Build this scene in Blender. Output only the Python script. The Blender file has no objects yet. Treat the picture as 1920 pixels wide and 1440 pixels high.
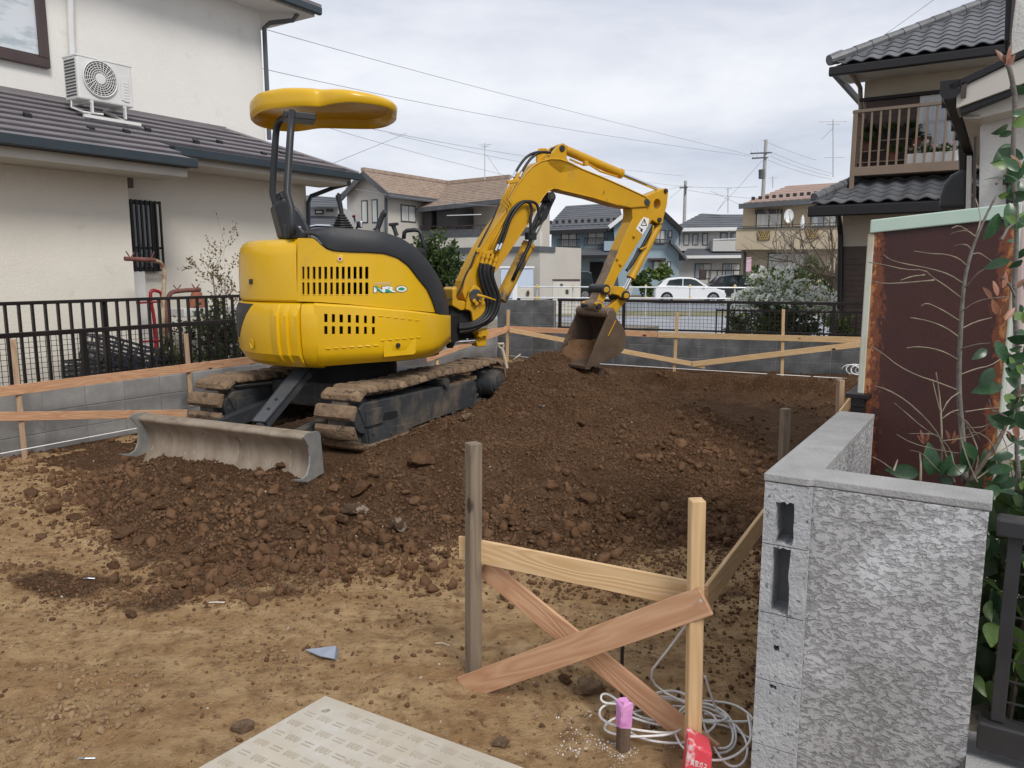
import bpy, bmesh, math, random
import numpy as np
from mathutils import Vector, Matrix
from mathutils.geometry import tessellate_polygon
random.seed(7)
RNG = np.random.default_rng(11)
scene = bpy.context.scene
COL = scene.collection

# ------------------------------------------------------------------ camera
FPX = 1442.0                      # focal length in photo pixels (26 mm equivalent)
PITCH = math.atan(213 / 1442)     # looking slightly down
EYE = np.array([0.0, 0.0, 1.55])
cd = bpy.data.cameras.new('camera')
cam = bpy.data.objects.new('camera', cd)
COL.objects.link(cam)
cam.location = EYE
cam.rotation_euler = (math.pi / 2 - PITCH, 0, 0)
cd.sensor_fit = 'HORIZONTAL'
cd.sensor_width = 36
cd.lens = 36 * FPX / 1920
cd.clip_start = 0.05
cd.clip_end = 1500
scene.camera = cam

# ------------------------------------------------------------------ sky and sun (overcast)
SUN_EL, SUN_AZ = math.radians(44), math.radians(152)     # azimuth clockwise from +Y: behind the camera
w = bpy.data.worlds.new('World')
scene.world = w
w.use_nodes = True
nt = w.node_tree
nt.nodes.clear()
N = nt.nodes.new
L = nt.links.new
out = N('ShaderNodeOutputWorld')
bg_sky = N('ShaderNodeBackground')
bg_cl = N('ShaderNodeBackground')
mix = N('ShaderNodeMixShader')
sky = N('ShaderNodeTexSky')
sky.sky_type = 'NISHITA'
sky.sun_disc = False
sky.sun_elevation = SUN_EL
sky.sun_rotation = SUN_AZ
L(sky.outputs[0], bg_sky.inputs[0])
bg_sky.inputs[1].default_value = 0.08
tc = N('ShaderNodeTexCoord')
mp = N('ShaderNodeMapping')
mp.inputs['Scale'].default_value = (1.0, 1.0, 3.2)
mp.inputs['Location'].default_value = (3.1, 0.4, 0.0)
L(tc.outputs['Generated'], mp.inputs[0])
n1 = N('ShaderNodeTexNoise')
n1.inputs['Scale'].default_value = 2.6
n1.inputs['Detail'].default_value = 7
n1.inputs['Roughness'].default_value = 0.58
n1.inputs['Distortion'].default_value = 0.25
L(mp.outputs[0], n1.inputs['Vector'])
rp = N('ShaderNodeValToRGB')
rp.color_ramp.elements[0].position = 0.34
rp.color_ramp.elements[0].color = (0.40, 0.43, 0.50, 1)
rp.color_ramp.elements[1].position = 0.68
rp.color_ramp.elements[1].color = (0.62, 0.63, 0.66, 1)
L(n1.outputs['Fac'], rp.inputs[0])
L(rp.outputs[0], bg_cl.inputs[0])
bg_cl.inputs[1].default_value = 1.0
mix.inputs[0].default_value = 0.93          # nearly closed cloud cover
L(bg_sky.outputs[0], mix.inputs[1])
L(bg_cl.outputs[0], mix.inputs[2])
L(mix.outputs[0], out.inputs[0])

sd = bpy.data.lights.new('sun', 'SUN')
sun = bpy.data.objects.new('sun', sd)
COL.objects.link(sun)
sd.energy = 1.5
sd.angle = math.radians(18)
sd.color = (1.0, 0.96, 0.9)
sdir = Vector((math.sin(SUN_AZ) * math.cos(SUN_EL), math.cos(SUN_AZ) * math.cos(SUN_EL), math.sin(SUN_EL)))
sun.rotation_euler = (-sdir).to_track_quat('-Z', 'Y').to_euler()
scene.view_settings.view_transform = 'Standard'
scene.view_settings.look = 'None'
scene.view_settings.gamma = 1
scene.view_settings.exposure = 0.62
scene.view_settings.use_curve_mapping = False

# ------------------------------------------------------------------ reading positions off the photograph
CF = np.array([0, math.cos(PITCH), -math.sin(PITCH)])
CU = np.array([0, math.sin(PITCH), math.cos(PITCH)])
CR = np.array([1.0, 0, 0])
def ray(x, y): return CF * FPX + CR * (x - 960) - CU * (y - 720)
def PY(x, y, Y):                       # point at depth Y
    d = ray(x, y)
    return EYE + d * (Y / d[1])
def G(x, y, z=0.0):                    # point at height z
    d = ray(x, y)
    return EYE + d * ((z - EYE[2]) / d[2])
def PL(x, y, p, n):                    # point on a plane
    d = ray(x, y)
    n = np.array(n, float)
    return EYE + d * (np.dot(np.array(p, float) - EYE, n) / np.dot(d, n))
def V3(x, y, z=0.0): return np.array([x, y, z], float)
AX = V3(0.538, 0.843)                  # the plot's long direction
BX = V3(0.843, -0.538)                 # the street direction
NL = V3(-0.843, 0.538)
UP = V3(0, 0, 1)

# ------------------------------------------------------------------ materials
MATS = {}
def M(name, c1, c2=None, sc=6.0, rough=0.7, metal=0.0, bump=0.0, bsc=40.0, spec=0.4, lo=0.35, hi=0.65,
      rnd=0.0, stretch=None, ov=(), detail=6, coat=0.0, pos=False):
    if name in MATS: return MATS[name]
    m = bpy.data.materials.new(name)
    m.use_nodes = True
    t = m.node_tree
    t.nodes.clear()
    n, l = t.nodes.new, t.links.new
    o = n('ShaderNodeOutputMaterial')
    b = n('ShaderNodeBsdfPrincipled')
    l(b.outputs[0], o.inputs[0])
    b.inputs['Roughness'].default_value = rough
    b.inputs['Metallic'].default_value = metal
    b.inputs['Specular IOR Level'].default_value = spec
    if coat:
        b.inputs['Coat Weight'].default_value = coat
        b.inputs['Coat Roughness'].default_value = 0.12
    tcn = n('ShaderNodeTexCoord')
    src = n('ShaderNodeNewGeometry').outputs['Position'] if pos else tcn.outputs['Object']
    def vec(st):
        if st is None: return src
        mm = n('ShaderNodeMapping')
        mm.inputs['Scale'].default_value = st
        l(src, mm.inputs[0])
        return mm.outputs[0]
    def nz(scale, st=None, det=detail):
        x = n('ShaderNodeTexNoise')
        x.inputs['Scale'].default_value = scale
        x.inputs['Detail'].default_value = det
        x.inputs['Roughness'].default_value = 0.6
        l(vec(st), x.inputs['Vector'])
        return x.outputs['Fac']
    def mask(f, a, c):
        r = n('ShaderNodeMapRange')
        r.inputs[1].default_value = a
        r.inputs[2].default_value = c
        l(f, r.inputs[0])
        return r.outputs[0]
    def rgb(c):
        x = n('ShaderNodeRGB')
        x.outputs[0].default_value = (*c, 1)
        return x.outputs[0]
    def mixc(f, a, c):
        x = n('ShaderNodeMix')
        x.data_type = 'RGBA'
        if f is not None: l(f, x.inputs[0])
        l(a, x.inputs[6]); l(c, x.inputs[7])
        return x.outputs[2]
    col = rgb(c1)
    if c2 is not None:
        col = mixc(mask(nz(sc, stretch), lo, hi), col, rgb(c2))
    for v in ov:
        c, s, a, e = v[:4]
        col = mixc(mask(nz(s, v[4] if len(v) > 4 else None), a, e), col, rgb(c))
    if rnd:
        oi = n('ShaderNodeObjectInfo')
        mr = n('ShaderNodeMapRange')
        mr.inputs[3].default_value = 1 - rnd
        mr.inputs[4].default_value = 1 + rnd
        l(oi.outputs['Random'], mr.inputs[0])
        hs = n('ShaderNodeHueSaturation')
        l(mr.outputs[0], hs.inputs['Value'])
        l(col, hs.inputs['Color'])
        col = hs.outputs[0]
    l(col, b.inputs['Base Color'])
    if bump:
        bp = n('ShaderNodeBump')
        bp.inputs['Strength'].default_value = min(1.0, bump)
        bp.inputs['Distance'].default_value = 0.02 if bump <= 1 else 0.02 * bump
        l(nz(bsc), bp.inputs['Height'])
        l(bp.outputs[0], b.inputs['Normal'])
    MATS[name] = m
    m['_b'] = b.name
    return m

# ------------------------------------------------------------------ mesh building
class MB:
    """Collects shapes in world coordinates; put() links them as ONE mesh object."""
    def __init__(s): s.v = []; s.f = []
    def add(s, v, f):
        k = len(s.v)
        s.v += [tuple(map(float, p)) for p in v]
        s.f += [tuple(i + k for i in q) for q in f]
        return s
    def hexa(s, p):      # 8 corners: bottom ring 0-3, top ring 4-7
        return s.add(p, [(3, 2, 1, 0), (4, 5, 6, 7), (0, 1, 5, 4), (1, 2, 6, 5), (2, 3, 7, 6), (3, 0, 4, 7)])
    def box(s, c, x, y, z):   # centre and three half-extent vectors
        c, x, y, z = (np.array(q, float) for q in (c, x, y, z))
        return s.hexa([c - x - y - z, c + x - y - z, c + x + y - z, c - x + y - z,
                       c - x - y + z, c + x - y + z, c + x + y + z, c - x + y + z])
    def aab(s, lo, hi):
        lo, hi = np.array(lo, float), np.array(hi, float)
        c, h = (lo + hi) / 2, (hi - lo) / 2
        return s.box(c, (h[0], 0, 0), (0, h[1], 0), (0, 0, h[2]))
    def beam(s, p0, p1, w, h, up=UP):
        p0, p1 = np.array(p0, float), np.array(p1, float)
        d = p1 - p0
        ln = np.linalg.norm(d); d = d / ln
        sd = np.cross(d, up); sd = sd / (np.linalg.norm(sd) + 1e-9)
        u2 = np.cross(sd, d)
        return s.box((p0 + p1) / 2, d * ln / 2, sd * w / 2, u2 * h / 2)
    def prism(s, pts, ext):
        ext = np.array(ext, float)
        a = [np.array(p, float) for p in pts]
        n = len(a)
        nrm = sum((np.cross(a[i] - a[0], a[(i + 1) % n] - a[0]) for i in range(n)), np.zeros(3))
        if np.dot(nrm, ext) > 0: a = a[::-1]
        v = a + [p + ext for p in a]
        f = [tuple(range(n)), tuple(range(2 * n - 1, n - 1, -1))]
        f += [((i + 1) % n, i, i + n, (i + 1) % n + n) for i in range(n)]
        return s.add(v, f)
    def quad(s, a, b, c, d): return s.add([a, b, c, d], [(0, 1, 2, 3)])
    def tube(s, pts, r, n=8, cap=True):
        pts = [np.array(p, float) for p in pts]
        k = len(pts)
        rr = r if hasattr(r, '__len__') else [r] * k
        v, f = [], []
        prev = None
        for i, p in enumerate(pts):
            d = pts[min(i + 1, k - 1)] - pts[max(i - 1, 0)]
            d = d / (np.linalg.norm(d) + 1e-12)
            if prev is None:
                a = np.cross(d, UP if abs(d[2]) < 0.9 else V3(1, 0, 0))
            else:
                a = prev - d * np.dot(prev, d)
            a = a / (np.linalg.norm(a) + 1e-12)
            prev = a
            b = np.cross(d, a)
            for j in range(n):
                t = 2 * math.pi * j / n
                v.append(p + (a * math.cos(t) + b * math.sin(t)) * rr[i])
        for i in range(k - 1):
            for j in range(n):
                j2 = (j + 1) % n
                f.append((i * n + j, i * n + j2, (i + 1) * n + j2, (i + 1) * n + j))
        if cap:
            f.append(tuple(range(n - 1, -1, -1)))
            f.append(tuple(range((k - 1) * n, k * n)))
        return s.add(v, f)
    def cyl(s, p0, p1, r, n=16): return s.tube([p0, p1], r, n)
    def grid(s, P):
        P = np.asarray(P, float)
        a, b = P.shape[:2]
        f = [(i * b + j, i * b + j + 1, (i + 1) * b + j + 1, (i + 1) * b + j) for i in range(a - 1) for j in range(b - 1)]
        return s.add(P.reshape(-1, 3), f)
    def loft(s, loops, cap0=True, cap1=True):
        n = len(loops[0])
        v = [p for lp in loops for p in lp]
        f = []
        for i in range(len(loops) - 1):
            for j in range(n):
                j2 = (j + 1) % n
                f.append((i * n + j, i * n + j2, (i + 1) * n + j2, (i + 1) * n + j))
        if cap0: f.append(tuple(range(n - 1, -1, -1)))
        if cap1: f.append(tuple(range((len(loops) - 1) * n, len(loops) * n)))
        return s.add(v, f)
    def holed(s, outer, holes, ext):
        """Plate with holes: planar outline, list of hole outlines, thickness vector."""
        loops = [[Vector(p) for p in outer]] + [[Vector(p) for p in h] for h in holes]
        tris = tessellate_polygon(loops)
        flat = [np.array(p) for lp in loops for p in lp]
        n = len(flat)
        ext = np.array(ext, float)
        f = []
        for t in tris:
            nn = np.cross(flat[t[1]] - flat[t[0]], flat[t[2]] - flat[t[0]])
            t = tuple(t) if np.dot(nn, ext) < 0 else tuple(t)[::-1]
            f.append(t)
            f.append(tuple(i + n for i in t[::-1]))
        k = 0
        for lp in loops:
            m = len(lp)
            for i in range(m):
                f.append((k + i, k + (i + 1) % m, k + (i + 1) % m + n, k + i + n))
            k += m
        return s.add(flat + [p + ext for p in flat], f)

ORG = {}
def make_mesh(name, v, f, bev=0.0, smooth=False, seg=2, fixn=False):
    me = bpy.data.meshes.new(name)
    me.from_pydata([tuple(p) for p in v], [], f)
    if bev or fixn:
        bm = bmesh.new()
        bm.from_mesh(me)
        if fixn: bmesh.ops.recalc_face_normals(bm, faces=bm.faces[:])
        if bev:
            ed = [e for e in bm.edges if len(e.link_faces) == 2 and e.calc_face_angle(0) > 0.5]
            bmesh.ops.bevel(bm, geom=ed, offset=bev, offset_type='OFFSET', segments=seg, profile=0.5,
                            affect='EDGES', clamp_overlap=True)
        bm.to_mesh(me)
        bm.free()
    if smooth:
        me.polygons.foreach_set('use_smooth', [True] * len(me.polygons))
    me.update()
    return me
def smooth_by_angle(me, ang=0.6):
    me.polygons.foreach_set('use_smooth', [True] * len(me.polygons))
    try: me.set_sharp_from_angle(angle=ang)
    except Exception: pass
def tag(o, label=None, cat=None, group=None, kind=None):
    if label: o['label'] = label
    if cat: o['category'] = cat
    if group: o['group'] = group
    if kind: o['kind'] = kind
    return o
def thing(name, label, cat, loc, group=None):
    o = bpy.data.objects.new(name, None)
    COL.objects.link(o)
    o.empty_display_size = 0.1
    o.location = tuple(loc)
    ORG[o.name] = np.array(loc, float)
    return tag(o, label, cat, group)
def put(mb, name, mat, parent=None, bev=0.0, smooth=False, seg=2, label=None, cat=None, group=None, kind=None, loc=None, fixn=False, auto=None):
    """Links the collected shapes as one object, origin at its parent's base (or at loc)."""
    if parent is not None: org = ORG[parent.name]
    elif loc is not None: org = np.array(loc, float)
    else: org = np.zeros(3)
    v = np.array(mb.v, float) - org
    me = make_mesh(name, v, mb.f, bev, smooth, seg, fixn)
    if auto is not None: smooth_by_angle(me, auto)
    if mat is not None: me.materials.append(mat)
    o = bpy.data.objects.new(name, me)
    COL.objects.link(o)
    if parent is not None: o.parent = parent
    else: o.location = tuple(org)
    ORG[o.name] = org
    return tag(o, label, cat, group, kind)
def link_mesh(me, name, mat=None, parent=None, M4=None, label=None, cat=None, group=None, kind=None):
    """Links shared mesh data with a world matrix."""
    if mat is not None and not me.materials: me.materials.append(mat)
    o = bpy.data.objects.new(name, me)
    COL.objects.link(o)
    M4 = M4 if M4 is not None else Matrix.Identity(4)
    if parent is not None:
        o.parent = parent
        o.matrix_local = Matrix.Translation(-Vector(ORG[parent.name])) @ M4
    else:
        o.matrix_local = M4
    ORG[o.name] = np.array(M4.translation)
    return tag(o, label, cat, group, kind)
def frame(p, x, z=UP):
    """Matrix with local X along x and local Z near z."""
    x = Vector(x).normalized(); z = Vector(z)
    y = z.cross(x).normalized()
    z = x.cross(y)
    m = Matrix((x, y, z)).transposed().to_4x4()
    m.translation = Vector(p)
    return m
def board(parent, name, p0, p1, w, t, face, mat, bev=0.002, label=None, z2=None):
    """A plank from p0 to p1; w is measured across the face, t along the face normal. Local X runs with the grain."""
    p0, p1 = np.array(p0, float), np.array(p1, float)
    ln = np.linalg.norm(p1 - p0)
    mb = MB().box((0, 0, 0), (ln / 2, 0, 0), (0, w / 2, 0), (0, 0, t / 2))
    me = make_mesh(name, mb.v, mb.f, bev, seg=1)
    return link_mesh(me, name, mat, parent, frame((p0 + p1) / 2, p1 - p0, face), label)

# ------------------------------------------------------------------ noise for terrain (numpy gradient noise)
_perm = RNG.permutation(512)
_perm = np.concatenate([_perm, _perm, _perm])
_ga = RNG.uniform(0, 2 * np.pi, 512)
_gx, _gy = np.cos(_ga), np.sin(_ga)
def gnoise(x, y):
    xi, yi = np.floor(x).astype(int), np.floor(y).astype(int)
    xf, yf = x - xi, y - yi
    xi &= 511; yi &= 511
    def g(a, b, dx, dy):
        h = _perm[_perm[a & 511] + (b & 511)]
        return _gx[h] * dx + _gy[h] * dy
    u, v = xf ** 3 * (xf * (xf * 6 - 15) + 10), yf ** 3 * (yf * (yf * 6 - 15) + 10)
    a = g(xi, yi, xf, yf) * (1 - u) + g(xi + 1, yi, xf - 1, yf) * u
    b = g(xi, yi + 1, xf, yf - 1) * (1 - u) + g(xi + 1, yi + 1, xf - 1, yf - 1) * u
    return (a * (1 - v) + b * v) * 1.5
def fbm(x, y, sc, oc=4, gain=0.5):
    r, a, s = 0, 1.0, sc
    for k in range(oc):
        r = r + a * gnoise(x * s + 17.3 * k, y * s - 9.1 * k)
        a *= gain; s *= 2.03
    return r
def sstep(a, b, x):
    t = np.clip((x - a) / (b - a), 0, 1)
    return t * t * (3 - 2 * t)
# ================================================================== materials shared by the scene
m_asphalt = M('asphalt', (0.17, 0.18, 0.2), (0.24, 0.25, 0.275), sc=1.2, rough=0.85, bump=0.3, bsc=60)
m_road = M('road_asphalt', (0.075, 0.078, 0.085), (0.11, 0.112, 0.12), sc=0.8, rough=0.85, bump=0.3, bsc=50)
m_gravel = M('gravel_lot', (0.36, 0.37, 0.40), (0.23, 0.24, 0.26), sc=7, rough=0.9, bump=0.6, bsc=30, lo=0.3, hi=0.7,
             ov=[((0.43, 0.44, 0.46), 1.4, 0.5, 0.68)])
m_verge = M('verge_soil', (0.27, 0.22, 0.15), (0.10, 0.13, 0.05), sc=1.6, rough=0.95, bump=0.6, bsc=20)
m_yard = M('yard_soil', (0.24, 0.21, 0.17), (0.15, 0.125, 0.09), sc=3, rough=0.95, bump=0.6, bsc=30)
m_clod = M('dark_clod', (0.110, 0.058, 0.030), (0.18, 0.102, 0.056), sc=5, rough=0.95, bump=0.9, bsc=45, spec=0.15, pos=True,
           ov=[((0.125, 0.075, 0.043), 2.2, 0.56, 0.72)])
m_pebble = M('pale_pebble', (0.45, 0.40, 0.33), (0.26, 0.20, 0.14), sc=3, rough=0.85, bump=0.5, bsc=60, rnd=0.2)
m_crumb = M('tan_crumb', (0.22, 0.135, 0.07), (0.13, 0.08, 0.043), sc=4, rough=0.95, bump=0.6, bsc=60)

def soil_material():
    m = bpy.data.materials.new('plot_soil')
    m.use_nodes = True
    t = m.node_tree
    n, l = t.nodes.new, t.links.new
    b = t.nodes['Principled BSDF']
    b.inputs['Roughness'].default_value = 0.95
    b.inputs['Specular IOR Level'].default_value = 0.15
    tcn = n('ShaderNodeTexCoord')
    at = n('ShaderNodeAttribute'); at.attribute_name = 'fresh'
    def nz(s, det=8, ro=0.62, st=None):
        x = n('ShaderNodeTexNoise')
        x.inputs['Scale'].default_value = s; x.inputs['Detail'].default_value = det; x.inputs['Roughness'].default_value = ro
        if st:
            mm = n('ShaderNodeMapping'); mm.inputs['Scale'].default_value = st
            mm.inputs['Rotation'].default_value = (0, 0, 0.45)
            l(tcn.outputs['Object'], mm.inputs[0]); l(mm.outputs[0], x.inputs['Vector'])
        else: l(tcn.outputs['Object'], x.inputs['Vector'])
        return x.outputs['Fac']
    def mr(f, a, c, d=0.0, e=1.0):
        r = n('ShaderNodeMapRange'); r.inputs[1].default_value = a; r.inputs[2].default_value = c
        r.inputs[3].default_value = d; r.inputs[4].default_value = e
        l(f, r.inputs[0]); return r.outputs[0]
    def mx(f, a, c):
        x = n('ShaderNodeMix'); x.data_type = 'RGBA'; l(f, x.inputs[0])
        for k, q in ((6, a), (7, c)):
            if isinstance(q, tuple): x.inputs[k].default_value = (*q, 1)
            else: l(q, x.inputs[k])
        return x.outputs[2]
    def ma(op, a, c):
        x = n('ShaderNodeMath'); x.operation = op
        for k, q in ((0, a), (1, c)):
            if isinstance(q, float): x.inputs[k].default_value = q
            else: l(q, x.inputs[k])
        return x.outputs[0]
    light = mx(mr(nz(1.7, st=(0.8, 3.2, 1)), 0.36, 0.66), (0.44, 0.265, 0.125), (0.66, 0.455, 0.245))
    light = mx(mr(nz(11), 0.45, 0.66), light, (0.34, 0.20, 0.098))
    light = mx(mr(nz(34, 6), 0.56, 0.66), light, (0.25, 0.15, 0.075))
    light = mx(mr(nz(40, 4), 0.6, 0.72), light, (0.50, 0.38, 0.24))
    dark = mx(mr(nz(3.5), 0.35, 0.7), (0.098, 0.052, 0.026), (0.19, 0.11, 0.060))
    dark = mx(mr(nz(55, 6), 0.46, 0.6), dark, (0.066, 0.034, 0.017))
    dark = mx(mr(nz(30, 5), 0.56, 0.72), dark, (0.225, 0.145, 0.088))
    f = ma('ADD', at.outputs['Fac'], ma('MULTIPLY', ma('SUBTRACT', nz(2.6), 0.5), 1.0))
    f = ma('ADD', f, ma('MULTIPLY', ma('SUBTRACT', nz(14), 0.5), 0.5))
    colr = mx(mr(f, 0.38, 0.62), light, dark)
    l(colr, b.inputs['Base Color'])
    bp = n('ShaderNodeBump'); bp.inputs['Strength'].default_value = 1.0; bp.inputs['Distance'].default_value = 0.045
    l(ma('ADD', nz(28, 9, 0.7), ma('MULTIPLY', nz(110, 5, 0.7), 0.35)), bp.inputs['Height'])
    l(bp.outputs[0], b.inputs['Normal'])
    return m
m_soil = soil_material()

# ================================================================== terrain
put(MB().quad((-300, -40, -0.34), (300, -40, -0.34), (300, 900, -0.34), (-300, 900, -0.34)), 'ground', m_yard, kind='structure')
put(MB().quad((-40, -14, -0.06), (40, -14, -0.06), (40, 1.0, -0.06), (-40, 1.0, -0.06)), 'street_road', m_road, kind='structure')
put(MB().quad((-4, 14.2, -0.31), (60, 14.2, -0.31), (60, 31.5, -0.31), (-4, 31.5, -0.31)), 'parking_lot_ground', m_gravel, kind='structure')
put(MB().quad((-30, 31.5, -0.306), (60, 31.5, -0.306), (60, 35.5, -0.306), (-30, 35.5, -0.306)), 'verge_strip', m_verge, kind='structure')
put(MB().quad((-60, 35.5, -0.302), (90, 35.5, -0.302), (90, 47.0, -0.302), (-60, 47.0, -0.302)), 'far_road', m_asphalt, kind='structure')

WALL_A = V3(-4.63, 6.80)                                  # left wall face, at the photograph's left edge
T0 = V3(-1.11, 5.20, 0)                                   # outer front end of the excavator's near track
TU = V3(math.sin(math.radians(25.5)), math.cos(math.radians(25.5)))
TL = V3(-TU[1], TU[0])
BODY_C = V3(-1.38, 6.47)
RIDGE = [(-2.55, 5.62, 0.11, 0.08), (-2.2, 5.55, 0.21, 0.28), (-1.3, 5.35, 0.20, 0.50), (-0.75, 5.75, 0.33, 0.55),
         (-0.35, 6.6, 0.36, 0.50), (0.02, 7.35, 0.47, 0.35), (0.42, 7.85, 0.71, 0.08)]
def mound_core(x, y):
    best = np.full(x.shape, -9.0)
    for (x0, y0, h0, r0), (x1, y1, h1, r1) in zip(RIDGE[:-1], RIDGE[1:]):
        dx, dy = x1 - x0, y1 - y0
        t = np.clip(((x - x0) * dx + (y - y0) * dy) / (dx * dx + dy * dy), 0, 1)
        d = np.hypot(x - x0 - t * dx, y - y0 - t * dy)
        h, r = h0 + t * (h1 - h0), r0 + t * (r1 - r0)
        q = np.maximum(d - r, 0)
        near = (y < y0 + t * dy + 0.4)
        run = np.where(x < -0.3, 1.12 - 0.42 * sstep(-2.1, -2.9, x), 1.12 + 0.75 * sstep(-0.3, 0.5, x)) * np.where(near, 1.0, 0.62)
        z = h - (h + 0.05) * np.clip(q / run, 0, 1.6) ** 0.9
        best = np.maximum(best, z)
    return best
def left_rise(x, y):
    o = (x - WALL_A[0]) * NL[0] + (y - WALL_A[1]) * NL[1]
    return 0.07 * sstep(-1.2, -0.1, o)
def base_height(x, y):
    z = 0.028 * fbm(x, y, 0.8, 3) + 0.012 * fbm(x, y, 4.0, 3) + 0.007 * np.abs(fbm(x, y, 11.0, 2))
    ruts = np.sin((x * 0.86 + y * 0.5) * 7.0 + 2.0 * gnoise(x * 0.9, y * 0.9))
    z = z + 0.008 * ruts * sstep(5.0, 3.6, y) * sstep(1.2, 0.0, x)
    s = (x - 5.277) * 0.346 + (y - 11.6) * 0.938           # distance beyond the back wall face (negative inside)
    edge = -1.15 + 0.14 * gnoise(x * 1.7, y * 1.7)
    dug = sstep(edge + 0.10, edge - 0.06, s) * sstep(5.2, 7.2, y)
    z = z - 0.22 * dug + 0.05 * fbm(x, y, 3.0, 3) * sstep(-2.4, -1.2, s) * sstep(-0.75, -1.1, s)
    z = z + 0.035 * fbm(x, y, 2.2, 3) * dug
    z = z + 0.05 * np.exp(-((s - edge - 0.14) / 0.16) ** 2) * (0.5 + 0.5 * gnoise(x * 3, y * 3)) * sstep(5.2, 7.2, y)
    z = z - 0.05 * sstep(-1.0, -0.75, s) * sstep(5.2, 7.2, y)
    return z + left_rise(x, y)
def lumps(x, y):
    return 0.030 * fbm(x, y, 2.4, 2) + 0.030 * np.abs(fbm(x, y, 6.0, 3)) + 0.012 * fbm(x, y, 19.0, 3) + 0.010 * np.abs(fbm(x, y, 34.0, 2))
def blade_cut(x, y):                # the ground is pushed up to the blade and flat under the machine
    a = (x - T0[0]) * TU[0] + (y - T0[1]) * TU[1]
    b = (x - T0[0]) * TL[0] + (y - T0[1]) * TL[1]
    return a, b
def mound_height(x, y):
    c = mound_core(x, y)
    a, b = blade_cut(x, y)
    z = c + lumps(x, y) * sstep(-0.06, 0.08, c)
    under = sstep(-0.42, -0.30, a) * sstep(2.7, 2.3, a) * sstep(-0.10, 0.02, b) * sstep(1.75, 1.6, b)
    z = z * (1 - under) + np.minimum(z, 0.255) * under
    return z
def ground_z(x, y):
    x, y = np.atleast_1d(np.asarray(x, float)), np.atleast_1d(np.asarray(y, float))
    return np.maximum(base_height(x, y), mound_height(x, y))
def gz(x, y): return float(ground_z(x, y)[0])

def inside_plot(x, y):
    o = (x - WALL_A[0]) * NL[0] + (y - WALL_A[1]) * NL[1]
    s = (x - 5.277) * 0.346 + (y - 11.6) * 0.938
    return (o < 0.05) & (s < 0.05)
def field(name, x0, x1, y0, y1, st, hfun, keep, label=None, cat=None, kind=None, fresh=None):
    xs, ys = np.arange(x0, x1 + st / 2, st), np.arange(y0, y1 + st / 2, st)
    X, Y = np.meshgrid(xs, ys)
    Z = hfun(X, Y)
    K = keep(X, Y, Z)
    nx, ny = len(xs), len(ys)
    idx = np.arange(nx * ny).reshape(ny, nx)
    q = np.stack([idx[:-1, :-1], idx[:-1, 1:], idx[1:, 1:], idx[1:, :-1]], -1).reshape(-1, 4)
    kk = K.reshape(-1)
    q = q[kk[q].all(1)]
    use = np.zeros(nx * ny, bool); use[q.reshape(-1)] = True
    new = np.cumsum(use) - 1
    v = np.stack([X, Y, Z], -1).reshape(-1, 3)[use]
    q = new[q]
    me = bpy.data.meshes.new(name)
    me.vertices.add(len(v)); me.vertices.foreach_set('co', v.astype(np.float32).reshape(-1))
    me.loops.add(q.size); me.loops.foreach_set('vertex_index', q.astype(np.int32).reshape(-1))
    me.polygons.add(len(q))
    me.polygons.foreach_set('loop_start', np.arange(0, q.size, 4, dtype=np.int32))
    me.polygons.foreach_set('use_smooth', np.ones(len(q), bool))
    me.update(calc_edges=True)
    at = me.attributes.new('fresh', 'FLOAT', 'POINT')
    at.data.foreach_set('value', fresh(v[:, 0], v[:, 1], v[:, 2]).astype(np.float32))
    me.materials.append(m_soil)
    o = bpy.data.objects.new(name, me)
    COL.objects.link(o)
    ORG[o.name] = np.zeros(3)
    return tag(o, label, cat, None, kind)
def fresh_ground(x, y, z):
    c = mound_core(x, y)
    f = sstep(-0.07, 0.03, c) * 0.85
    f = np.maximum(f, sstep(5.6, 7.4, y) * sstep(-2.5, -0.5, x) * (0.84 - 0.20 * sstep(7.5, 9.0, y) * sstep(0.8, 1.6, x)))
    s = (x - 5.277) * 0.346 + (y - 11.6) * 0.938
    f = f * (1 - 0.40 * sstep(-0.9, -0.5, s))
    f = f - 0.30 * sstep(0.3, 0.9, fbm(x * 0.5, y * 1.6, 1.1, 3) + 0.3 * sstep(1, 3, x)) * sstep(6, 8, y)
    f = f + 0.5 * np.exp(-(((x + 1.55) / 1.5) ** 2 + ((y - 3.55) / 0.28) ** 2)) * (0.75 + 0.6 * gnoise(x * 4, y * 4))
    f = f + 0.42 * sstep(-0.35, 0.5, gnoise(x * 2.2 + 5, y * 3.4)) * np.exp(-(((x + 2.2) / 1.5) ** 2 + ((y - 3.62) / 0.30) ** 4))
    f = f + 0.30 * np.exp(-(((x + 1.0) / 0.55) ** 2 + ((y - 2.85) / 0.20) ** 2))
    f = f + 0.3 * np.exp(-(((x + 2.6) / 0.7) ** 2 + ((y - 4.0) / 0.3) ** 2))
    f = f + 0.32 * np.exp(-(((x + 0.55) / 0.35) ** 2 + ((y - 3.25) / 0.12) ** 2))
    f = f + 0.40 * sstep(0.35, 1.0, x) * sstep(4.6, 3.4, y)
    f = np.maximum(f, 0.85 * sstep(0.5, 1.1, x) * sstep(3.9, 4.4, y))
    return f
field('plot_ground', -6.6, 7.0, 1.0, 14.6, 0.024, base_height, lambda x, y, z: inside_plot(x, y), kind='structure', fresh=fresh_ground)
field('soil_mound', -4.4, 2.6, 3.4, 9.6, 0.0135, lambda x, y: mound_height(x, y),
      lambda x, y, z: inside_plot(x, y) & (z > base_height(x, y) - 0.03),
      'wide heap of freshly dug dark brown soil under the yellow digger', 'soil heap',
      fresh=lambda x, y, z: 0.95 - 0.25 * sstep(0.5, 1.2, fbm(x, y, 1.3, 3)) + 0 * z)

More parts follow.
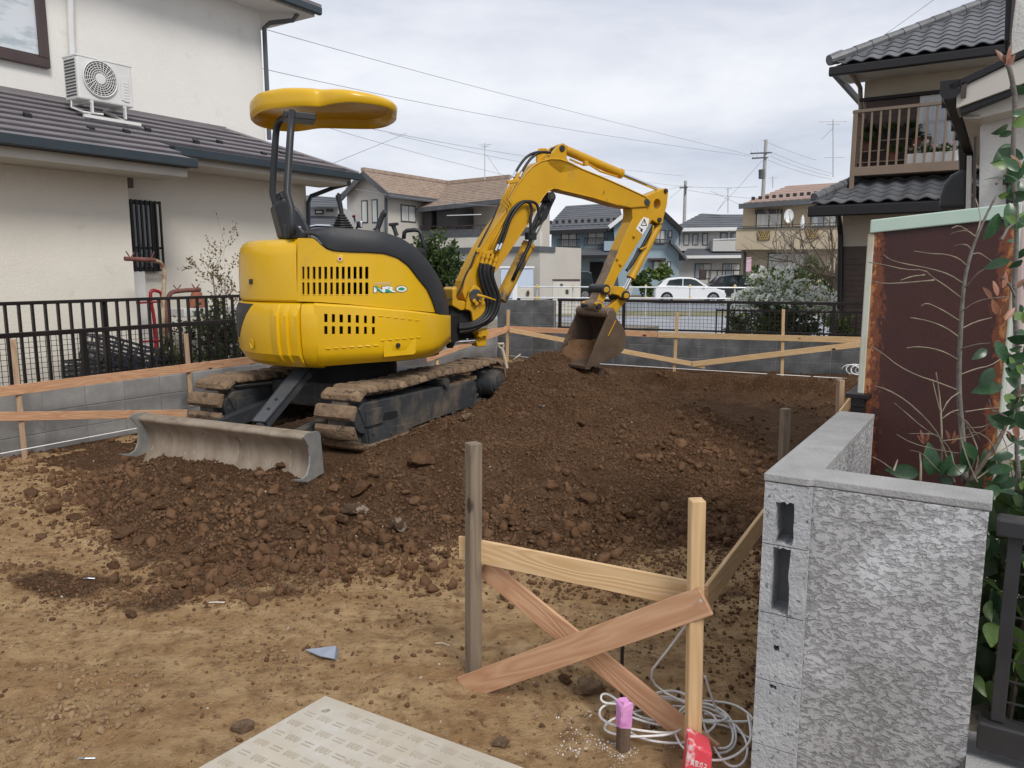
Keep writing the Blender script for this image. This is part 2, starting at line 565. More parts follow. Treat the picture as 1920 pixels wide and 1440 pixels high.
# ------------------------------------------------------------------ clods and pebbles
def ico(sub):
    bm = bmesh.new(); bmesh.ops.create_icosphere(bm, subdivisions=sub, radius=1.0)
    v = np.array([q.co[:] for q in bm.verts]); f = np.array([[q.index for q in p.verts] for p in bm.faces]); bm.free()
    return v, f
ICO1, ICO2 = ico(1), ico(2)
def lump_shape(sub, amp=0.28, flat=0.75, seed=0):
    v, f = (ICO1, ICO2, ico(3))[sub - 1] if sub < 4 else ico(sub)
    r = np.random.default_rng(seed)
    ph = r.uniform(0, 50, 3)
    d = 1 + amp * (gnoise(v[:, 0] * 1.3 + ph[0] + v[:, 2], v[:, 1] * 1.3 + ph[1] - v[:, 2]) +
                   0.5 * gnoise(v[:, 0] * 2.9 + ph[2], v[:, 1] * 2.9 + v[:, 2] * 2.1))
    v = v * d[:, None]
    for _ in range(7):                      # break planes: earth clods are angular
        q = r.normal(size=3); q /= np.linalg.norm(q)
        h = r.uniform(0.42, 0.78)
        e = v @ q - h
        v = v - np.maximum(e, 0)[:, None] * q * 0.92
    v = v * np.array([1.15, 0.70 + 0.35 * r.random(), flat * r.uniform(.75, 1.05)])
    return v, f
def random_rot(n, r):
    q = r.normal(size=(n, 4)); q /= np.linalg.norm(q, axis=1)[:, None]
    a, b, c, d = q.T
    return np.stack([1 - 2 * (c * c + d * d), 2 * (b * c - a * d), 2 * (b * d + a * c),
                     2 * (b * c + a * d), 1 - 2 * (b * b + d * d), 2 * (c * d - a * b),
                     2 * (b * d - a * c), 2 * (c * d + a * b), 1 - 2 * (b * b + c * c)], -1).reshape(n, 3, 3)
def scatter(name, pos, size, shapes, mat, r, sink=0.25):
    """Many uncountable crumbs joined into one mesh."""
    n = len(pos)
    R = random_rot(n, r)
    pick = r.integers(0, len(shapes), n)
    vs, fs, k = [], [], 0
    for s, (v, f) in enumerate(shapes):
        i = np.where(pick == s)[0]
        if not len(i): continue
        P = np.einsum('nij,vj->nvi', R[i], v) * size[i, None, None]
        P[:, :, 2] += (size[i] * (0.5 - sink))[:, None]
        P += pos[i][:, None, :]
        F = f[None] + (np.arange(len(i)) * len(v))[:, None, None] + k
        vs.append(P.reshape(-1, 3)); fs.append(F.reshape(-1, 3)); k += P.shape[0] * P.shape[1]
    v, f = np.concatenate(vs), np.concatenate(fs)
    me = bpy.data.meshes.new(name)
    me.vertices.add(len(v)); me.vertices.foreach_set('co', v.astype(np.float32).reshape(-1))
    me.loops.add(f.size); me.loops.foreach_set('vertex_index', f.astype(np.int32).reshape(-1))
    me.polygons.add(len(f)); me.polygons.foreach_set('loop_start', np.arange(0, f.size, 3, dtype=np.int32))
    me.update(calc_edges=True)
    me.materials.append(mat)
    o = bpy.data.objects.new(name, me); COL.objects.link(o)
    ORG[o.name] = np.zeros(3)
    return tag(o, kind='stuff')
def keep_out(x, y):      # not under the machine, not through the blade
    a, b = blade_cut(x, y)
    return ~((a > -0.34) & (a < 2.75) & (b > -0.06) & (b < 1.75))
r = np.random.default_rng(5)
sh1 = [lump_shape(1, 0.35, 0.8, s) for s in range(10)]
sh2 = [lump_shape(2, 0.45, 0.85, s) for s in range(12)]
def cand(n, x0, x1, y0, y1):
    x, y = r.uniform(x0, x1, n), r.uniform(y0, y1, n)
    return x, y
def sel(x, y, p):
    k = (r.random(len(x)) < p) & keep_out(x, y) & inside_plot(x, y)
    return x[k], y[k]
def pos3(x, y): return np.stack([x, y, ground_z(x, y)], -1)
# fine crumbs over the mound, denser and coarser near its foot
x, y = cand(150000, -4.3, 2.6, 3.4, 8.6)
c = mound_core(x, y)
x, y = sel(x, y, 0.85 * sstep(-0.16, 0.0, c) * (0.5 + 0.5 * sstep(0.22, 0.02, c)) * sstep(-0.6, 0.4, gnoise(x * 1.9, y * 1.9) + 0.25))
scatter('soil_crumbs', pos3(x, y), 0.003 + 0.016 * r.random(len(x)) ** 3.2, sh1, m_clod, r)
x, y = cand(11000, -4.3, 2.6, 3.4, 8.6)
c = mound_core(x, y)
x, y = sel(x, y, 0.8 * np.exp(-((c - 0.03) / 0.11) ** 2) * (0.45 + 0.55 * sstep(0.8, -0.8, x)) * sstep(-0.5, 0.35, gnoise(x * 1.1, y * 1.1 + 9) + 0.2))
scatter('soil_clods', pos3(x, y), 0.014 + 0.034 * r.random(len(x)) ** 2.0, sh2, m_clod, r, 0.15)
# loose dark crumbs on the flat ground
x, y = cand(60000, -4.2, 2.2, 2.0, 5.6)
p = 0.9 * sstep(0.2, 0.55, fresh_ground(x, y, 0 * x)) + 0.05 + 0.25 * sstep(0.3, 1.2, x) * sstep(4.4, 3.2, y)
x, y = sel(x, y, p * (mound_core(x, y) < 0.02))
scatter('loose_crumbs', pos3(x, y), 0.0025 + 0.013 * r.random(len(x)) ** 3.2, sh1, m_clod, r)
x, y = cand(52000, -4.2, 2.2, 1.6, 5.0)
x, y = sel(x, y, 0.45 * sstep(-0.1, 0.6, gnoise(x * 1.3, y * 1.3)) * (mound_core(x, y) < 0.0))
scatter('tan_crumbs', pos3(x, y), 0.002 + 0.011 * r.random(len(x)) ** 3.2, sh1, m_crumb, r)
x, y = cand(2600, -4.2, 2.4, 1.8, 8.5)
x, y = sel(x, y, 0.5)
scatter('white_pebbles', pos3(x, y), 0.0025 + 0.007 * r.random(len(x)) ** 3, sh1, m_pebble, r)
# rough clods over the dug floor further back
x, y = cand(14000, -1.0, 5.5, 6.4, 12.6)
x, y = sel(x, y, 0.30 * sstep(-0.3, 0.5, gnoise(x * 1.2, y * 1.2)) * (mound_core(x, y) < 0.05))
scatter('floor_clods', pos3(x, y), 0.008 + 0.03 * r.random(len(x)) ** 2.4, sh1, m_clod, r)
x, y = cand(9000, -4.9, -2.6, 5.0, 7.4)
x, y = sel(x, y, 0.35 * sstep(-0.2, 0.5, gnoise(x * 1.4, y * 1.4)))
scatter('side_clods', pos3(x, y), 0.005 + 0.022 * r.random(len(x)) ** 2.4, sh1, m_clod, r)
# white grit by the corner post
x, y = r.normal(0.34, 0.13, 1500), r.normal(2.36, 0.18, 1500)
k = (gnoise(x * 7, y * 7) > 0.22) & (y > 1.8)
scatter('white_grit', pos3(x[k], y[k]), 0.0012 + 0.0035 * r.random(k.sum()) ** 3, sh1, M('white_grit', (0.72, 0.72, 0.72), rough=0.9), r)

# stony patch near the lower left corner
x, y = cand(5200, -2.6, -0.6, 2.0, 3.1)
x, y = sel(x, y, 0.75 * sstep(-0.15, 0.45, gnoise(x * 1.6 + 3, y * 1.6)) * sstep(3.1, 2.6, y))
scatter('stony_crumbs', pos3(x, y), 0.003 + 0.014 * r.random(len(x)) ** 2.6, sh2, M('tan_stone_crumb', (0.34, 0.23, 0.13), (0.22, 0.14, 0.075), sc=6, rough=.95, bump=.6, bsc=60), r)

# lumps big enough to point at
CLOD_ME = []
for s in range(8):
    v, f = lump_shape(3, 0.42, 0.82, 40 + s)
    v = v * (1 + 0.10 * gnoise(v[:, 0] * 6 + s, v[:, 1] * 6 + v[:, 2] * 5))[:, None]
    me = make_mesh('clod', v, [tuple(q) for q in f.tolist()]); smooth_by_angle(me, 0.45); CLOD_ME.append(me)
def rock(name, px, py, d, mat, label, cat, group=None, s=None, zz=None):
    p = G(px, py, 0.0)
    for _ in range(25):
        z = gz(p[0], p[1]); p = 0.4 * p + 0.6 * G(px, py, z)
    sz = d / FPX * np.linalg.norm(p - EYE) / 2
    me = CLOD_ME[random.randrange(8) if s is None else s].copy()
    me.name = name
    p[2] = gz(p[0], p[1]) + sz * 0.42
    mt = Matrix.Translation(Vector(p)) @ Matrix.Rotation(random.uniform(0, 6.28), 4, 'Z') @ Matrix.Rotation(random.uniform(-.5, .5), 4, 'X') @ Matrix.Diagonal((sz, sz, sz, 1))
    return link_mesh(me, name, mat, None, mt, label, cat, group)
m_rockp = M('pale_crusted_stone', (0.085, 0.05, 0.03), (0.33, 0.265, 0.20), sc=1.4, rough=0.95, bump=1, bsc=5, lo=0.53, hi=0.62)
m_lump = M('clod_lump', (0.11, 0.058, 0.030), (0.165, 0.094, 0.052), sc=2.5, rough=0.95, bump=0.9, bsc=9, spec=0.15, rnd=0.15)
m_tanrock = M('tan_stone', (0.24, 0.165, 0.10), (0.14, 0.085, 0.05), sc=1.5, rough=0.95, bump=0.9, bsc=6)
rock('earth_clod', 785, 872, 50, m_lump, 'large round earth clod high on the heap beside the digger track', 'clod')
rock('earth_clod', 676, 922, 46, m_lump, 'large earth clod right of the blade end, lower of the two biggest', 'clod')
rock('stone', 747, 990, 40, m_rockp, 'brown stone with a white crust on the lower slope of the heap', 'stone')
rock('stone', 668, 964, 40, m_rockp, 'white patched stone below the large clod on the heap', 'stone')
rock('earth_clod', 728, 1076, 34, m_lump, 'single round clod lying just off the foot of the heap', 'clod')
rock('earth_clod', 246, 1158, 24, m_lump, 'small clod alone on the tan ground at left', 'clod')
rock('stone', 873, 787, 24, m_tanrock, 'rounded tan stone tucked against the lower run of the track', 'stone')
rock('stone', 1018, 763, 18, m_rockp, 'pale stone halfway up the heap below the bucket', 'stone')
rock('stone', 1107, 1300, 46, m_tanrock, 'tan stone on the ground behind the pink topped stake', 'stone')
rock('stone', 1058, 1280, 26, m_lump, 'dark stone under the crossed boards', 'stone')
rock('stone', 940, 1400, 28, m_tanrock, 'tan stone beside the steel plate', 'stone')
rock('stone', 455, 1370, 34, m_tanrock, 'tan stone against the left edge of the steel plate', 'stone')
big = [(540, 872, 34), (556, 884, 26), (528, 880, 24), (690, 1042, 34), (622, 1040, 34), (552, 1008, 30), (600, 1073, 26), (478, 1068, 28), (420, 1052, 22), (400, 1056, 26), (320, 1020, 24),
       (237, 1005, 32), (60, 930, 26), (140, 975, 22), (100, 960, 24), (180, 985, 20), (265, 1018, 24), (350, 1035, 24), (640, 985, 30), (700, 905, 22),
       (780, 912, 24), (800, 940, 22), (766, 1030, 28), (806, 1060, 22), (720, 1020, 24), (835, 1045, 24), (880, 1015, 22), (575, 985, 22), (460, 1010, 20),
       (1068, 966, 28), (1092, 962, 26), (1100, 940, 34), (1120, 995, 24), (1180, 968, 34), (1226, 982, 36), (1348, 1010, 44), (1290, 990, 26), (1140, 1015, 24),
       (1060, 990, 24), (1010, 1000, 20), (1240, 940, 24), (1380, 980, 22), (1110, 880, 20), (1090, 800, 22), (1150, 830, 18), (960, 985, 18), (300, 955, 20),
       (360, 915, 18), (505, 905, 20), (545, 940, 20), (860, 980, 18), (660, 1075, 22), (215, 1065, 20)]
for q in big:
    left = q[0] < 900
    rock('earth_clod', q[0], q[1], q[2], m_lump,
         'dark brown earth clod among others on the heap slope before the blade' if left else 'dark brown earth clod among others on the slope under the bucket', 'clod',
         'clods on the left slope' if left else 'clods on the right slope')
# ================================================================== excavator
m_yel = M('yellow_paint', (0.71, 0.425, 0.004), (0.66, 0.385, 0.004), sc=2.2, rough=0.34, spec=0.5, coat=0.25, bump=0.02, bsc=6,
          ov=[((0.52, 0.31, 0.05), 3.0, 0.66, 0.85)])
m_yelarm = M('worn_yellow_paint', (0.60, 0.325, 0.008), (0.54, 0.285, 0.008), sc=2.5, rough=0.42, spec=0.45, bump=0.04, bsc=40,
             ov=[((0.10, 0.06, 0.03), 9, 0.69, 0.73), ((0.33, 0.2, 0.05), 2.2, 0.6, 0.8)])
m_yelrub = M('scraped_yellow_paint', (0.55, 0.30, 0.012), (0.36, 0.22, 0.05), sc=5, rough=0.6, spec=0.3, bump=0.15, bsc=60,
             ov=[((0.09, 0.065, 0.05), 7, 0.54, 0.62, (1, 1, .5))])
m_mudarm = M('mud_caked_steel', (0.17, 0.125, 0.09), (0.27, 0.2, 0.145), sc=6, rough=0.9, bump=0.5, bsc=40,
             ov=[((0.5, 0.29, 0.03), 6, 0.64, 0.7)])
m_blkpl = M('black_plastic', (0.022, 0.024, 0.028), (0.036, 0.038, 0.043), sc=3, rough=0.5, spec=0.4, bump=0.05, bsc=250, ov=[((0.07, 0.068, 0.065), 6, 0.66, 0.8)])
m_blk = M('black_steel', (0.02, 0.022, 0.026), (0.03, 0.032, 0.036), sc=4, rough=0.42)
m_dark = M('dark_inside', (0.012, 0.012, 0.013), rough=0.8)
m_rub = M('rubber_hose', (0.014, 0.014, 0.015), rough=0.45, spec=0.4)
m_chrome = M('chrome_rod', (0.75, 0.76, 0.78), rough=0.13, metal=1)
m_under = M('undercarriage_steel', (0.032, 0.036, 0.041), (0.050, 0.054, 0.058), sc=3, rough=0.55, bump=0.15, bsc=30,
            ov=[((0.15, 0.12, 0.09), 4.0, 0.48, 0.70), ((0.15, 0.115, 0.08), 14, 0.62, 0.72)])
m_shoe = M('muddy_track_shoe', (0.27, 0.185, 0.115), (0.165, 0.108, 0.066), sc=7, rough=0.92, bump=0.9, bsc=35, rnd=0.12, pos=True,
           ov=[((0.075, 0.055, 0.042), 13, 0.56, 0.64)])
m_link = M('track_link_steel', (0.05, 0.045, 0.04), (0.13, 0.10, 0.075), sc=12, rough=0.75, bump=0.4, bsc=50)
m_blade = M('bare_blade_steel', (0.36, 0.30, 0.235), (0.26, 0.205, 0.15), sc=3, rough=0.5, metal=0.3, bump=0.12, bsc=50, stretch=(3, 3, 0.7),
            ov=[((0.19, 0.145, 0.105), 2.4, 0.58, 0.74, (4, 4, 0.7)), ((0.5, 0.46, 0.4), 9, 0.62, 0.74, (5, 5, .5))])
m_blade_edge = M('grey_blade_steel', (0.22, 0.23, 0.225), (0.33, 0.32, 0.30), sc=8, rough=0.5, metal=0.4, bump=0.1, bsc=50)
m_bucket = M('soil_stained_bucket', (0.085, 0.056, 0.038), (0.14, 0.098, 0.068), sc=2.5, rough=0.85, spec=.2, bump=0.3, bsc=40,
             ov=[((0.045, 0.024, 0.014), 2.6, 0.55, 0.66), ((0.5, 0.29, 0.03), 3.5, 0.70, 0.76)])
m_greycov = M('grey_cover_steel', (0.10, 0.108, 0.12), (0.15, 0.155, 0.16), sc=4, rough=0.45, metal=0.5, bump=0.05, bsc=60)
m_white = M('white_print', (0.8, 0.8, 0.8), rough=0.5)
m_green = M('green_print', (0.01, 0.30, 0.17), rough=0.5)
m_ink = M('black_print', (0.02, 0.02, 0.02), rough=0.5)
m_red = M('red_knob', (0.30, 0.01, 0.012), rough=0.35)

def text_polys(txt, font_size=1.0, shear=0.0, bold=0.0):
    cu = bpy.data.curves.new('lettering', 'FONT')
    cu.body = txt; cu.size = font_size; cu.shear = shear; cu.offset = bold
    cu.resolution_u = 3
    ob = bpy.data.objects.new('lettering', cu)
    COL.objects.link(ob)
    dg = bpy.context.evaluated_depsgraph_get(); dg.update()
    me = bpy.data.meshes.new_from_object(ob.evaluated_get(dg))
    v = np.array([q.co[:] for q in me.vertices])[:, :2] if len(me.vertices) else np.zeros((0, 2))
    f = [tuple(p.vertices) for p in me.polygons]
    bpy.data.objects.remove(ob); bpy.data.curves.remove(cu); bpy.data.meshes.remove(me)
    return v, f

ex = thing('excavator', 'yellow mini digger with canopy standing on the dark soil heap, arm reaching right', 'excavator', (BODY_C[0], BODY_C[1], 0.27))

def Tpt(u, l, z): return T0 + TU * u + TL * l + UP * z
# ---------------------------------------------------------------- tracks
TZ, TR = 0.495, 0.185
U0, U1 = 0.235, 2.24
def track_path(n):
    """positions and directions round the loop, at equal spacing"""
    st = U1 - U0
    per = 2 * st + 2 * math.pi * TR
    res = []
    for i in range(n):
        s = (i + 0.35) / n * per
        if s < st: u, z, du, dz = U0 + s, TZ + TR, 1, 0
        elif s < st + math.pi * TR:
            a = (s - st) / TR; u, z, du, dz = U1 + TR * math.sin(a), TZ + TR * math.cos(a), math.cos(a), -math.sin(a)
        elif s < 2 * st + math.pi * TR: u, z, du, dz = U1 - (s - st - math.pi * TR), TZ - TR, -1, 0
        else:
            a = (s - 2 * st - math.pi * TR) / TR; u, z, du, dz = U0 - TR * math.sin(a), TZ - TR * math.cos(a), -math.cos(a), math.sin(a)
        if dz == 0 and du == 1: z -= 0.018 * math.sin((u - U0) / st * 2 * math.pi) ** 2
        res.append((u, z, du, dz))
    return res
SHOE_W = 0.34
def shoe_mesh():
    # a rounded pad with sloped ends, across = local Y, along = local X, outward = local Z
    prof = [(-0.052, 0), (-0.055, 0.012), (-0.040, 0.042), (-0.022, 0.047), (0.022, 0.047), (0.040, 0.042), (0.055, 0.012), (0.052, 0)]
    loops = []
    for y, sx, sz in ((0, .93, .55), (0.012, 1, .9), (0.03, 1, 1), (SHOE_W - 0.03, 1, 1), (SHOE_W - 0.012, 1, .9), (SHOE_W, .93, .55)):
        loops.append([(px * sx, y, pz * sz) for px, pz in prof])
    mb = MB().loft(loops)
    return make_mesh('track_shoe', mb.v, mb.f, smooth=False, fixn=True)
SHOE_ME = shoe_mesh(); smooth_by_angle(SHOE_ME, 0.7); SHOE_ME.materials.append(m_shoe)
for side, lo in ((0, 0.0), (1, 1.24)):
    mb = MB()
    pts = track_path(76)
    loop = [Tpt(u, lo + 0.17, z) for u, z, *_ in pts]
    n = len(loop)
    # the chain under the shoes
    ring = []
    for (u, z, du, dz) in pts:
        nz_, nu_ = du, -dz
        ring.append([Tpt(u + nu_ * a, lo + b, z + nz_ * a) for a, b in ((0, 0.10), (0, 0.24), (-0.035, 0.24), (-0.035, 0.10))])
    ring.append(ring[0])
    mb.loft(ring, False, False)
    tr = put(mb, 'crawler_track', m_link, ex, fixn=True)
    shoes = track_path(38)
    for (u, z, du, dz) in shoes:
        X = TU * du + UP * dz
        Z = TU * (-dz) + UP * du
        mt = frame(Tpt(u, lo, z) + Z * 0.004, X, Z)
        # local Y of frame = Z x X ; shoes must extend to +TL
        y = Vector(Z).cross(Vector(X))
        if y.dot(Vector(TL)) < 0: mt = mt @ Matrix.Translation((0, -SHOE_W, 0))
        mt = mt @ Matrix.Rotation(random.uniform(-.03, .03), 4, 'Y')
        link_mesh(SHOE_ME, 'track_shoe', None, tr, mt)
        lk = MB()
    mb = MB()
    for (u, z, du, dz) in shoes:        # link lugs between shoe and chain, in view at the ends
        c = Tpt(u, lo + 0.17, z) + (TU * (-dz) + UP * du) * -0.012
        X = TU * du + UP * dz
        mb.box(c + TL * 0.05, X * 0.045, TL * 0.018, (TU * (-dz) + UP * du) * 0.022)
        mb.box(c - TL * 0.05, X * 0.045, TL * 0.018, (TU * (-dz) + UP * du) * 0.022)
    put(mb, 'track_link', m_link, tr)
    # side frame
    pn = T0 + TL * (lo + 0.05)
    def fr(cx, cy): return PL(560 + cx / 4, 620 + cy / 4, T0 + TL * 0.045, TL) + TL * lo
    outl = [(452, 590), (485, 545), (900, 455), (1315, 372), (1335, 392), (1338, 560), (1090, 640), (850, 730), (840, 765), (520, 862), (505, 720)]
    put(MB().prism([fr(*q) for q in outl], TL * 0.245), 'track_frame', m_under, ex, bev=0.012, fixn=True)
    top = [(485, 543), (1315, 370), (1320, 375), (1340, 360), (1290, 335), (700, 455), (560, 505)]
    # slot and seams of the frame
    slot = [(628, 640), (650, 612), (735, 600), (738, 640), (700, 655), (635, 668)]
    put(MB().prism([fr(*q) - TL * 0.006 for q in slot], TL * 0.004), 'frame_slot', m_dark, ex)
    guard = [(512, 745), (645, 713), (650, 720), (838, 690), (842, 750), (800, 762), (525, 862)]
    put(MB().prism([fr(*q) - TL * 0.016 for q in guard], TL * 0.014), 'guard_plate', m_under, ex, bev=0.003, fixn=True)
    for q in ((548, 770), (680, 768), (822, 725), (975, 670), (1155, 618), (1290, 575), (1040, 650)):
        c = fr(*q) - TL * 0.014
        put(MB().cyl(c + TL * 0.02, c - TL * 0.012, 0.013, 8), 'frame_bolt', m_under, ex)
    # idler, sprocket with motor, rollers
    ic = Tpt(U0, lo, TZ)
    mb = MB()
    for a, b, rr in ((0.06, 0.28, 0.11), (0.10, 0.14, 0.155), (0.20, 0.24, 0.155)):
        mb.cyl(ic + TL * a, ic + TL * b, rr, 28)
    mb.box(ic + TL * 0.07 + TU * 0.09, TU * 0.10, TL * 0.045, UP * 0.06)
    put(mb, 'front_idler', m_under, ex, bev=0.006)
    sc = Tpt(U1, lo, TZ)
    mb = MB()
    mb.cyl(sc + TL * 0.11, sc + TL * 0.23, 0.13, 24)
    mb.cyl(sc + TL * (-0.01), sc + TL * 0.11, 0.125, 28)
    mb.cyl(sc + TL * (-0.035), sc + TL * 0.0, 0.108, 28)
    mb.box(sc + TL * (-0.038), TU * 0.045, TL * 0.006, UP * 0.03)
    for k in range(14):
        a = 2 * math.pi * k / 14
        d = TU * math.cos(a) + UP * math.sin(a)
        mb.box(sc + TL * 0.17 + d * 0.145, d * 0.03, TL * 0.02, np.cross(d, TL) * 0.014)
    put(mb, 'drive_sprocket', m_under, ex, bev=0.005)
    for k in range(4):
        c = Tpt(0.62 + 0.40 * k, lo, TZ - TR + 0.075)
        mb = MB().cyl(c + TL * 0.08, c + TL * 0.26, 0.045, 16)
        for a in (0.10, 0.23): mb.cyl(c + TL * (a - 0.02), c + TL * (a + 0.02), 0.068, 18)
        put(mb, 'track_roller', m_under, ex)
    c = Tpt(1.35, lo, TZ + TR - 0.07)
    put(MB().cyl(c + TL * 0.02, c + TL * 0.24, 0.042, 16).tube([c + TL * 0.10, c + TL * 0.14 - UP * 0.10], 0.03, 8), 'carrier_roller', m_under, ex)
    mb = MB()                 # mud lying on the frame top
    put(MB().prism([Tpt(0.55, lo + .06, TZ + 0.02), Tpt(1.95, lo + .06, TZ + 0.07), Tpt(1.95, lo + .28, TZ + 0.07), Tpt(0.55, lo + .28, TZ + 0.02)], UP * 0.03),
        'mud_layer', m_shoe, ex, fixn=True)
# ---------------------------------------------------------------- car body and slewing ring
mb = MB()
mb.prism([Tpt(0.62, 0.3, 0.46), Tpt(1.85, 0.3, 0.46), Tpt(1.85, 1.28, 0.46), Tpt(0.62, 1.28, 0.46)], UP * 0.20)
put(mb, 'center_frame', m_under, ex, bev=0.02, fixn=True)
put(MB().cyl(BODY_C + UP * 0.64, BODY_C + UP * 0.84, 0.40, 32), 'slewing_ring', m_dark, ex)
# ---------------------------------------------------------------- dozer blade
BO = V3(-1.305, 4.825)                # near end of the blade, at its leading edge
BW = 1.57
def Bp(l, u, z): return BO + TL * l + TU * u + UP * z
prof = [(0.105, 0.502), (0.060, 0.506), (0.012, 0.494), (0.0, 0.475), (0.020, 0.455), (0.060, 0.415), (0.082, 0.365), (0.084, 0.31), (0.072, 0.26), (0.048, 0.215), (0.018, 0.165), (-0.01, 0.13)]
nl_ = 34
P = []
for i in range(nl_):
    l = BW * i / (nl_ - 1)
    P.append([Bp(l, u, z + 0.004 * gnoise(np.array([l * 4.0]), np.array([z * 3]))[0]) for u, z in prof])
P = np.array(P)
Q = P + TU * 0.016
Q[:, 0] = P[:, 0] - UP * 0.016; Q[:, 1] = P[:, 1] - UP * 0.016; Q[:, 2] = P[:, 2] + TU * 0.012 - UP * 0.01
mb = MB().grid(P).grid(Q[::-1])
for row in (0, -1):
    mb.grid(np.stack([P[:, row], Q[:, row]], 1))
bl = put(mb, 'dozer_blade', m_blade, ex, smooth=True, fixn=True)
ep = [(1340, 800), (1350, 783), (1372, 768), (1438, 752), (1462, 757), (1474, 775), (1486, 900), (1500, 1066), (1380, 1137), (1290, 1130), (1262, 1116),
      (1335, 1112), (1372, 1080), (1392, 1010), (1396, 940), (1388, 875), (1366, 830)]
for l in (0.0, BW + 0.012):
    put(MB().prism([PL(230 + a / 4, 620 + b / 4, BO, TL) + TL * (l - 0.012) for a, b in ep], TL * 0.014), 'end_plate', m_blade_edge, bl, bev=0.003, fixn=True)
put(MB().tube([Bp(0.0, 0.085, 0.492), Bp(BW, 0.085, 0.492)], 0.017, 10), 'top_rail', m_blade, bl)
for l in (0.45, 1.25):
    put(MB().beam(Bp(l, 0.10, 0.33), Tpt(0.80, l - 0.05, 0.50), 0.075, 0.11), 'blade_arm', m_under, ex, bev=0.008)
# blade cylinder under its grey cover
ca, cb = PY(486, 792, 5.42), PY(566, 694, 5.95)
dr = (cb - ca) / np.linalg.norm(cb - ca)
sdv = np.cross(dr, UP); sdv /= np.linalg.norm(sdv); cu_ = np.cross(sdv, dr)
bc = put(MB().cyl(ca - dr * 0.02 - cu_ * 0.05, cb - cu_ * 0.05, 0.048, 16), 'blade_cylinder', m_under, ex)
put(MB().prism([ca + sdv * 0.062 + cu_ * 0.012, ca - sdv * 0.062 + cu_ * 0.012, cb - sdv * 0.075 + cu_ * 0.012, cb + sdv * 0.075 + cu_ * 0.012], -cu_ * 0.014)
    .prism([ca + sdv * 0.062 + cu_ * 0.012, cb + sdv * 0.075 + cu_ * 0.012, cb + sdv * 0.075 - cu_ * 0.05, ca + sdv * 0.062 - cu_ * 0.05], -sdv * 0.012)
    .prism([ca - sdv * 0.062 + cu_ * 0.012, cb - sdv * 0.075 + cu_ * 0.012, cb - sdv * 0.075 - cu_ * 0.05, ca - sdv * 0.062 - cu_ * 0.05], sdv * 0.012),
    'cylinder_cover', m_greycov, bc, fixn=True)
put(MB().cyl(ca + dr * 0.25 + cu_ * 0.008, ca + dr * 0.25 + cu_ * 0.02, 0.012, 8).cyl(ca + dr * 0.14 + cu_ * 0.008, ca + dr * 0.14 + cu_ * 0.02, 0.012, 8), 'cover_bolt', m_blk, bc)
rod_end = ca - dr * 0.14 - cu_ * 0.06
put(MB().cyl(ca - dr * 0.02 - cu_ * 0.05, rod_end, 0.028, 12).cyl(rod_end - sdv * 0.05, rod_end + sdv * 0.05, 0.045, 14), 'cylinder_rod', m_under, bc)
mb = MB()
for s_ in (-1, 1): mb.prism([rod_end + sdv * 0.062 * s_ + a for a in (V3(0, 0, .06), TU * -.05 + UP * .02, TU * -.1 - UP * .05, TU * .02 - UP * .09, TU * .06)], sdv * 0.016 * s_)
put(mb, 'rod_bracket', m_under, bc, fixn=True)

# ---------------------------------------------------------------- upper body: round in plan about BODY_C
HB = math.radians(22)
FWD, LFT = V3(math.cos(HB), math.sin(HB)), V3(-math.sin(HB), math.cos(HB))
RGT = -LFT
def hit(px, py, R):
    """where a sight line meets the upright cylinder of radius R round the slew axis (near side)"""
    d = ray(px, py)
    ox, oy = EYE[0] - BODY_C[0], EYE[1] - BODY_C[1]
    a, b, c = d[0] ** 2 + d[1] ** 2, 2 * (ox * d[0] + oy * d[1]), ox * ox + oy * oy - R * R
    q = b * b - 4 * a * c
    t = (-b - math.sqrt(q)) / (2 * a) if q > 0 else -b / (2 * a)
    return EYE + d * t
def ang(p): return math.atan2(p[1] - BODY_C[1], p[0] - BODY_C[0])
def cylp(th, R, z): return BODY_C + V3(math.cos(th) * R, math.sin(th) * R, z)
def inward(p, d):
    v = V3(p[0] - BODY_C[0], p[1] - BODY_C[1]); v /= np.linalg.norm(v)
    return p - v * d
def panel(name, P, mat, th=0.022, skip=(), label=None, auto=0.5, parent=ex):
    """A curved sheet with real thickness; skip = cells left open."""
    P = np.asarray(P, float); a, b = P.shape[:2]
    I = np.array([[inward(p, th) for p in rw] for rw in P])
    mb = MB()
    mb.v = [tuple(p) for p in P.reshape(-1, 3)] + [tuple(p) for p in I.reshape(-1, 3)]
    n = a * b
    on = lambda i, j: 0 <= i < a - 1 and 0 <= j < b - 1 and (i, j) not in skip
    for i in range(a - 1):
        for j in range(b - 1):
            if not on(i, j): continue
            q = (i * b + j, i * b + j + 1, (i + 1) * b + j + 1, (i + 1) * b + j)
            mb.f.append(q); mb.f.append(tuple(k + n for k in q[::-1]))
            for (ii, jj), (e0, e1) in (((i - 1, j), (0, 1)), ((i, j + 1), (1, 2)), ((i + 1, j), (2, 3)), ((i, j - 1), (3, 0))):
                if not on(ii, jj): mb.f.append((q[e1], q[e0], q[e0] + n, q[e1] + n))
    return put(mb, name, mat, parent, fixn=True, auto=auto, label=label)
def lerp_poly(poly, x):
    xs, ys = [p[0] for p in poly], [p[1] for p in poly]
    return float(np.interp(x, xs, ys))
def z2(a, b): return (420 + a / 4, 420 + b / 4)       # reading of the enlarged crop

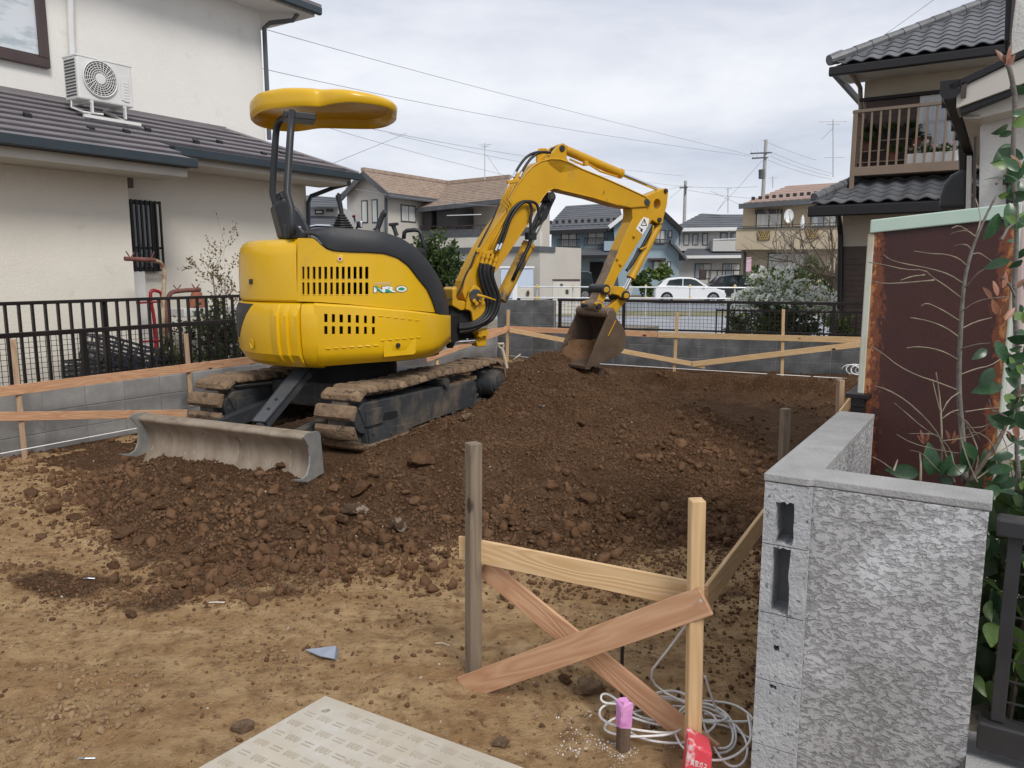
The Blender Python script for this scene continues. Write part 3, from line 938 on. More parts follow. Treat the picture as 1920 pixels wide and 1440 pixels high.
# lower side panel with two rows of slots
low_top = [(587, 567.5), (660, 572), (760, 581), (810, 587), (845, 592)]
low_bot = [(597, 687), (605, 687), (680, 681), (740, 677), (790, 672), (812, 667), (826, 659), (838, 646), (843, 640)]
cols = [589, 591, 598, 603]
slots = [(607.5, 614), (622, 628), (636.5, 643), (652, 658), (667, 673), (682.5, 688), (697.5, 703)]
for a, b in slots: cols += [a, b]
cols += [712, 724, 736, 748, 760, 772, 784, 796, 808, 818, 826, 832, 838, 842, 845]
rows = [0, 0.012, 0.04, 0.10, 0.165, 0.30, 0.36, 0.49, 0.56, 0.68, 0.80, 0.86, 0.93, 1.0]
def R_low(v): return float(np.interp(v, [0, 0.012, 0.04, 0.2, 0.5, 0.8, 0.86, 0.93, 1.0], [0.848, 0.862, 0.871, 0.875, 0.876, 0.872, 0.862, 0.838, 0.80]))
skip = {(i, cols.index(a)) for a, b in slots for i in (4, 6)}
PP = []
for v in rows:
    rw = []
    for x in cols:
        y0, y1 = lerp_poly(low_top, x), lerp_poly(low_bot, x)
        xs = x + (v * 9 if x < 604 else 0) * (1 if x < 598 else 0.5)
        rw.append(hit(xs, y0 + v * (y1 - y0), R_low(v)))
    PP.append(rw)
lowp = panel('lower_side_panel', PP, m_yel, skip=skip)
# pressed ribs and highlights of the panel: shallow raised lugs below and above the slots
def lug(px, py, w_, h_, R, th, mat, name, parent, lab=None):
    c = [hit(px + dx, py + dy, R) for dx, dy in ((-w_, -h_), (w_, -h_), (w_, h_), (-w_, h_))]
    v = V3(c[0][0] - BODY_C[0], c[0][1] - BODY_C[1]); v /= np.linalg.norm(v)
    return put(MB().prism([p - v * 0.004 for p in c], v * (th + 0.004)), name, mat, parent, bev=min(0.004, th * .45), fixn=True, label=lab)
for k, (a, b) in enumerate(slots):
    lug(615.5 + 14.85 * k, 653.5 - 1.0 * k, 4.2, 1.1, 0.876, 0.006, m_yel, 'pressed_rib', lowp)
for k in range(6):
    lug(718 + 13.4 * k, 638 - 1.1 * k, 4.0, 1.1, 0.876, 0.006, m_yel, 'pressed_rib', lowp)
    lug(714.5 + 13.6 * k, 592.5 + 1.6 * k, 4.0, 0.9, 0.875, 0.005, m_yel, 'pressed_rib', lowp)
# fuel door and lock
dc = [hit(px, py, 0.878) for px, py in (z2(1198, 885), z2(1442, 872), z2(1438, 965), z2(1420, 978), z2(1200, 998))]
vv = V3(dc[1][0] - BODY_C[0], dc[1][1] - BODY_C[1]); vv /= np.linalg.norm(vv)
door = put(MB().prism([p - vv * 0.004 for p in dc], vv * 0.0055), 'fuel_door', m_yel, lowp, bev=0.002, fixn=True)
c = hit(*z2(1305, 910), 0.88)
put(MB().cyl(c - vv * 0.004, c + vv * 0.008, 0.018, 14), 'door_lock', m_blk, lowp)

# narrow strip and counterweight share one profile
cw_rows = [(0.825, 0.74), (0.835, 0.78), (0.87, 0.825), (0.93, 0.862), (1.02, 0.876), (1.12, 0.880), (1.22, 0.878), (1.275, 0.868), (1.305, 0.852), (1.318, 0.82), (1.320, 0.72)]
thA, thB = ang(hit(597, 640, 0.87)), ang(hit(566, 640, 0.87))
thA += 0.006
ths = np.linspace(thA, thB, 8)
PP = [[cylp(t, R + 0.006 * math.sin(math.pi * (i) / 7) - 0.004, z) for i, t in enumerate(ths)] for z, R in cw_rows]
panel('corner_panel', PP, m_yel)
head = math.atan2(FWD[1], FWD[0])
end = 2 * head - thB - 2 * math.pi            # mirror image about the heading
t0, t1 = thB - 0.010, end
ths = list(np.linspace(t0, t0 - 0.42, 43)) + list(np.linspace(t0 - 0.44, t1, 60))
gro = [ang(hit(561.5 - 0, 640, 0.87)) for _ in (0,)]
PP = []
for z, R in cw_rows:
    rw = []
    for t in ths:
        q = (t0 - t) / 0.42
        rib = 0.0
        if 0.02 < q < 0.70 and 0.86 < z < 1.29:
            ph = (q - 0.02) / 0.68 * 3
            rib = 0.026 * (1 - (ph % 1.0)) * min(1, (1.29 - z) / 0.05, (z - 0.86) / 0.04)
        rw.append(cylp(t, R + rib, z))
    PP.append(rw)
cw = panel('counterweight', PP, m_yel, th=0.05, auto=0.35)
# black emblem plate at the back with white letters, and the lifting dimple
def R_cw(z): return float(np.interp(z, [q[0] for q in cw_rows], [q[1] for q in cw_rows]))
tz = lambda px, py, R=0.878: ang(hit(px, py, R))
tA = tz(474, 600)
plate = []
for z in np.linspace(1.03, 1.30, 12):
    right = tA - 0.02 - (1.30 - z) / 0.27 * 0.32
    plate.append([cylp(t, R_cw(z) + 0.004, z) for t in np.linspace(right, tA - 1.3 - 0 * z + (1.30 - z) * 0.9, 16)])
panel('emblem_plate', plate, m_blkpl, th=0.006, parent=cw)
tv, tf = text_polys('NRα', 0.10, bold=0.002)
mb = MB()
mb.add([cylp(tA - 0.62 + x / 0.88, R_cw(1.15 + y) + 0.009, 1.14 + y) for x, y in tv], tf)
put(mb, 'lettering', m_white, cw)
c = hit(472.5, 645, 0.878); vd = V3(c[0] - BODY_C[0], c[1] - BODY_C[1]); vd /= np.linalg.norm(vd)
side = np.cross(vd, UP)
mb = MB()
loops = []
for r_, o_ in ((0.030, 0.003), (0.026, 0.007), (0.020, 0.004), (0.015, 0.0015)):
    loops.append([c + vd * o_ + (side * math.cos(a) + UP * 1.35 * math.sin(a)) * r_ for a in np.linspace(0, 2 * math.pi, 20, endpoint=False)])
mb.loft(loops, False, True)
put(mb, 'lifting_eye', m_yel, cw, smooth=True, fixn=True)

# rear hood above the counterweight
tS = ang(hit(556, 505, 0.845))
hood_rows = [(1.322, 0.835), (1.335, 0.845), (1.50, 0.846), (1.66, 0.838), (1.72, 0.825), (1.755, 0.80), (1.775, 0.76), (1.783, 0.68), (1.785, 0.40)]
e2 = 2 * head - tS - 2 * math.pi
PP = [[cylp(t, R, z) for t in np.linspace(tS - 0.003, e2, 70)] for z, R in hood_rows]
hood = panel('rear_hood', PP, m_yel, auto=0.5)
lug(471.5, 528, 2.2, 5, 0.846, 0.014, m_blk, 'hood_latch', hood)
# upper side panel with two rows of air slots
blow = [(557, 447), (565, 446), (585, 445.5), (592, 449), (600, 457), (612, 466), (625, 470), (650, 472), (690, 473), (720, 475), (745, 483), (765, 498), (782, 520), (800, 542), (810, 563), (818, 586)]
up_bot = [(557, 565), (595, 566), (650, 570), (720, 577), (818, 586)]
s1 = [(583, 602), (620, 640), (663, 685), (706, 728), (750, 772), (795, 815), (838, 860), (882, 904), (926, 948), (970, 993), (1013, 1036), (1058, 1082)]
cols = [557.5, 559, 562]
for a, b in s1: cols += [420 + a / 4 + .3, 420 + b / 4 + .3]
cols += [697, 704, 711, 718, 725, 732, 739, 746, 752, 758, 764, 770, 776, 782, 788, 794, 800, 806, 811, 815, 817]
absr = [None, 1.5, 6, 500, 523, 529.5, 552, 559]
PP = []
for k in range(9):
    rw = []
    for x in cols:
        y0, y1 = lerp_poly(blow, x), lerp_poly(up_bot, x)
        xr = min(x, 700)
        Y0, Y1 = lerp_poly(blow, xr), lerp_poly(up_bot, xr)
        if k == 0: y = Y0
        elif k == 1: y = Y0 + 1.5
        elif k == 2: y = Y0 + 8
        elif k == 8: y = Y1
        else: y = absr[k]
        v = (y - Y0) / (Y1 - Y0)
        R = 0.846 - (0.012 if k == 0 else 0)
        rw.append(hit(x, y0 + v * (y1 - y0), R))
    PP.append(rw)
skip = {(i, cols.index(420 + a / 4 + .3)) for a, b in s1 for i in (3, 5)}
upp = panel('upper_side_panel', PP, m_yel, skip=skip, th=0.018)
for k, (a, b) in enumerate(s1):        # the rolled lips of the slots
    xm = 420 + (a + b) / 8 + .3
    for y in (523.8, 552.8): lug(xm, y, 3.1, 0.6, 0.846, 0.004, m_yel, 'slot_lip', upp)
c = hit(637.5, 485.5, 0.846); vd = V3(c[0] - BODY_C[0], c[1] - BODY_C[1]); vd /= np.linalg.norm(vd)
put(MB().cyl(c - vd * .003, c + vd * 0.004, 0.028, 20), 'lock_plate', m_yel, upp, bev=0.002)
put(MB().cyl(c, c + vd * 0.009, 0.015, 16), 'key_lock', m_chrome, upp)
put(MB().cyl(c + vd * 0.008, c + vd * 0.011, 0.010, 12), 'key_hole', m_red, upp)
# lettering on the side: small word above, large letters below, white on a black rim with green
def print_text(txt, x0, y0, w_, h_, mat, off, shear=0.0, bold=0.0, slope=0.0, name='lettering'):
    v, f = text_polys(txt, 1.0, shear, bold)
    mn, mx = v.min(0), v.max(0)
    q = (v - mn) / (mx - mn)
    mb = MB()
    mb.add([inward(hit(x0 + a * w_, y0 - b * h_ + slope * a, 0.846), -off) for a, b in q], f)
    return put(mb, name, mat, upp)
print_text('AVANCE', 701, 533.5, 32, 4.6, M('grey_print', (0.55, 0.55, 0.56), rough=.5), 0.003, 0.3, 0.0)
for ch, x0, y0, w_ in (('N', 700, 548.6, 22.5), ('R', 721.5, 548.2, 21), ('O', 741.5, 547.6, 21.5)):
    print_text(ch, x0 - .6, y0 + .8, w_ + 1.2, 13.2, m_ink, 0.002 + (x0 - 700) * 1e-5, 0.0, 0.09)
    print_text(ch, x0 + .6, y0 - .2, w_ - 1.2, 11.2, m_white, 0.0035 + (x0 - 700) * 1e-5, 0.0, 0.045)
def green(q, o): put(MB().add([inward(hit(x, y, 0.846), -o) for x, y in q], [tuple(range(len(q)))]), 'lettering', m_green, upp)
green([(747.5, 539.8), (757, 539.5), (758.5, 541.6), (757, 543.8), (747.5, 544), (745.8, 541.8)], 0.0052)
green([(701, 537.5), (705.5, 537.5), (718, 548), (712.5, 548)], 0.0048)
green([(722.3, 548), (722.3, 542), (727, 542), (736, 548)], 0.0050)
# black fender running forward over the panel
btop = [(565, 436), (575, 431.5), (585, 429), (620, 426), (670, 429.5), (720, 435), (752, 446), (777, 462), (800, 485), (820, 515), (832, 540), (840, 565), (842, 592)]
bbot = [(565, 438), (575, 440), (588, 441.5), (595, 446), (602, 455), (614, 465), (627, 469.5), (652, 471.5), (690, 472.5), (720, 474.5), (746, 482.5), (766, 497.5), (783, 519.5), (801, 541.5), (811, 562.5), (819, 588)]
def resample(poly, n):
    p = np.array(poly, float); d = np.r_[0, np.cumsum(np.hypot(*np.diff(p, axis=0).T))]
    t = np.linspace(0, d[-1], n)
    return np.stack([np.interp(t, d, p[:, 0]), np.interp(t, d, p[:, 1])], 1)
ns = 46
ta, tb = resample(btop, ns), resample(bbot, ns)
R0 = 0.856
PP = [[], [], [], [], [], [], []]
for i in range(ns):
    o, u = ta[i], tb[i]
    PP[0].append(hit(*u, R0 - 0.02)); PP[1].append(hit(*u, R0 + 0.004)); PP[2].append(hit(*(u * .72 + o * .28), R0 + 0.012)); PP[3].append(hit(*(u * .3 + o * .7), R0 + 0.004))
    e = hit(*o, R0 - 0.022)
    PP[4].append(e)
    PP[5].append(inward(e, 0.07) + UP * 0.004); PP[6].append(inward(e, 0.26) - UP * 0.01)
panel('black_fender', PP, m_blkpl, th=0.02, auto=0.6)
# what fills the machine behind the panels
mb = MB()
def disc(R, z0, z1, a0=0, a1=2 * math.pi, n=48, cut=None):
    pts = [cylp(t, R, z0) for t in np.linspace(a0, a1, n, endpoint=abs(a1 - a0) < 6.28)]
    if cut is not None:
        pts = [p if np.dot(p - BODY_C, FWD) < cut else p + FWD * (cut - np.dot(p - BODY_C, FWD)) for p in pts]
    return mb.prism(pts, UP * (z1 - z0))
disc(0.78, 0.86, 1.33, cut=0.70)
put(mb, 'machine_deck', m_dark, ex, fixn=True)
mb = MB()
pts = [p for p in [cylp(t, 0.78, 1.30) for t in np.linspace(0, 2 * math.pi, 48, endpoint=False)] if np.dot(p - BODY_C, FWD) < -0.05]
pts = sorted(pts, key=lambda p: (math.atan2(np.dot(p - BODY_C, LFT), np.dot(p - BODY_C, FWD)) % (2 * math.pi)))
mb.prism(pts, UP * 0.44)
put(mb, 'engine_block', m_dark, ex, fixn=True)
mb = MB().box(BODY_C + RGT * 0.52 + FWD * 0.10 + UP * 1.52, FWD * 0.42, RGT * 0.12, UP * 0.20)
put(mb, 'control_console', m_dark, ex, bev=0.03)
# front frame with the swing bracket's base
put(MB().prism([hit(840, 592, .84), PY(861, 590, 6.9), PY(861, 640, 6.9), hit(838, 645, .82)], FWD * 0.04 + LFT * 0.35), 'front_frame', m_dark, ex, fixn=True)

# seat, levers, hand rail
sb = [(514, 384), (522, 376), (533, 374), (548, 380), (562, 394), (572, 410), (580, 428), (585, 446), (530, 446)]
put(MB().prism([PY(x, y, 6.02) for x, y in sb], LFT * 0.40), 'operator_seat', m_blkpl, ex, bev=0.03, fixn=True)
c = PY(563, 427, 5.99)
put(MB().cyl(c, c - V3(0, .02, 0), 0.012, 12), 'seat_bolt', m_chrome, ex)
put(MB().tube([PY(521, 380, 6.3), PY(523, 368, 6.3), PY(527, 364, 6.3), PY(531, 372, 6.3)], 0.03, 10), 'seat_headrest', m_blkpl, ex)
lv = put(MB().tube([PY(641, 402, 6.55), PY(638, 385, 6.55), PY(634, 368, 6.55), PY(637, 363, 6.55)], [0.018, 0.02, 0.024, 0.017], 10), 'control_lever', m_blk, ex)
mb = MB()
for k in range(6):
    f0 = k / 5.0
    c0 = PY(640 + 3 * f0, 402 + 23 * f0, 6.55)
    mb.loft([[c0 + (V3(math.cos(a), math.sin(a)) * rr) + UP * dz for a in np.linspace(0, 2 * math.pi, 16, endpoint=False)]
             for rr, dz in ((0.02 + .010 * k, .008), (0.034 + .011 * k, -.002), (0.036 + .011 * k, -.008), (0.02 + .012 * k, -.016))])
put(mb, 'lever_boot', m_rub, lv, fixn=True)
lv = put(MB().tube([PY(669, 430, 6.9), PY(666, 415, 6.9), PY(663, 405, 6.9)], 0.008, 8), 'control_lever', m_blk, ex)
put(MB().tube([PY(664, 408, 6.9), PY(663.5, 405.5, 6.9), PY(663, 403, 6.9)], [0.008, 0.018, 0.008], 10), 'lever_knob', m_red, lv)
lv = put(MB().tube([PY(707, 432, 6.0), PY(712, 418, 6.0), PY(717, 404, 6.0), PY(722, 398, 6.0)], [0.020, 0.020, 0.020, 0.018], 10), 'control_lever', m_blk, ex)
put(MB().tube([PY(706, 434, 6.0), PY(708, 429, 6.0)], [0.035, 0.022], 10), 'lever_boot', m_rub, lv)
put(MB().tube([PY(716, 405, 6.0), PY(722, 398.5, 6.0), PY(724, 401, 6.0)], [0.022, 0.026, 0.018], 10), 'lever_grip', m_blkpl, lv)
lv = put(MB().tube([PY(744, 442, 6.3), PY(740, 430, 6.3), PY(737, 422, 6.3)], [0.018, 0.017, 0.02], 10), 'pedal_lever', m_blk, ex)
put(MB().beam(PY(729, 421.5, 6.3), PY(747, 419.5, 6.3), 0.05, 0.022), 'lever_grip', m_blkpl, lv, bev=0.006)
put(MB().tube([PY(757, 448, 6.35), PY(758, 436, 6.35), PY(763, 432.5, 6.35), PY(778, 431, 6.35), PY(786, 433, 6.35), PY(790, 440, 6.35), PY(794, 458, 6.35), PY(798, 474, 6.35)], 0.017, 10),
    'hand_rail', m_blk, ex, smooth=True)
put(MB().tube([PY(582, 425, 6.5), PY(595, 423, 6.5), PY(620, 424, 6.5)], 0.012, 8), 'grab_bar', m_chrome, ex)
put(MB().box(PY(673, 421, 6.9), (0.03, 0, 0), (0, .02, 0), (0, 0, .03)), 'gauge_panel', m_chrome, ex, bev=0.01)

# canopy posts and canopy
mb = MB().tube([PY(547, 447, 5.70), PY(548, 420, 5.70), PY(546, 390, 5.72), PY(538, 362, 5.74), PY(540, 325, 5.78), PY(544, 260, 5.84), PY(547.5, 208, 5.90)], 0.027, 12)
put(mb, 'canopy_post', m_blk, ex, smooth=True)
mb = MB().tube([PY(531, 447, 6.25), PY(524, 420, 6.25), PY(517, 385, 6.25), PY(511, 362, 6.25), PY(513, 320, 6.25), PY(517, 255, 6.25), PY(519, 238, 6.25), PY(524, 227, 6.22), PY(534, 221, 6.15), PY(548, 219, 6.0)], 0.027, 12)
put(mb, 'canopy_post', m_blk, ex, smooth=True)
put(MB().prism([PY(533, 447, 5.75), PY(575, 446, 5.75), PY(577, 440, 5.75), PY(560, 425, 5.75), PY(530, 420, 5.75)], V3(-.1, 0.55, 0)), 'post_mount', m_blk, ex, bev=0.008, fixn=True)
put(MB().beam(PY(530, 218, 6.02), PY(590, 224, 6.1), 0.22, 0.05), 'roof_bracket', m_blk, ex, bev=0.006)
rim = [(470, 226, 2.755), (474, 219, 2.757), (484, 211, 2.76), (502, 205.5, 2.763), (535, 201, 2.765), (570, 198.5, 2.765), (590, 199.5, 2.76), (602, 199.5, 2.763), (620, 195, 2.772), (640, 192, 2.778), (660, 191, 2.78),
       (690, 194, 2.778), (712, 197.5, 2.775), (730, 203, 2.77), (741, 210, 2.76), (744, 217, 2.76), (738, 220.5, 2.762), (744, 226, 2.756), (735, 233, 2.755), (722, 239, 2.755), (700, 242.5, 2.755), (660, 242, 2.757), (625, 241, 2.758), (597, 240.5, 2.757),
       (572, 245, 2.75), (550, 247.5, 2.745), (520, 245.5, 2.745), (497, 241, 2.747), (480, 235, 2.75)]
RM = np.array([G(x, y, z) for x, y, z in rim])
def smooth_loop(p, it=1):
    for _ in range(it):
        p = np.stack([0.75 * p + 0.25 * np.roll(p, -1, 0), 0.25 * p + 0.75 * np.roll(p, -1, 0)], 1).reshape(-1, 3)
    return p
RM = smooth_loop(RM, 2)
cc = RM.mean(0)
def ringc(sc_, z=None, dz=0.0):
    q = cc + (RM - cc) * np.array([sc_, sc_, 1])
    if z is not None: q[:, 2] = z + 0.25 * (RM[:, 2] - cc[2])
    q[:, 2] += dz
    return q
# rib pressed into the roof towards the front
outer = [ringc(0.995), ringc(1.010, dz=0.010), ringc(1.018, dz=0.045), ringc(1.017, 2.862), ringc(1.006, 2.890), ringc(0.985, 2.903), ringc(0.93, 2.912), ringc(0.75, 2.932), ringc(0.5, 2.940), ringc(0.2, 2.944), ringc(0.02, 2.945)]
for k, q in enumerate(outer):       # the roof falls gently towards the front
    if k > 2: q[:, 2] -= 0.07 * np.clip((q[:, 0] - cc[0] + 0.25) / 0.8, 0, 1.2) * (1.0 if k > 3 else 0.7)
inner = [ringc(0.965, dz=0.008), ringc(0.945, dz=0.04), ringc(0.92, 2.83), ringc(0.5, 2.84), ringc(0.02, 2.842)]
mb = MB().loft([q for q in inner[::-1]] + [q for q in outer], True, True)
put(mb, 'canopy_roof', m_yel, ex, fixn=True, auto=0.9)

# ---------------------------------------------------------------- boom, arm and bucket lie in one upright plane
HD = math.radians(31)
DV, DN = V3(math.cos(HD), math.sin(HD)), V3(math.sin(HD), -math.cos(HD))
BP = V3(-0.345, 7.10)
def bp(x, y, off=0.0):
    if off < 0: return PL(x, y, BP - DN * off, DN) + DN * (2 * off)
    return PL(x, y, BP + DN * off, DN)
def z3(q, off=0.0): return bp(800 + q[0] / 4, 250 + q[1] / 4, off)
def z6(q, off=0.0): return bp(1040 + q[0] / 7.58, 520 + q[1] / 7.58, off)
def z5(q, off=0.0): return bp(840 + q[0] / 7.2, 480 + q[1] / 7.2, off)
boom_near = [(285, 1110), (330, 1010), (400, 870), (500, 715), (590, 590), (640, 465), (690, 375), (740, 305), (800, 245), (855, 212), (930, 192), (1000, 195), (1060, 215), (1165, 268), (1330, 335), (1500, 410), (1640, 475), (1680, 515), (1665, 550), (1530, 560), (1440, 540),
             (1250, 482), (1100, 446), (1020, 428), (980, 414), (950, 412), (905, 436), (868, 482), (800, 600), (760, 670), (620, 880), (540, 1000), (480, 1065), (430, 1130), (420, 1230), (370, 1290), (300, 1270), (270, 1200)]
HW = 0.095
boom = put(MB().prism([z3(q, HW) for q in boom_near], -DN * 2 * HW), 'boom', m_yelarm, ex, bev=0.010, seg=2, fixn=True)
# flange strips along the edge of the side plate
mb = MB()
for seq in (boom_near[1:19], boom_near[20:35]):
    mb.tube([z3(q, HW + 0.002) for q in seq], 0.0075, 6)
put(mb, 'weld_bead', m_yelarm, boom, smooth=True)
ear = [(885, 196), (900, 175), (935, 150), (968, 112), (1000, 86), (1022, 80), (1042, 92), (1050, 125), (1052, 190), (1075, 222), (1165, 268), (1000, 300), (920, 240)]
mb = MB()
for o in (HW, -HW + 0.03): mb.prism([z3(q, o) for q in ear], -DN * 0.028)
mb.prism([z3(q, -HW + .02) for q in [(895, 190), (900, 120), (915, 95), (960, 95), (985, 110), (960, 150), (960, 200)]], -DN * 0.03)
put(mb, 'cylinder_bracket', m_yelarm, boom, bev=0.004, fixn=True)
def pin(q, r_, o0, o1, name, mat, par, zf=z3, n=18):
    a, b = zf(q, o0), zf(q, o1)
    return put(MB().cyl(a, b, r_, n), name, mat, par, bev=0.004)
pin((1020, 112), 0.030, HW + 0.012, -HW - 0.01, 'pivot_pin', m_blk, boom)
pin((940, 475), 0.045, HW + 0.012, -HW - 0.01, 'pivot_pin', m_blk, boom)
pin((940, 475), 0.026, HW + 0.02, HW, 'pin_bolt', m_under, boom)
pin((385, 875), 0.022, HW + 0.03, HW, 'bolt_boss', m_yelarm, boom)
# pipes running up the side of the boom
pipes = [[(455, 900), (505, 790), (575, 660), (610, 600), (612, 565), (560, 520), (600, 430), (640, 370), (680, 300)],
         [(470, 905), (525, 790), (590, 665), (625, 595), (622, 545), (580, 500), (620, 420), (655, 365), (700, 290)],
         [(490, 910), (545, 790), (600, 680), (632, 590), (640, 535), (605, 480), (640, 420), (675, 355), (720, 280)],
         [(515, 930), (560, 820), (590, 760)]]
for k, p in enumerate(pipes):
    put(MB().tube([z3(q, HW + 0.018) for q in p], 0.0085, 8), 'hydraulic_pipe', m_yelarm, boom, smooth=True)
for q in ((645, 362), (470, 895)):
    put(MB().beam(z3((q[0] - 42, q[1] + 6), HW + 0.02), z3((q[0] + 46, q[1] - 10), HW + 0.02), 0.03, 0.022, DN), 'pipe_clamp', m_yelarm, boom, bev=0.004)
for a, b in (((435, 890), (412, 975)), ((468, 890), (440, 985)), ((498, 905), (470, 985)), ((528, 925), (500, 1000))):
    mb = MB()
    a, b = z3(a, HW + .03), z3(b, HW + .03)
    for t0_, t1_, r_ in ((0, .25, .014), (.25, .5, .019), (.5, .75, .014), (.75, 1, .018)):
        mb.cyl(a + (b - a) * t0_, a + (b - a) * t1_, r_, 8)
    put(mb, 'hose_fitting', m_yelarm, boom)
# hoses: fat bundle down to the body, two loops over the boom side, two at the knee
def hose(pts, r_=0.017, par=None, name='hydraulic_hose', mat=None):
    return put(MB().tube(smooth_path(pts), r_, 8), name, mat or m_rub, par or ex, smooth=True)
def smooth_path(pts, it=2):
    p = np.array(pts)
    for _ in range(it):
        q = np.stack([0.75 * p[:-1] + 0.25 * p[1:], 0.25 * p[:-1] + 0.75 * p[1:]], 1).reshape(-1, 3)
        p = np.concatenate([p[:1], q, p[-1:]])
    return p
for k, (s_, e_) in enumerate([((412, 975), 395), ((440, 985), 425), ((470, 985), 455), ((500, 1000), 485), ((455, 980), 440)]):
    dx = e_ - 395
    base = [s_, (s_[0] - 15, s_[1] + 60), (e_ + 20, 1130), (e_ + 60, 1230), (e_ + 62 - dx * .2, 1320), (e_ + 20 - dx * .25, 1385 + k * 8), (340, 1430 + k * 12), (240, 1435 + k * 14)]
    hose([z3(q, HW + 0.05 + 0.012 * (k % 3)) for q in base], 0.021)
for dx, e in ((0, (785, 760)), (26, (845, 610))):
    q = [(515 + dx, 880 - dx * .3), (560 + dx, 770), (600 + dx, 640), (650 + dx, 555), (720 + dx, 505), (780 + dx * 1.8, 520), (790 + dx * 1.9, 590), (e[0] - 10 + dx * .5, 650 + dx * .4), (e[0], e[1])]
    hose([z3(p, HW + 0.05) for p in q], 0.014)
    put(MB().cyl(z3((515 + dx, 880 - dx * .3), HW + .05), z3((535 + dx, 835 - dx * .3), HW + .05), 0.018, 8), 'hose_ferrule', m_chrome, boom)
for dx in (0, 45):
    hose([z3(p, HW + 0.02) for p in [(650 + dx, 330), (690 + dx, 250), (750 + dx, 170), (830 + dx * .7, 138), (930, 145)]], 0.013)
    put(MB().cyl(z3((650 + dx, 330), HW + .02), z3((668 + dx, 290), HW + .02), 0.017, 8), 'hose_ferrule', m_chrome, boom)
hose([z3(p, HW + 0.01) for p in [(545, 520), (500, 640), (420, 790), (370, 890), (330, 1000), (295, 1050), (260, 1160), (220, 1220), (160, 1250)]], 0.008)
# arm cylinder on the boom's back
a, b = z3((1035, 122)), z3((1462, 305))
ac = put(MB().cyl(a, b, 0.043, 22).cyl(b - (b - a) * 0.035, b, 0.049, 22).cyl(z3((1022, 112), .05), z3((1022, 112), -.05), 0.045, 16), 'arm_cylinder', m_yelarm, ex, auto=0.6)
put(MB().cyl(b, z3((1752, 425)), 0.021, 16), 'cylinder_rod', m_chrome, ac, smooth=False)
put(MB().tube([z3((1075, 195), .03), z3((1180, 240), .03), z3((1190, 215), .05), z3((1300, 285), .05), z3((1430, 325), .03)], 0.010, 8), 'cylinder_pipe', m_yelarm, ac)
put(MB().box(z3((1192, 225), .045), DV * .022, DN * .02, UP * .022), 'pipe_valve', m_yelarm, ac, bev=.005)
# arm
arm_poly = [(1540, 560), (1570, 530), (1640, 475), (1700, 445), (1790, 410), (1808, 415), (1814, 435), (1802, 540), (1772, 655), (1758, 674), (1735, 676), (1690, 650), (1600, 800), (1500, 965), (1440, 1060), (1400, 1150), (1370, 1185), (1335, 1250), (1315, 1320), (1285, 1325), (1262, 1290),
            (1318, 1160), (1370, 1050), (1440, 880), (1500, 740), (1545, 640)]
AW = 0.075
hole = [(1730 + 26 * math.cos(t), 532 + 40 * math.sin(t)) for t in np.linspace(0, 2 * math.pi, 18, endpoint=False)]
mb = MB()
arm = put(MB().holed([z3(q, AW) for q in arm_poly], [[z3(q, AW) for q in hole]], -DN * 2 * AW), 'arm', m_yelarm, ex, bev=0.006, seg=2, fixn=True)
# scraped back face of the arm
back = [(1545, 600), (1530, 690), (1440, 880), (1370, 1050), (1318, 1160), (1262, 1290)]
mb = MB()
rows_ = []
for q in back:
    n0 = z3(q, AW - 0.004); rows_.append([n0 - DV * 0.004, z3(q, -AW + .004) - DV * 0.004])
R_ = np.array(rows_)
mb.grid(R_[:3]); put(mb, 'arm_back_plate', m_yelrub, arm)
put(MB().grid(R_[2:]), 'arm_wear_plate', m_mudarm, arm)
pin((1655, 515), 0.036, AW + 0.028, -AW - 0.02, 'pivot_pin', m_under, arm)
pin((1800, 430), 0.022, AW + 0.02, -AW - 0.02, 'pivot_pin', m_blk, arm)
pin((1752, 648), 0.024, AW + 0.02, -AW - 0.02, 'pivot_pin', m_blk, arm)
for q in ((1558, 770), (1432, 940), (1457, 982)): pin(q, 0.015, AW + 0.022, AW, 'bolt_boss', m_yelarm, arm)
# warning decal: white plate, triangle and arrow in black
dq = [(1602, 660), (1628, 628), (1668, 640), (1660, 690), (1618, 760), (1570, 715)]
put(MB().prism([z3(q, AW + 0.001) for q in dq], DN * 0.002), 'warning_decal', m_white, arm, fixn=True)
mb = MB()
tri = [(1632, 642), (1650, 690), (1608, 690)]
for i in range(3):
    mb.beam(z3(tri[i], AW + 0.004), z3(tri[(i + 1) % 3], AW + 0.004), 0.004, 0.007, np.cross(z3(tri[(i + 1) % 3]) - z3(tri[i]), DN))
mb.beam(z3((1632, 655), AW + .004), z3((1631, 678), AW + .004), 0.004, 0.006, DV)
mb.beam(z3((1592, 702), AW + .004), z3((1612, 722), AW + .004), 0.004, 0.008, DV + UP * .3)
mb.prism([z3(q, AW + .003) for q in [(1600, 728), (1622, 712), (1615, 742)]], DN * 0.003)
put(mb, 'decal_print', m_ink, arm, fixn=True)
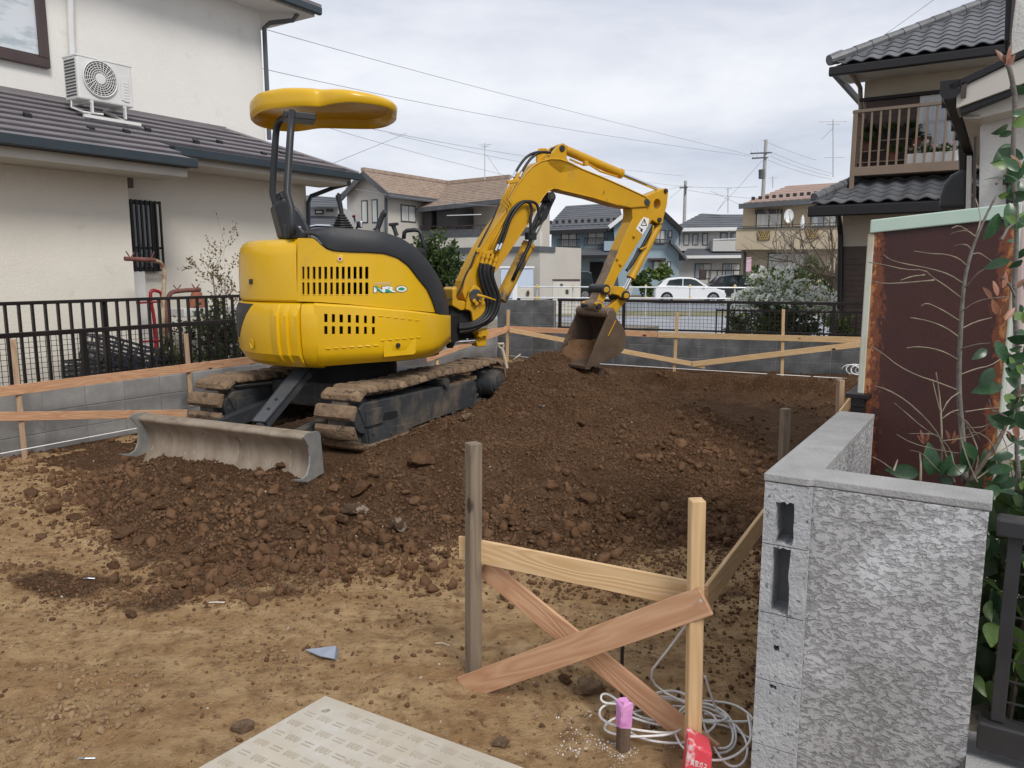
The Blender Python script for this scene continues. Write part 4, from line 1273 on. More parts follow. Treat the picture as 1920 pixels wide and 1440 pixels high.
# bucket cylinder
a, b = z3((1738, 690), 0.0), z3((1530, 1088), 0.0)
kc = put(MB().cyl(a, b, 0.042, 22).cyl(b - (b - a) * 0.06, b, 0.048, 22).cyl(z3((1752, 650), .05), z3((1752, 650), -.05), 0.042, 16), 'bucket_cylinder', m_yelarm, ex, auto=0.6)
put(MB().cyl(b, z3((1488, 1172)), 0.024, 16), 'cylinder_rod', m_chrome, kc)
put(MB().tube([z3((1700, 690), .05), z3((1690, 760), .05), z3((1650, 850), .055), z3((1600, 870), .055)], 0.009, 8), 'cylinder_pipe', m_yelarm, kc)
hose([z3(p, 0.02) for p in [(1715, 665), (1650, 790), (1600, 880), (1540, 980), (1500, 1030)]], 0.018)
hose([z3(p, 0.03) for p in [(1590, 860), (1560, 930), (1520, 990), (1505, 1030)]], 0.012, mat=m_under)
# links between arm, cylinder and bucket
mb = MB()
for o in (0.10, -0.07):
    mb.prism([z3(q, o) for q in [(1322, 1160), (1345, 1142), (1470, 1150), (1520, 1195), (1525, 1225), (1500, 1255), (1470, 1240), (1440, 1215), (1400, 1205), (1350, 1210), (1325, 1190)]], -DN * 0.03)
hl = put(mb, 'tilt_link', m_yelarm, ex, bev=0.006, fixn=True)
mb = MB()
for o in (0.05, -0.02):
    mb.prism([z3(q, o) for q in [(1480, 1205), (1510, 1215), (1505, 1250), (1420, 1350), (1370, 1370), (1345, 1350), (1360, 1310)]], -DN * 0.035)
put(mb, 'bucket_link', m_yelarm, ex, bev=0.006, fixn=True)
for q, r_ in (((1348, 1172), 0.052), ((1498, 1218), 0.05)):
    pin(q, r_, 0.12, -0.12, 'link_pin', m_blk, hl)
    pin(q, r_ * .55, 0.135, 0.11, 'pin_cap', m_yelarm, hl)
# bucket
BWH = 0.275
side = [(782, 488), (800, 474), (845, 474), (868, 500), (880, 585), (960, 680), (1000, 770), (1016, 850), (1012, 940), (975, 1040), (890, 1120), (740, 1192), (620, 1238), (480, 1290), (455, 1268), (520, 1110), (575, 965)]
bk = MB()
for o in (BWH, -BWH + 0.014): bk.prism([z6(q, o) for q in side], -DN * 0.016)
bucket = put(bk, 'bucket', m_bucket, ex, bev=0.003, fixn=True)
shell = [(868, 500), (880, 585), (960, 680), (1000, 770), (1016, 850), (1012, 940), (975, 1040), (890, 1120), (740, 1192), (620, 1238), (470, 1296)]
loopo = []
cen = (720, 850)
for q in shell:
    qi = (q[0] + (cen[0] - q[0]) * 0.05, q[1] + (cen[1] - q[1]) * 0.05)
    loopo.append([z6(q, BWH - .004), z6(q, -BWH + .004), z6(qi, -BWH + .004), z6(qi, BWH - .004)])
put(MB().loft(loopo), 'bucket_shell', m_bucket, bucket, fixn=True)
put(MB().cyl(z6((805, 505), BWH - .01), z6((805, 505), -BWH + .01), 0.052, 20), 'bucket_tube', m_mudarm, bucket)
for o in (0.135, -0.105):
    put(MB().prism([z6(q, o) for q in [(575, 370), (610, 345), (660, 350), (720, 425), (800, 480), (840, 520), (760, 560), (690, 545), (625, 470)]], -DN * 0.03), 'bucket_lug', m_yelarm, bucket, bev=0.006, fixn=True)
pin((640, 412), 0.058, 0.12, -0.10, 'bucket_pin', m_mudarm, bucket, z6)
pin((640, 412), 0.030, 0.15, -0.14, 'pin_cap', m_blk, bucket, z6)
# teeth bar and load of soil
put(MB().beam(z6((474, 1288), BWH), z6((474, 1288), -BWH), 0.06, 0.025), 'cutting_edge', m_bucket, bucket)
for o in (-0.24, -0.08, 0.08, 0.24):
    c_ = z6((474, 1286), 0.0) + DN * o
    fw = z6((440, 1345)) - z6((474, 1286)); fw /= np.linalg.norm(fw)
    put(MB().hexa([c_ - DN * .026 - UP * .012, c_ + DN * .026 - UP * .012, c_ + fw * .09 + DN * .018, c_ + fw * .09 - DN * .018,
                   c_ - DN * .026 + UP * .02, c_ + DN * .026 + UP * .02, c_ + fw * .09 + DN * .018 + UP * .008, c_ + fw * .09 - DN * .018 + UP * .008]), 'bucket_tooth', m_bucket, bucket, fixn=True)
GP = []
for i in range(16):
    rw = []
    for j in range(18):
        s_, t_ = i / 15, j / 17
        q = (470 + 170 * s_ + 14 * math.sin(3 * t_), 1262 - 290 * s_ ** 0.9)
        p = z6(q, BWH - 0.02 - (2 * BWH - 0.04) * t_)
        edge_ = math.sin(math.pi * t_) ** .5 if 0 < t_ < 1 else 0
        hh = 0.03 * edge_ + 0.055 * abs(gnoise(np.array([s_ * 5.0]), np.array([t_ * 6.0]))[0]) - (0.05 if i == 0 else 0)
        rw.append(p + UP * hh)
    GP.append(rw)
put(MB().grid(GP), 'bucket_soil', m_clod, bucket, smooth=True)
put(MB().beam(z6((868, 610), BWH + 0.003), z6((760, 830), BWH + .003), 0.006, 0.012, DN), 'paint_stripe', m_yelarm, bucket)
# boom cylinder under the boom
a, b = z3((555, 1250)), z3((768, 830))
bcl = put(MB().cyl(a, b, 0.060, 22).cyl(b - (b - a) * .05, b + (b - a) * 0.0, 0.066, 22), 'boom_cylinder', m_yelrub, ex, auto=0.6)
put(MB().cyl(b, z3((940, 480)), 0.032, 16), 'cylinder_rod', m_chrome, bcl)
put(MB().prism([z3(q, 0.05) for q in [(905, 510), (945, 490), (965, 500), (940, 550), (905, 640), (800, 740), (860, 600)]], -DN * 0.10), 'rod_guard', m_blk, bcl, fixn=True, bev=.01)
put(MB().tube([z3((645, 1100), .066), z3((700, 980), .066), z3((770, 840), .066), z3((785, 770), .06), z3((850, 640), .05), z3((870, 560), .04)], 0.018, 8), 'cylinder_hose', m_rub, bcl, smooth=True)
put(MB().box(z3((780, 770), .06), DV * .05, DN * .03, UP * .035), 'hose_block', m_blk, bcl, bev=.006)
# swing bracket at the boom foot
mb = MB()
for o in (HW + 0.055, -HW - 0.02):
    mb.prism([z5(q, o) for q in [(240, 720), (262, 600), (300, 470), (340, 405), (385, 398), (430, 430), (470, 520), (505, 640), (520, 720), (500, 800), (440, 900), (350, 950), (320, 760), (290, 735)]], -DN * 0.035)
sw = put(mb, 'swing_bracket', m_yelarm, ex, bev=0.008, fixn=True)
put(MB().prism([z5(q, HW + .02) for q in [(60, 450), (110, 415), (130, 430), (115, 560), (140, 600), (230, 610), (260, 690), (230, 730), (170, 735), (60, 670)]], -DN * 0.21), 'bracket_casting', m_yelarm, sw, bev=0.012, fixn=True)
put(MB().prism([z5(q, 0.07) for q in [(45, 680), (250, 735), (320, 740), (345, 940), (330, 1010), (20, 1000)]], -DN * 0.16), 'swing_post', m_dark, sw, fixn=True, bev=.01)
put(MB().prism([z5(q, 0.06) for q in [(330, 1010), (530, 960), (540, 1020), (520, 1200), (500, 1225), (400, 1225), (380, 1160), (400, 1080)]], -DN * 0.12), 'cylinder_lug', m_yelarm, sw, fixn=True, bev=.012)
pin((380, 540), 0.062, HW + .075, -HW - .04, 'foot_pin', m_under, sw, z5)
for q in ((358, 605), (438, 600), (385, 640)): pin(q, 0.018, HW + .105, HW + .05, 'pin_bolt', m_yelarm, sw, z5)
put(MB().tube([z5((390, 528), HW + .13), z5((500, 550), HW + .14), z5((640, 595), HW + .12)], [0.014, 0.010, 0.006], 8), 'hose_stay', m_yelarm, sw)
put(MB().tube([z5((400, 1040), .09), z5((440, 1020), .09), z5((480, 1060), .09), z5((440, 1085), .09), z5((400, 1060), .09)], 0.02, 8).box(z5((480, 1040), .09), DV * .04, DN * .02, UP * .025), 'swing_fitting', m_yelarm, sw)
sc_ = put(MB().cyl(z5((0, 1165), .02), z5((50, 1163), .02), 0.055, 16), 'swing_cylinder', m_blk, ex)
put(MB().cyl(z5((50, 1163), .02), z5((395, 1140), .02), 0.026, 16), 'cylinder_rod', m_chrome, sc_)
put(MB().cyl(z5((390, 1140), .02), z5((470, 1135), .02), 0.04, 12), 'rod_end', m_under, sc_)
put(MB().prism([z5(q, .06) for q in [(-20, 880), (0, 790), (70, 780), (110, 830), (125, 870), (228, 872), (228, 945), (20, 965), (-20, 960)]], -DN * 0.20), 'front_step', m_yel, ex, fixn=True, bev=.006)
put(MB().prism([z5(q, .0) for q in [(-60, 960), (40, 965), (300, 1000), (390, 1060), (390, 1110), (60, 1120), (60, 1220), (-60, 1210)]], -DN * 0.25), 'lower_frame', m_dark, ex, fixn=True)
# ================================================================== walls, fences and boards of the plot
def block_mat(name, c1, c2, ov=(), st=None, bump=0.35):
    return M(name, c1, c2, sc=3.5, rough=0.92, bump=bump, bsc=90, spec=0.2, rnd=0.10, ov=ov, stretch=st, pos=True)
m_block = block_mat('grey_block', (0.235, 0.232, 0.225), (0.325, 0.32, 0.312), ov=[((0.5, 0.5, 0.5), 9, 0.70, 0.8, (1, 1, 0.45)), ((0.13, 0.13, 0.13), 2.2, 0.58, 0.8)])
m_blockd = block_mat('dark_stained_block', (0.085, 0.087, 0.09), (0.17, 0.172, 0.178), ov=[((0.30, 0.30, 0.30), 3.2, 0.63, 0.82, (1, 1, 0.5)), ((0.05, 0.05, 0.05), 2.0, 0.55, 0.8)])
m_mortar = M('mortar', (0.19, 0.19, 0.19), (0.25, 0.25, 0.245), sc=8, rough=0.95, bump=0.3)
m_fence = M('brown_black_aluminium', (0.018, 0.014, 0.014), (0.026, 0.021, 0.020), sc=3, rough=0.38, metal=0.2)
m_wire = M('black_wire', (0.02, 0.017, 0.017), rough=0.5)
m_string = M('white_cord', (0.88, 0.87, 0.86), (0.78, 0.77, 0.74), sc=90, rough=0.85, bump=0.4, bsc=300)

def wood(name, c1, c2, knot, gray=None):
    m = bpy.data.materials.new(name); m.use_nodes = True
    t = m.node_tree; n, l = t.nodes.new, t.links.new
    b = t.nodes['Principled BSDF']; b.inputs['Roughness'].default_value = 0.72; b.inputs['Specular IOR Level'].default_value = 0.25
    tcn = n('ShaderNodeTexCoord'); oi = n('ShaderNodeObjectInfo')
    cmb = n('ShaderNodeCombineXYZ')
    k = n('ShaderNodeMath'); k.operation = 'MULTIPLY'; k.inputs[1].default_value = 37.0; l(oi.outputs['Random'], k.inputs[0])
    for i in range(3): l(k.outputs[0], cmb.inputs[i])
    va = n('ShaderNodeVectorMath'); va.operation = 'ADD'; l(tcn.outputs['Object'], va.inputs[0]); l(cmb.outputs[0], va.inputs[1])
    mp_ = n('ShaderNodeMapping'); mp_.inputs['Scale'].default_value = (1.1, 11, 11); l(va.outputs[0], mp_.inputs[0])
    nz = n('ShaderNodeTexNoise'); nz.inputs['Scale'].default_value = 0.9; nz.inputs['Detail'].default_value = 2; l(mp_.outputs[0], nz.inputs['Vector'])
    mu = n('ShaderNodeMath'); mu.operation = 'MULTIPLY'; mu.inputs[1].default_value = 11.0; l(nz.outputs['Fac'], mu.inputs[0])
    fr_ = n('ShaderNodeMath'); fr_.operation = 'PINGPONG'; fr_.inputs[1].default_value = 0.5; l(mu.outputs[0], fr_.inputs[0])
    fine = n('ShaderNodeTexNoise'); fine.inputs['Scale'].default_value = 30; fine.inputs['Detail'].default_value = 4
    mpf = n('ShaderNodeMapping'); mpf.inputs['Scale'].default_value = (0.12, 2, 2); l(va.outputs[0], mpf.inputs[0]); l(mpf.outputs[0], fine.inputs['Vector'])
    s = n('ShaderNodeMath'); s.operation = 'MULTIPLY_ADD'; s.inputs[1].default_value = 1.5; l(fr_.outputs[0], s.inputs[0])
    q = n('ShaderNodeMath'); q.operation = 'MULTIPLY_ADD'; q.inputs[1].default_value = 0.7; q.inputs[2].default_value = -0.22; l(fine.outputs['Fac'], q.inputs[0]); l(q.outputs[0], s.inputs[2])
    mx = n('ShaderNodeMix'); mx.data_type = 'RGBA'; l(s.outputs[0], mx.inputs[0]); mx.inputs[6].default_value = (*c1, 1); mx.inputs[7].default_value = (*c2, 1)
    mx.clamp_factor = True
    # knots
    mk = n('ShaderNodeMapping'); mk.inputs['Scale'].default_value = (2.8, 5.0, 5.0); l(va.outputs[0], mk.inputs[0])
    vo = n('ShaderNodeTexVoronoi'); vo.inputs['Scale'].default_value = 1.0; l(mk.outputs[0], vo.inputs['Vector'])
    kr = n('ShaderNodeMapRange'); kr.inputs[1].default_value = 0.07; kr.inputs[2].default_value = 0.10; kr.inputs[3].default_value = 1; kr.inputs[4].default_value = 0
    l(vo.outputs['Distance'], kr.inputs[0])
    m2 = n('ShaderNodeMix'); m2.data_type = 'RGBA'; l(kr.outputs[0], m2.inputs[0]); l(mx.outputs[2], m2.inputs[6]); m2.inputs[7].default_value = (*knot, 1)
    hs = n('ShaderNodeHueSaturation'); vr = n('ShaderNodeMapRange'); vr.inputs[3].default_value = 0.88; vr.inputs[4].default_value = 1.12
    l(oi.outputs['Random'], vr.inputs[0]); l(vr.outputs[0], hs.inputs['Value']); l(m2.outputs[2], hs.inputs['Color']); l(hs.outputs[0], b.inputs['Base Color'])
    bp_ = n('ShaderNodeBump'); bp_.inputs['Strength'].default_value = 0.35; bp_.inputs['Distance'].default_value = 0.004; l(s.outputs[0], bp_.inputs['Height']); l(bp_.outputs[0], b.inputs['Normal'])
    return m
m_pine = wood('pale_pine', (0.66, 0.47, 0.27), (0.56, 0.36, 0.175), (0.06, 0.03, 0.018))
m_cedar = wood('red_cedar', (0.60, 0.365, 0.22), (0.46, 0.24, 0.13), (0.10, 0.035, 0.018))
m_stake = wood('weathered_stake', (0.26, 0.205, 0.15), (0.17, 0.13, 0.095), (0.07, 0.05, 0.04))
m_oldstake = wood('grey_brown_stake', (0.42, 0.30, 0.20), (0.30, 0.20, 0.13), (0.10, 0.06, 0.04))

def block_run(t, p0, d, nin, length, z0, z1, rows, bl, th, mat, mortar=True):
    """Block wall: recessed mortar core, every block a part."""
    d = np.array(d) / np.linalg.norm(d); nin = np.array(nin)
    p0 = np.array(p0, float)
    put(MB().box(p0 + d * length / 2 - nin * th / 2 + UP * (z0 + z1) / 2, d * (length / 2 - .002), nin * (th / 2 - 0.004), UP * ((z1 - z0) / 2 - .004)), 'mortar_core', m_mortar, t)
    hgt = (z1 - z0) / rows
    for k in range(rows):
        x = 0.0
        while x < length - 0.02:
            x1 = min(x + bl, length)
            c = p0 + d * (x + x1) / 2 - nin * th / 2 + UP * (z0 + hgt * (k + .5))
            me = MESH_BLOCK(round(x1 - x, 3), round(hgt, 3), th)
            mt = Matrix((Vector(d), Vector(-nin), Vector(UP))).transposed().to_4x4(); mt.translation = Vector(c)
            link_mesh(me, 'block', mat, t, mt)
            x = x1
_bc = {}
def MESH_BLOCK(l, h, th):
    if (l, h, th) not in _bc:
        mb = MB().aab((-l / 2 + .003, -th / 2, -h / 2 + .003), (l / 2 - .003, th / 2, h / 2 - .003))
        _bc[(l, h, th)] = make_mesh('block', mb.v, mb.f, 0.004, seg=1)
    return _bc[(l, h, th)].copy() if not _bc[(l, h, th)].materials else _bc[(l, h, th)]

# left wall
CORNER = WALL_A + AX * 8.12
LW0 = -1.6
lw = thing('block_wall', 'low grey concrete block wall below the black fences on the left', 'wall', WALL_A + AX * 1)
block_run(lw, WALL_A + AX * LW0, AX, -NL, 8.12 - LW0, -0.17, 0.43, 3, 0.40, 0.12, m_block)
# back wall
BK = V3(5.277, 11.6); BD = V3(-0.938, 0.346); BN = V3(-0.346, -0.938)
bkl = np.linalg.norm((CORNER - BK)[:2])
bw_ = thing('block_wall', 'dark stained grey block wall along the back of the plot', 'wall', BK)
block_run(bw_, BK - BD * 1.2, BD, BN, bkl + 1.2 - 1.05, -0.25, 0.53, 4, 0.40, 0.12, m_blockd)
tw = thing('block_wall', 'taller grey block pier where the two low walls meet behind the arm', 'wall', CORNER)
block_run(tw, CORNER - BD * 1.05, BD, BN, 1.05, -0.25, 1.04, 6, 0.40, 0.13, m_blockd)

def mesh_fence(t, p0, d, length, z0, z1, post_at, pitch=0.05, rail=0.045):
    d = np.array(d) / np.linalg.norm(d); p0 = np.array(p0, float)
    n = np.cross(d, UP)
    put(MB().beam(p0 + UP * (z1 - rail / 2), p0 + d * length + UP * (z1 - rail / 2), 0.05, rail), 'top_rail', m_fence, t, bev=0.004)
    put(MB().beam(p0 + UP * (z0 + .05), p0 + d * length + UP * (z0 + .05), 0.03, 0.03), 'bottom_rail', m_fence, t, bev=0.003)
    for s in post_at:
        put(MB().beam(p0 + d * s + UP * (z0 - 0.02), p0 + d * s + UP * (z1 - .002), 0.055, 0.05, d), 'post', m_fence, t, bev=0.004)
    mb = MB()
    k = int(length / pitch)
    for i in range(1, k): mb.beam(p0 + d * pitch * i + UP * (z0 + .06), p0 + d * pitch * i + UP * (z1 - rail), 0.0045, 0.0045, d)
    for z in np.arange(z0 + .11, z1 - rail - .01, pitch): mb.beam(p0 + UP * z + n * .004, p0 + d * length + UP * z + n * .004, 0.0045, 0.0045)
    put(mb, 'wire_mesh', m_wire, t, kind='stuff')
f1 = thing('mesh_fence', 'black wire mesh fence on top of the left block wall', 'fence', WALL_A + AX * 0 + UP * .43)
mesh_fence(f1, WALL_A + NL * .06 + AX * LW0, AX, 8.0 - LW0, 0.43, 0.985, [1.6 + float(np.dot(PL(157, 650, WALL_A + NL * .06, NL) - WALL_A, AX)) + 2 * k for k in (-1, 0, 1, 2, 3)])
f2 = thing('mesh_fence', 'black wire mesh fence on the back wall in front of the gravel lot', 'fence', BK + UP * .53)
mesh_fence(f2, BK - BD * 1.2 - BN * .06, BD, bkl + 0.1, 0.53, 1.07, [0.02, 1.6, 3.16, 4.85, 6.72, bkl + .06], pitch=0.06)
# railing of upright bars behind it, each bar a part
f3 = thing('bar_fence', 'brown black railing of upright bars behind the left mesh fence', 'fence', WALL_A + NL * .5 + UP * .3)
RB = WALL_A + NL * .5
put(MB().beam(RB + AX * -1.4 + UP * 1.235, RB + AX * 6.4 + UP * 1.235, 0.05, 0.035), 'top_rail', m_fence, f3, bev=.004)
put(MB().beam(RB + AX * -1.4 + UP * 0.36, RB + AX * 6.4 + UP * 0.36, 0.035, 0.035), 'bottom_rail', m_fence, f3, bev=.004)
mbb = MB().aab((-.011, -.016, 0), (.011, .016, .86)); me_bar = make_mesh('bar', mbb.v, mbb.f)
for i in range(63):
    link_mesh(me_bar, 'bar', m_fence, f3, frame(RB + AX * (-1.35 + 0.123 * i) + UP * .37, AX))
for s in (-0.6, 1.35, 3.3, 5.25):
    put(MB().beam(RB + AX * s + NL * .03 + UP * 0.25, RB + AX * s + NL * .03 + UP * 1.22, 0.05, 0.05, AX), 'post', m_fence, f3, bev=.004)
f4 = thing('bar_fence', 'low black railing of thin bars in front of the shrubs beyond the back mesh fence', 'fence', BK - BN * 1.4)
p = BK - BN * 1.2 + BD * -1.0
for z in (0.86, 0.05): put(MB().beam(p + UP * z, p + BD * 3.25 + UP * z, 0.03, 0.03), 'rail', m_fence, f4)
for i in range(34): link_mesh(me_bar, 'bar', m_fence, f4, frame(p + BD * (0.03 + .0975 * i) + UP * .03, BD))

# ---------------------------------------------------------------- batter boards (stakes and planks nailed together)
def stake(t, base, top, w_, mat, rot=0.0, name='stake'):
    base, top = np.array(base, float), np.array(top, float)
    ax = (math.cos(rot), math.sin(rot), 0)
    ln = np.linalg.norm(top - base)
    mb = MB().box((0, 0, 0), (ln / 2, 0, 0), (0, w_ / 2, 0), (0, 0, w_ / 2))
    me = make_mesh(name, mb.v, mb.f, 0.003, seg=1)
    return link_mesh(me, name, mat, t, frame((base + top) / 2, top - base, ax))
bb = thing('batter_board', 'crossed pine and cedar boards nailed to two stakes in the foreground', 'batter board', (0.2, 2.5, 0))
sL = G(887, 1265, gz(-0.15, 2.78)); sR = G(1300, 1432, gz(0.57, 2.26))
stake(bb, sL - UP * .15, PY(888, 830, sL[1]) , 0.049, m_stake, 0.55)
stake(bb, sR - UP * .15, PY(1307, 936, sR[1]), 0.044, m_pine, 0.05)
fd = np.cross(sR - sL, UP); fd /= np.linalg.norm(fd); 
if fd[1] > 0: fd = -fd
board(bb, 'board', PY(862, 1026, sL[1] + .055), PY(1303, 1116, sR[1] + .05), 0.09, 0.014, fd, m_pine)
board(bb, 'brace', PY(867, 1291, sL[1] - .060), PY(1324, 1126, sR[1] - .042), 0.09, 0.014, fd, m_cedar)
board(bb, 'brace', PY(906, 1062, sL[1] + .030), PY(1338, 1414, sR[1] + .028), 0.088, 0.013, fd, m_cedar)
mb = MB()
for px, py, Y in ((1315, 1125, sR[1] - .05), (872, 1287, sL[1] - .068)):
    put(MB().cyl(PY(px, py, Y) + fd * .0, PY(px, py, Y) + fd * .004, 0.005, 8), 'nail', m_chrome, bb)
pR0, pR1 = PY(1322, 1124, 2.29), PY(1434, 968, 3.09)
dR = (pR1 - pR0); dR[2] = 0; dR /= np.linalg.norm(dR)
rb = thing('batter_board', 'wooden board on edge running back beside the right wall to a short stake', 'batter board', pR0 * [1, 1, 0])
board(rb, 'board', pR0, pR0 + dR * 4.6, 0.09, 0.014, np.cross(dR, UP) * -1, m_pine)
sB = PY(1473, 850, 4.15)
stake(rb, V3(sB[0], sB[1], -.2), PY(1473, 766, 4.15), 0.045, m_stake, 0.3)
stake(rb, PY(1577, 790, 5.7) * [1, 1, 0], PY(1576, 712, 5.7), 0.045, m_oldstake, 0.3)
lb = thing('batter_board', 'long cedar boards on stakes in front of the left block wall', 'batter board', WALL_A - NL * .3)
def lpt(px, py, o): return PL(px, py, WALL_A + NL * o, NL)
for px0, py0, px1, py1, o in ((45, 838, 24, 636, -.30), (357, 735, 348, 626, -.30)):
    a, b = lpt(px0, py0, o), lpt(px1, py1, o)
    stake(lb, a - UP * .15, b, 0.045, m_oldstake, 0.57)
a, b = lpt(-500, 797.5, -.335), lpt(338, 692, -.335)
board(lb, 'board', a, b, 0.09, 0.014, -NL, m_cedar)
e = lpt(478, 678, -.335); board(lb, 'board', b + AX * .003, b + (b - a) / np.linalg.norm(b - a) * 4.4, 0.09, 0.014, -NL, m_cedar)
stake(lb, lpt(-330, 915, -.30) - UP * .1, lpt(-345, 655, -.30), 0.045, m_oldstake, 0.57)
board(lb, 'brace', lpt(-500, 789.5, -.335), lpt(350, 775, -.335), 0.08, 0.014, -NL, m_cedar)
kb = thing('batter_board', 'pine and cedar boards on stakes along the dark back wall', 'batter board', BK + BN * .4)
def kpt(px, py, o): return PL(px, py, BK + BN * o, BN)
for px0, py0, px1, py1 in ((950, 684, 953, 581), (1265, 675, 1270, 586), (1467, 702, 1469, 580)):
    stake(kb, kpt(px0, py0, .40) - UP * .2, kpt(px1, py1, .40), 0.045, m_pine, -0.35)
board(kb, 'board', kpt(946, 616, .435), kpt(1232, 627, .435), 0.09, 0.014, BN, m_cedar)
board(kb, 'board', kpt(1233, 627.5, .435), kpt(1665, 639, .435), 0.09, 0.014, BN, m_pine)
board(kb, 'brace', kpt(956, 619, .455), kpt(1322, 687, .455), 0.075, 0.014, BN, m_pine)
board(kb, 'brace', kpt(1298, 683, .47), kpt(1660, 640, .47), 0.085, 0.014, BN, m_pine)
c0 = kpt(950, 618, .41)
board(kb, 'board', c0, c0 - AX * 3.2, 0.09, 0.014, -NL, m_cedar)
board(kb, 'brace', c0 + UP * .0 - NL * .02, c0 - AX * 2.2 - UP * .30 - NL * .02, 0.08, 0.014, -NL, m_cedar)
stake(kb, c0 - AX * 1.9 + NL * .03 - UP * .8, c0 - AX * 1.9 + NL * .03 + UP * .12, 0.045, m_pine, .57)

# string lines
def cord(name, pts, r_, label, cat, grp=None, mat=None, n=6):
    mb = MB().tube(pts, r_, n)
    return put(mb, name, mat or m_string, loc=pts[0], label=label, cat=cat, group=grp, smooth=True)
cord('string_line', [lpt(-500, 944, -.55), lpt(262, 802, -.55), lpt(700, 728, -.55)], 0.005, 'white string stretched low along the left block wall', 'string')
cord('string_line', [kpt(955, 667, .62), kpt(1120, 682, .62), kpt(1300, 693, .62), kpt(1610, 711, .62)], 0.006, 'white string stretched low along the back wall', 'string')

# shovel behind the track
sh = thing('shovel', 'pale D handled shovel standing in the soil behind the track', 'shovel', PY(955, 690, 8.3))
m_sh = M('worn_shovel_wood', (0.62, 0.55, 0.42), (0.5, 0.43, 0.33), sc=9, rough=0.6)
put(MB().tube([PY(953, 700, 8.3), PY(945.5, 668, 8.3), PY(942, 655, 8.3)], 0.017, 8), 'shaft', m_sh, sh)
put(MB().tube([PY(942, 655, 8.3), PY(936, 650, 8.3), PY(934.5, 645, 8.3)], 0.011, 8).tube([PY(942, 655, 8.3), PY(944, 650, 8.3), PY(944, 645, 8.3)], 0.011, 8).tube([PY(933.5, 645, 8.3), PY(945, 644.8, 8.3)], 0.014, 8), 'handle', m_sh, sh)
cord('thin_stick', [PY(960, 677, 8.5), PY(976, 664, 8.5)], 0.008, 'short pale stick leaning by the shovel behind the track', 'stick', mat=m_sh)

# ---------------------------------------------------------------- rope, pegs, plate and scraps in the foreground
def coil(cx, cy, rx, ry, turns, seed, z=0.02, hgt=0.05):
    rr = np.random.default_rng(seed)
    pts = []
    n = turns * 14
    ph = rr.uniform(0, 6, 6)
    for i in range(n):
        t = i / 14 * 2 * math.pi
        s = 0.72 + 0.28 * math.sin(t * 0.37 + ph[0]) + 0.12 * math.sin(t * 0.83 + ph[1])
        x = cx + rx * s * math.cos(t) + 0.22 * rx * math.sin(t * 0.21 + ph[2]); y = cy + ry * s * math.sin(t) + 0.25 * ry * math.cos(t * 0.29 + ph[3])
        pts.append(V3(x, y, gz(x, y) + z + hgt * (0.35 + 0.35 * math.sin(t * 0.53 + ph[4]) + .3 * math.sin(t * 1.3 + ph[5]))))
    return pts
RP = [PY(1288, 1170, sR[1] + .08), PY(1255, 1215, 2.4), PY(1205, 1278, 2.5)]
pts = RP + coil(0.50, 2.44, 0.19, 0.14, 4, 3) + coil(0.68, 2.38, 0.12, 0.15, 3, 8) + [G(x, y, .05) for x, y in ((1400, 1330), (1414, 1380), (1410, 1425))]
rope = thing('rope', 'tangled coil of white rope on the soil around the pale corner stake', 'rope', (0.5, 2.4, 0))
put(MB().tube(smooth_path(pts, 2), 0.0040, 7), 'coiled_rope', m_string, rope, smooth=True)
ex2 = [G(x, y, z) for x, y, z in ((1160, 1320, .06), (1128, 1318, .05), (1126, 1302, .07), (1140, 1300, .08), (1165, 1318, .07))]
put(MB().tube(smooth_path(ex2, 2), 0.0040, 7), 'rope_loop', m_string, rope, smooth=True)
ex3 = [PY(1317, 1265, 2.33), PY(1316, 1300, 2.35), PY(1312, 1335, 2.4)] + [G(x, y, .04) for x, y in ((1330, 1390), (1348, 1405), (1372, 1400), (1376, 1370), (1360, 1345), (1320, 1338))]
put(MB().tube(smooth_path(ex3, 2), 0.0040, 7), 'rope_loop', m_string, rope, smooth=True)
ex4 = [PY(1322, 1268, 2.33), PY(1332, 1300, 2.36), PY(1345, 1338, 2.4)] + [G(x, y, .04) for x, y in ((1385, 1362), (1404, 1400), (1396, 1432), (1370, 1440), (1345, 1415), (1325, 1370))]
put(MB().tube(smooth_path(ex4, 2), 0.0040, 7), 'rope_loop', m_string, rope, smooth=True)
ex5 = [G(x, y, .03) for x, y in ((1185, 1345), (1215, 1355), (1250, 1362), (1300, 1350), (1370, 1362), (1400, 1382), (1425, 1392))]
put(MB().tube(smooth_path(ex5, 2), 0.0040, 7), 'rope_loop', m_string, rope, smooth=True)
m_rebar = M('dark_rebar', (0.04, 0.035, 0.035), (0.08, 0.06, 0.05), sc=30, rough=0.7, metal=.4)
rbp = G(1165, 1325, .0)
rbt = PY(1167, 1205, rbp[1])
mb = MB().cyl(rbp - UP * .05, rbt, 0.0055, 8)
for i in range(22): mb.cyl(rbp + (rbt - rbp) * i / 22, rbp + (rbt - rbp) * (i + .4) / 22, 0.0072, 8)
put(mb, 'steel_rod', m_rebar, loc=rbp, label='thin ribbed dark steel rod standing behind the crossed boards', cat='rod')
pg = thing('marker_peg', 'short brown wood peg wrapped with pink tape at its top', 'peg', G(1167, 1408, 0))
pgp = G(1167, 1406, gz(.35, 2.3))
stake(pg, pgp - UP * .1, PY(1171, 1318, pgp[1]), 0.036, M('wet_brown_peg', (0.10, 0.065, 0.045), (0.15, 0.10, 0.07), sc=9, rough=.8, stretch=(1, 6, 6), bump=.3), 0.35)
tp0, tp1 = PY(1169, 1360, pgp[1]), PY(1172, 1314, pgp[1])
loops = []
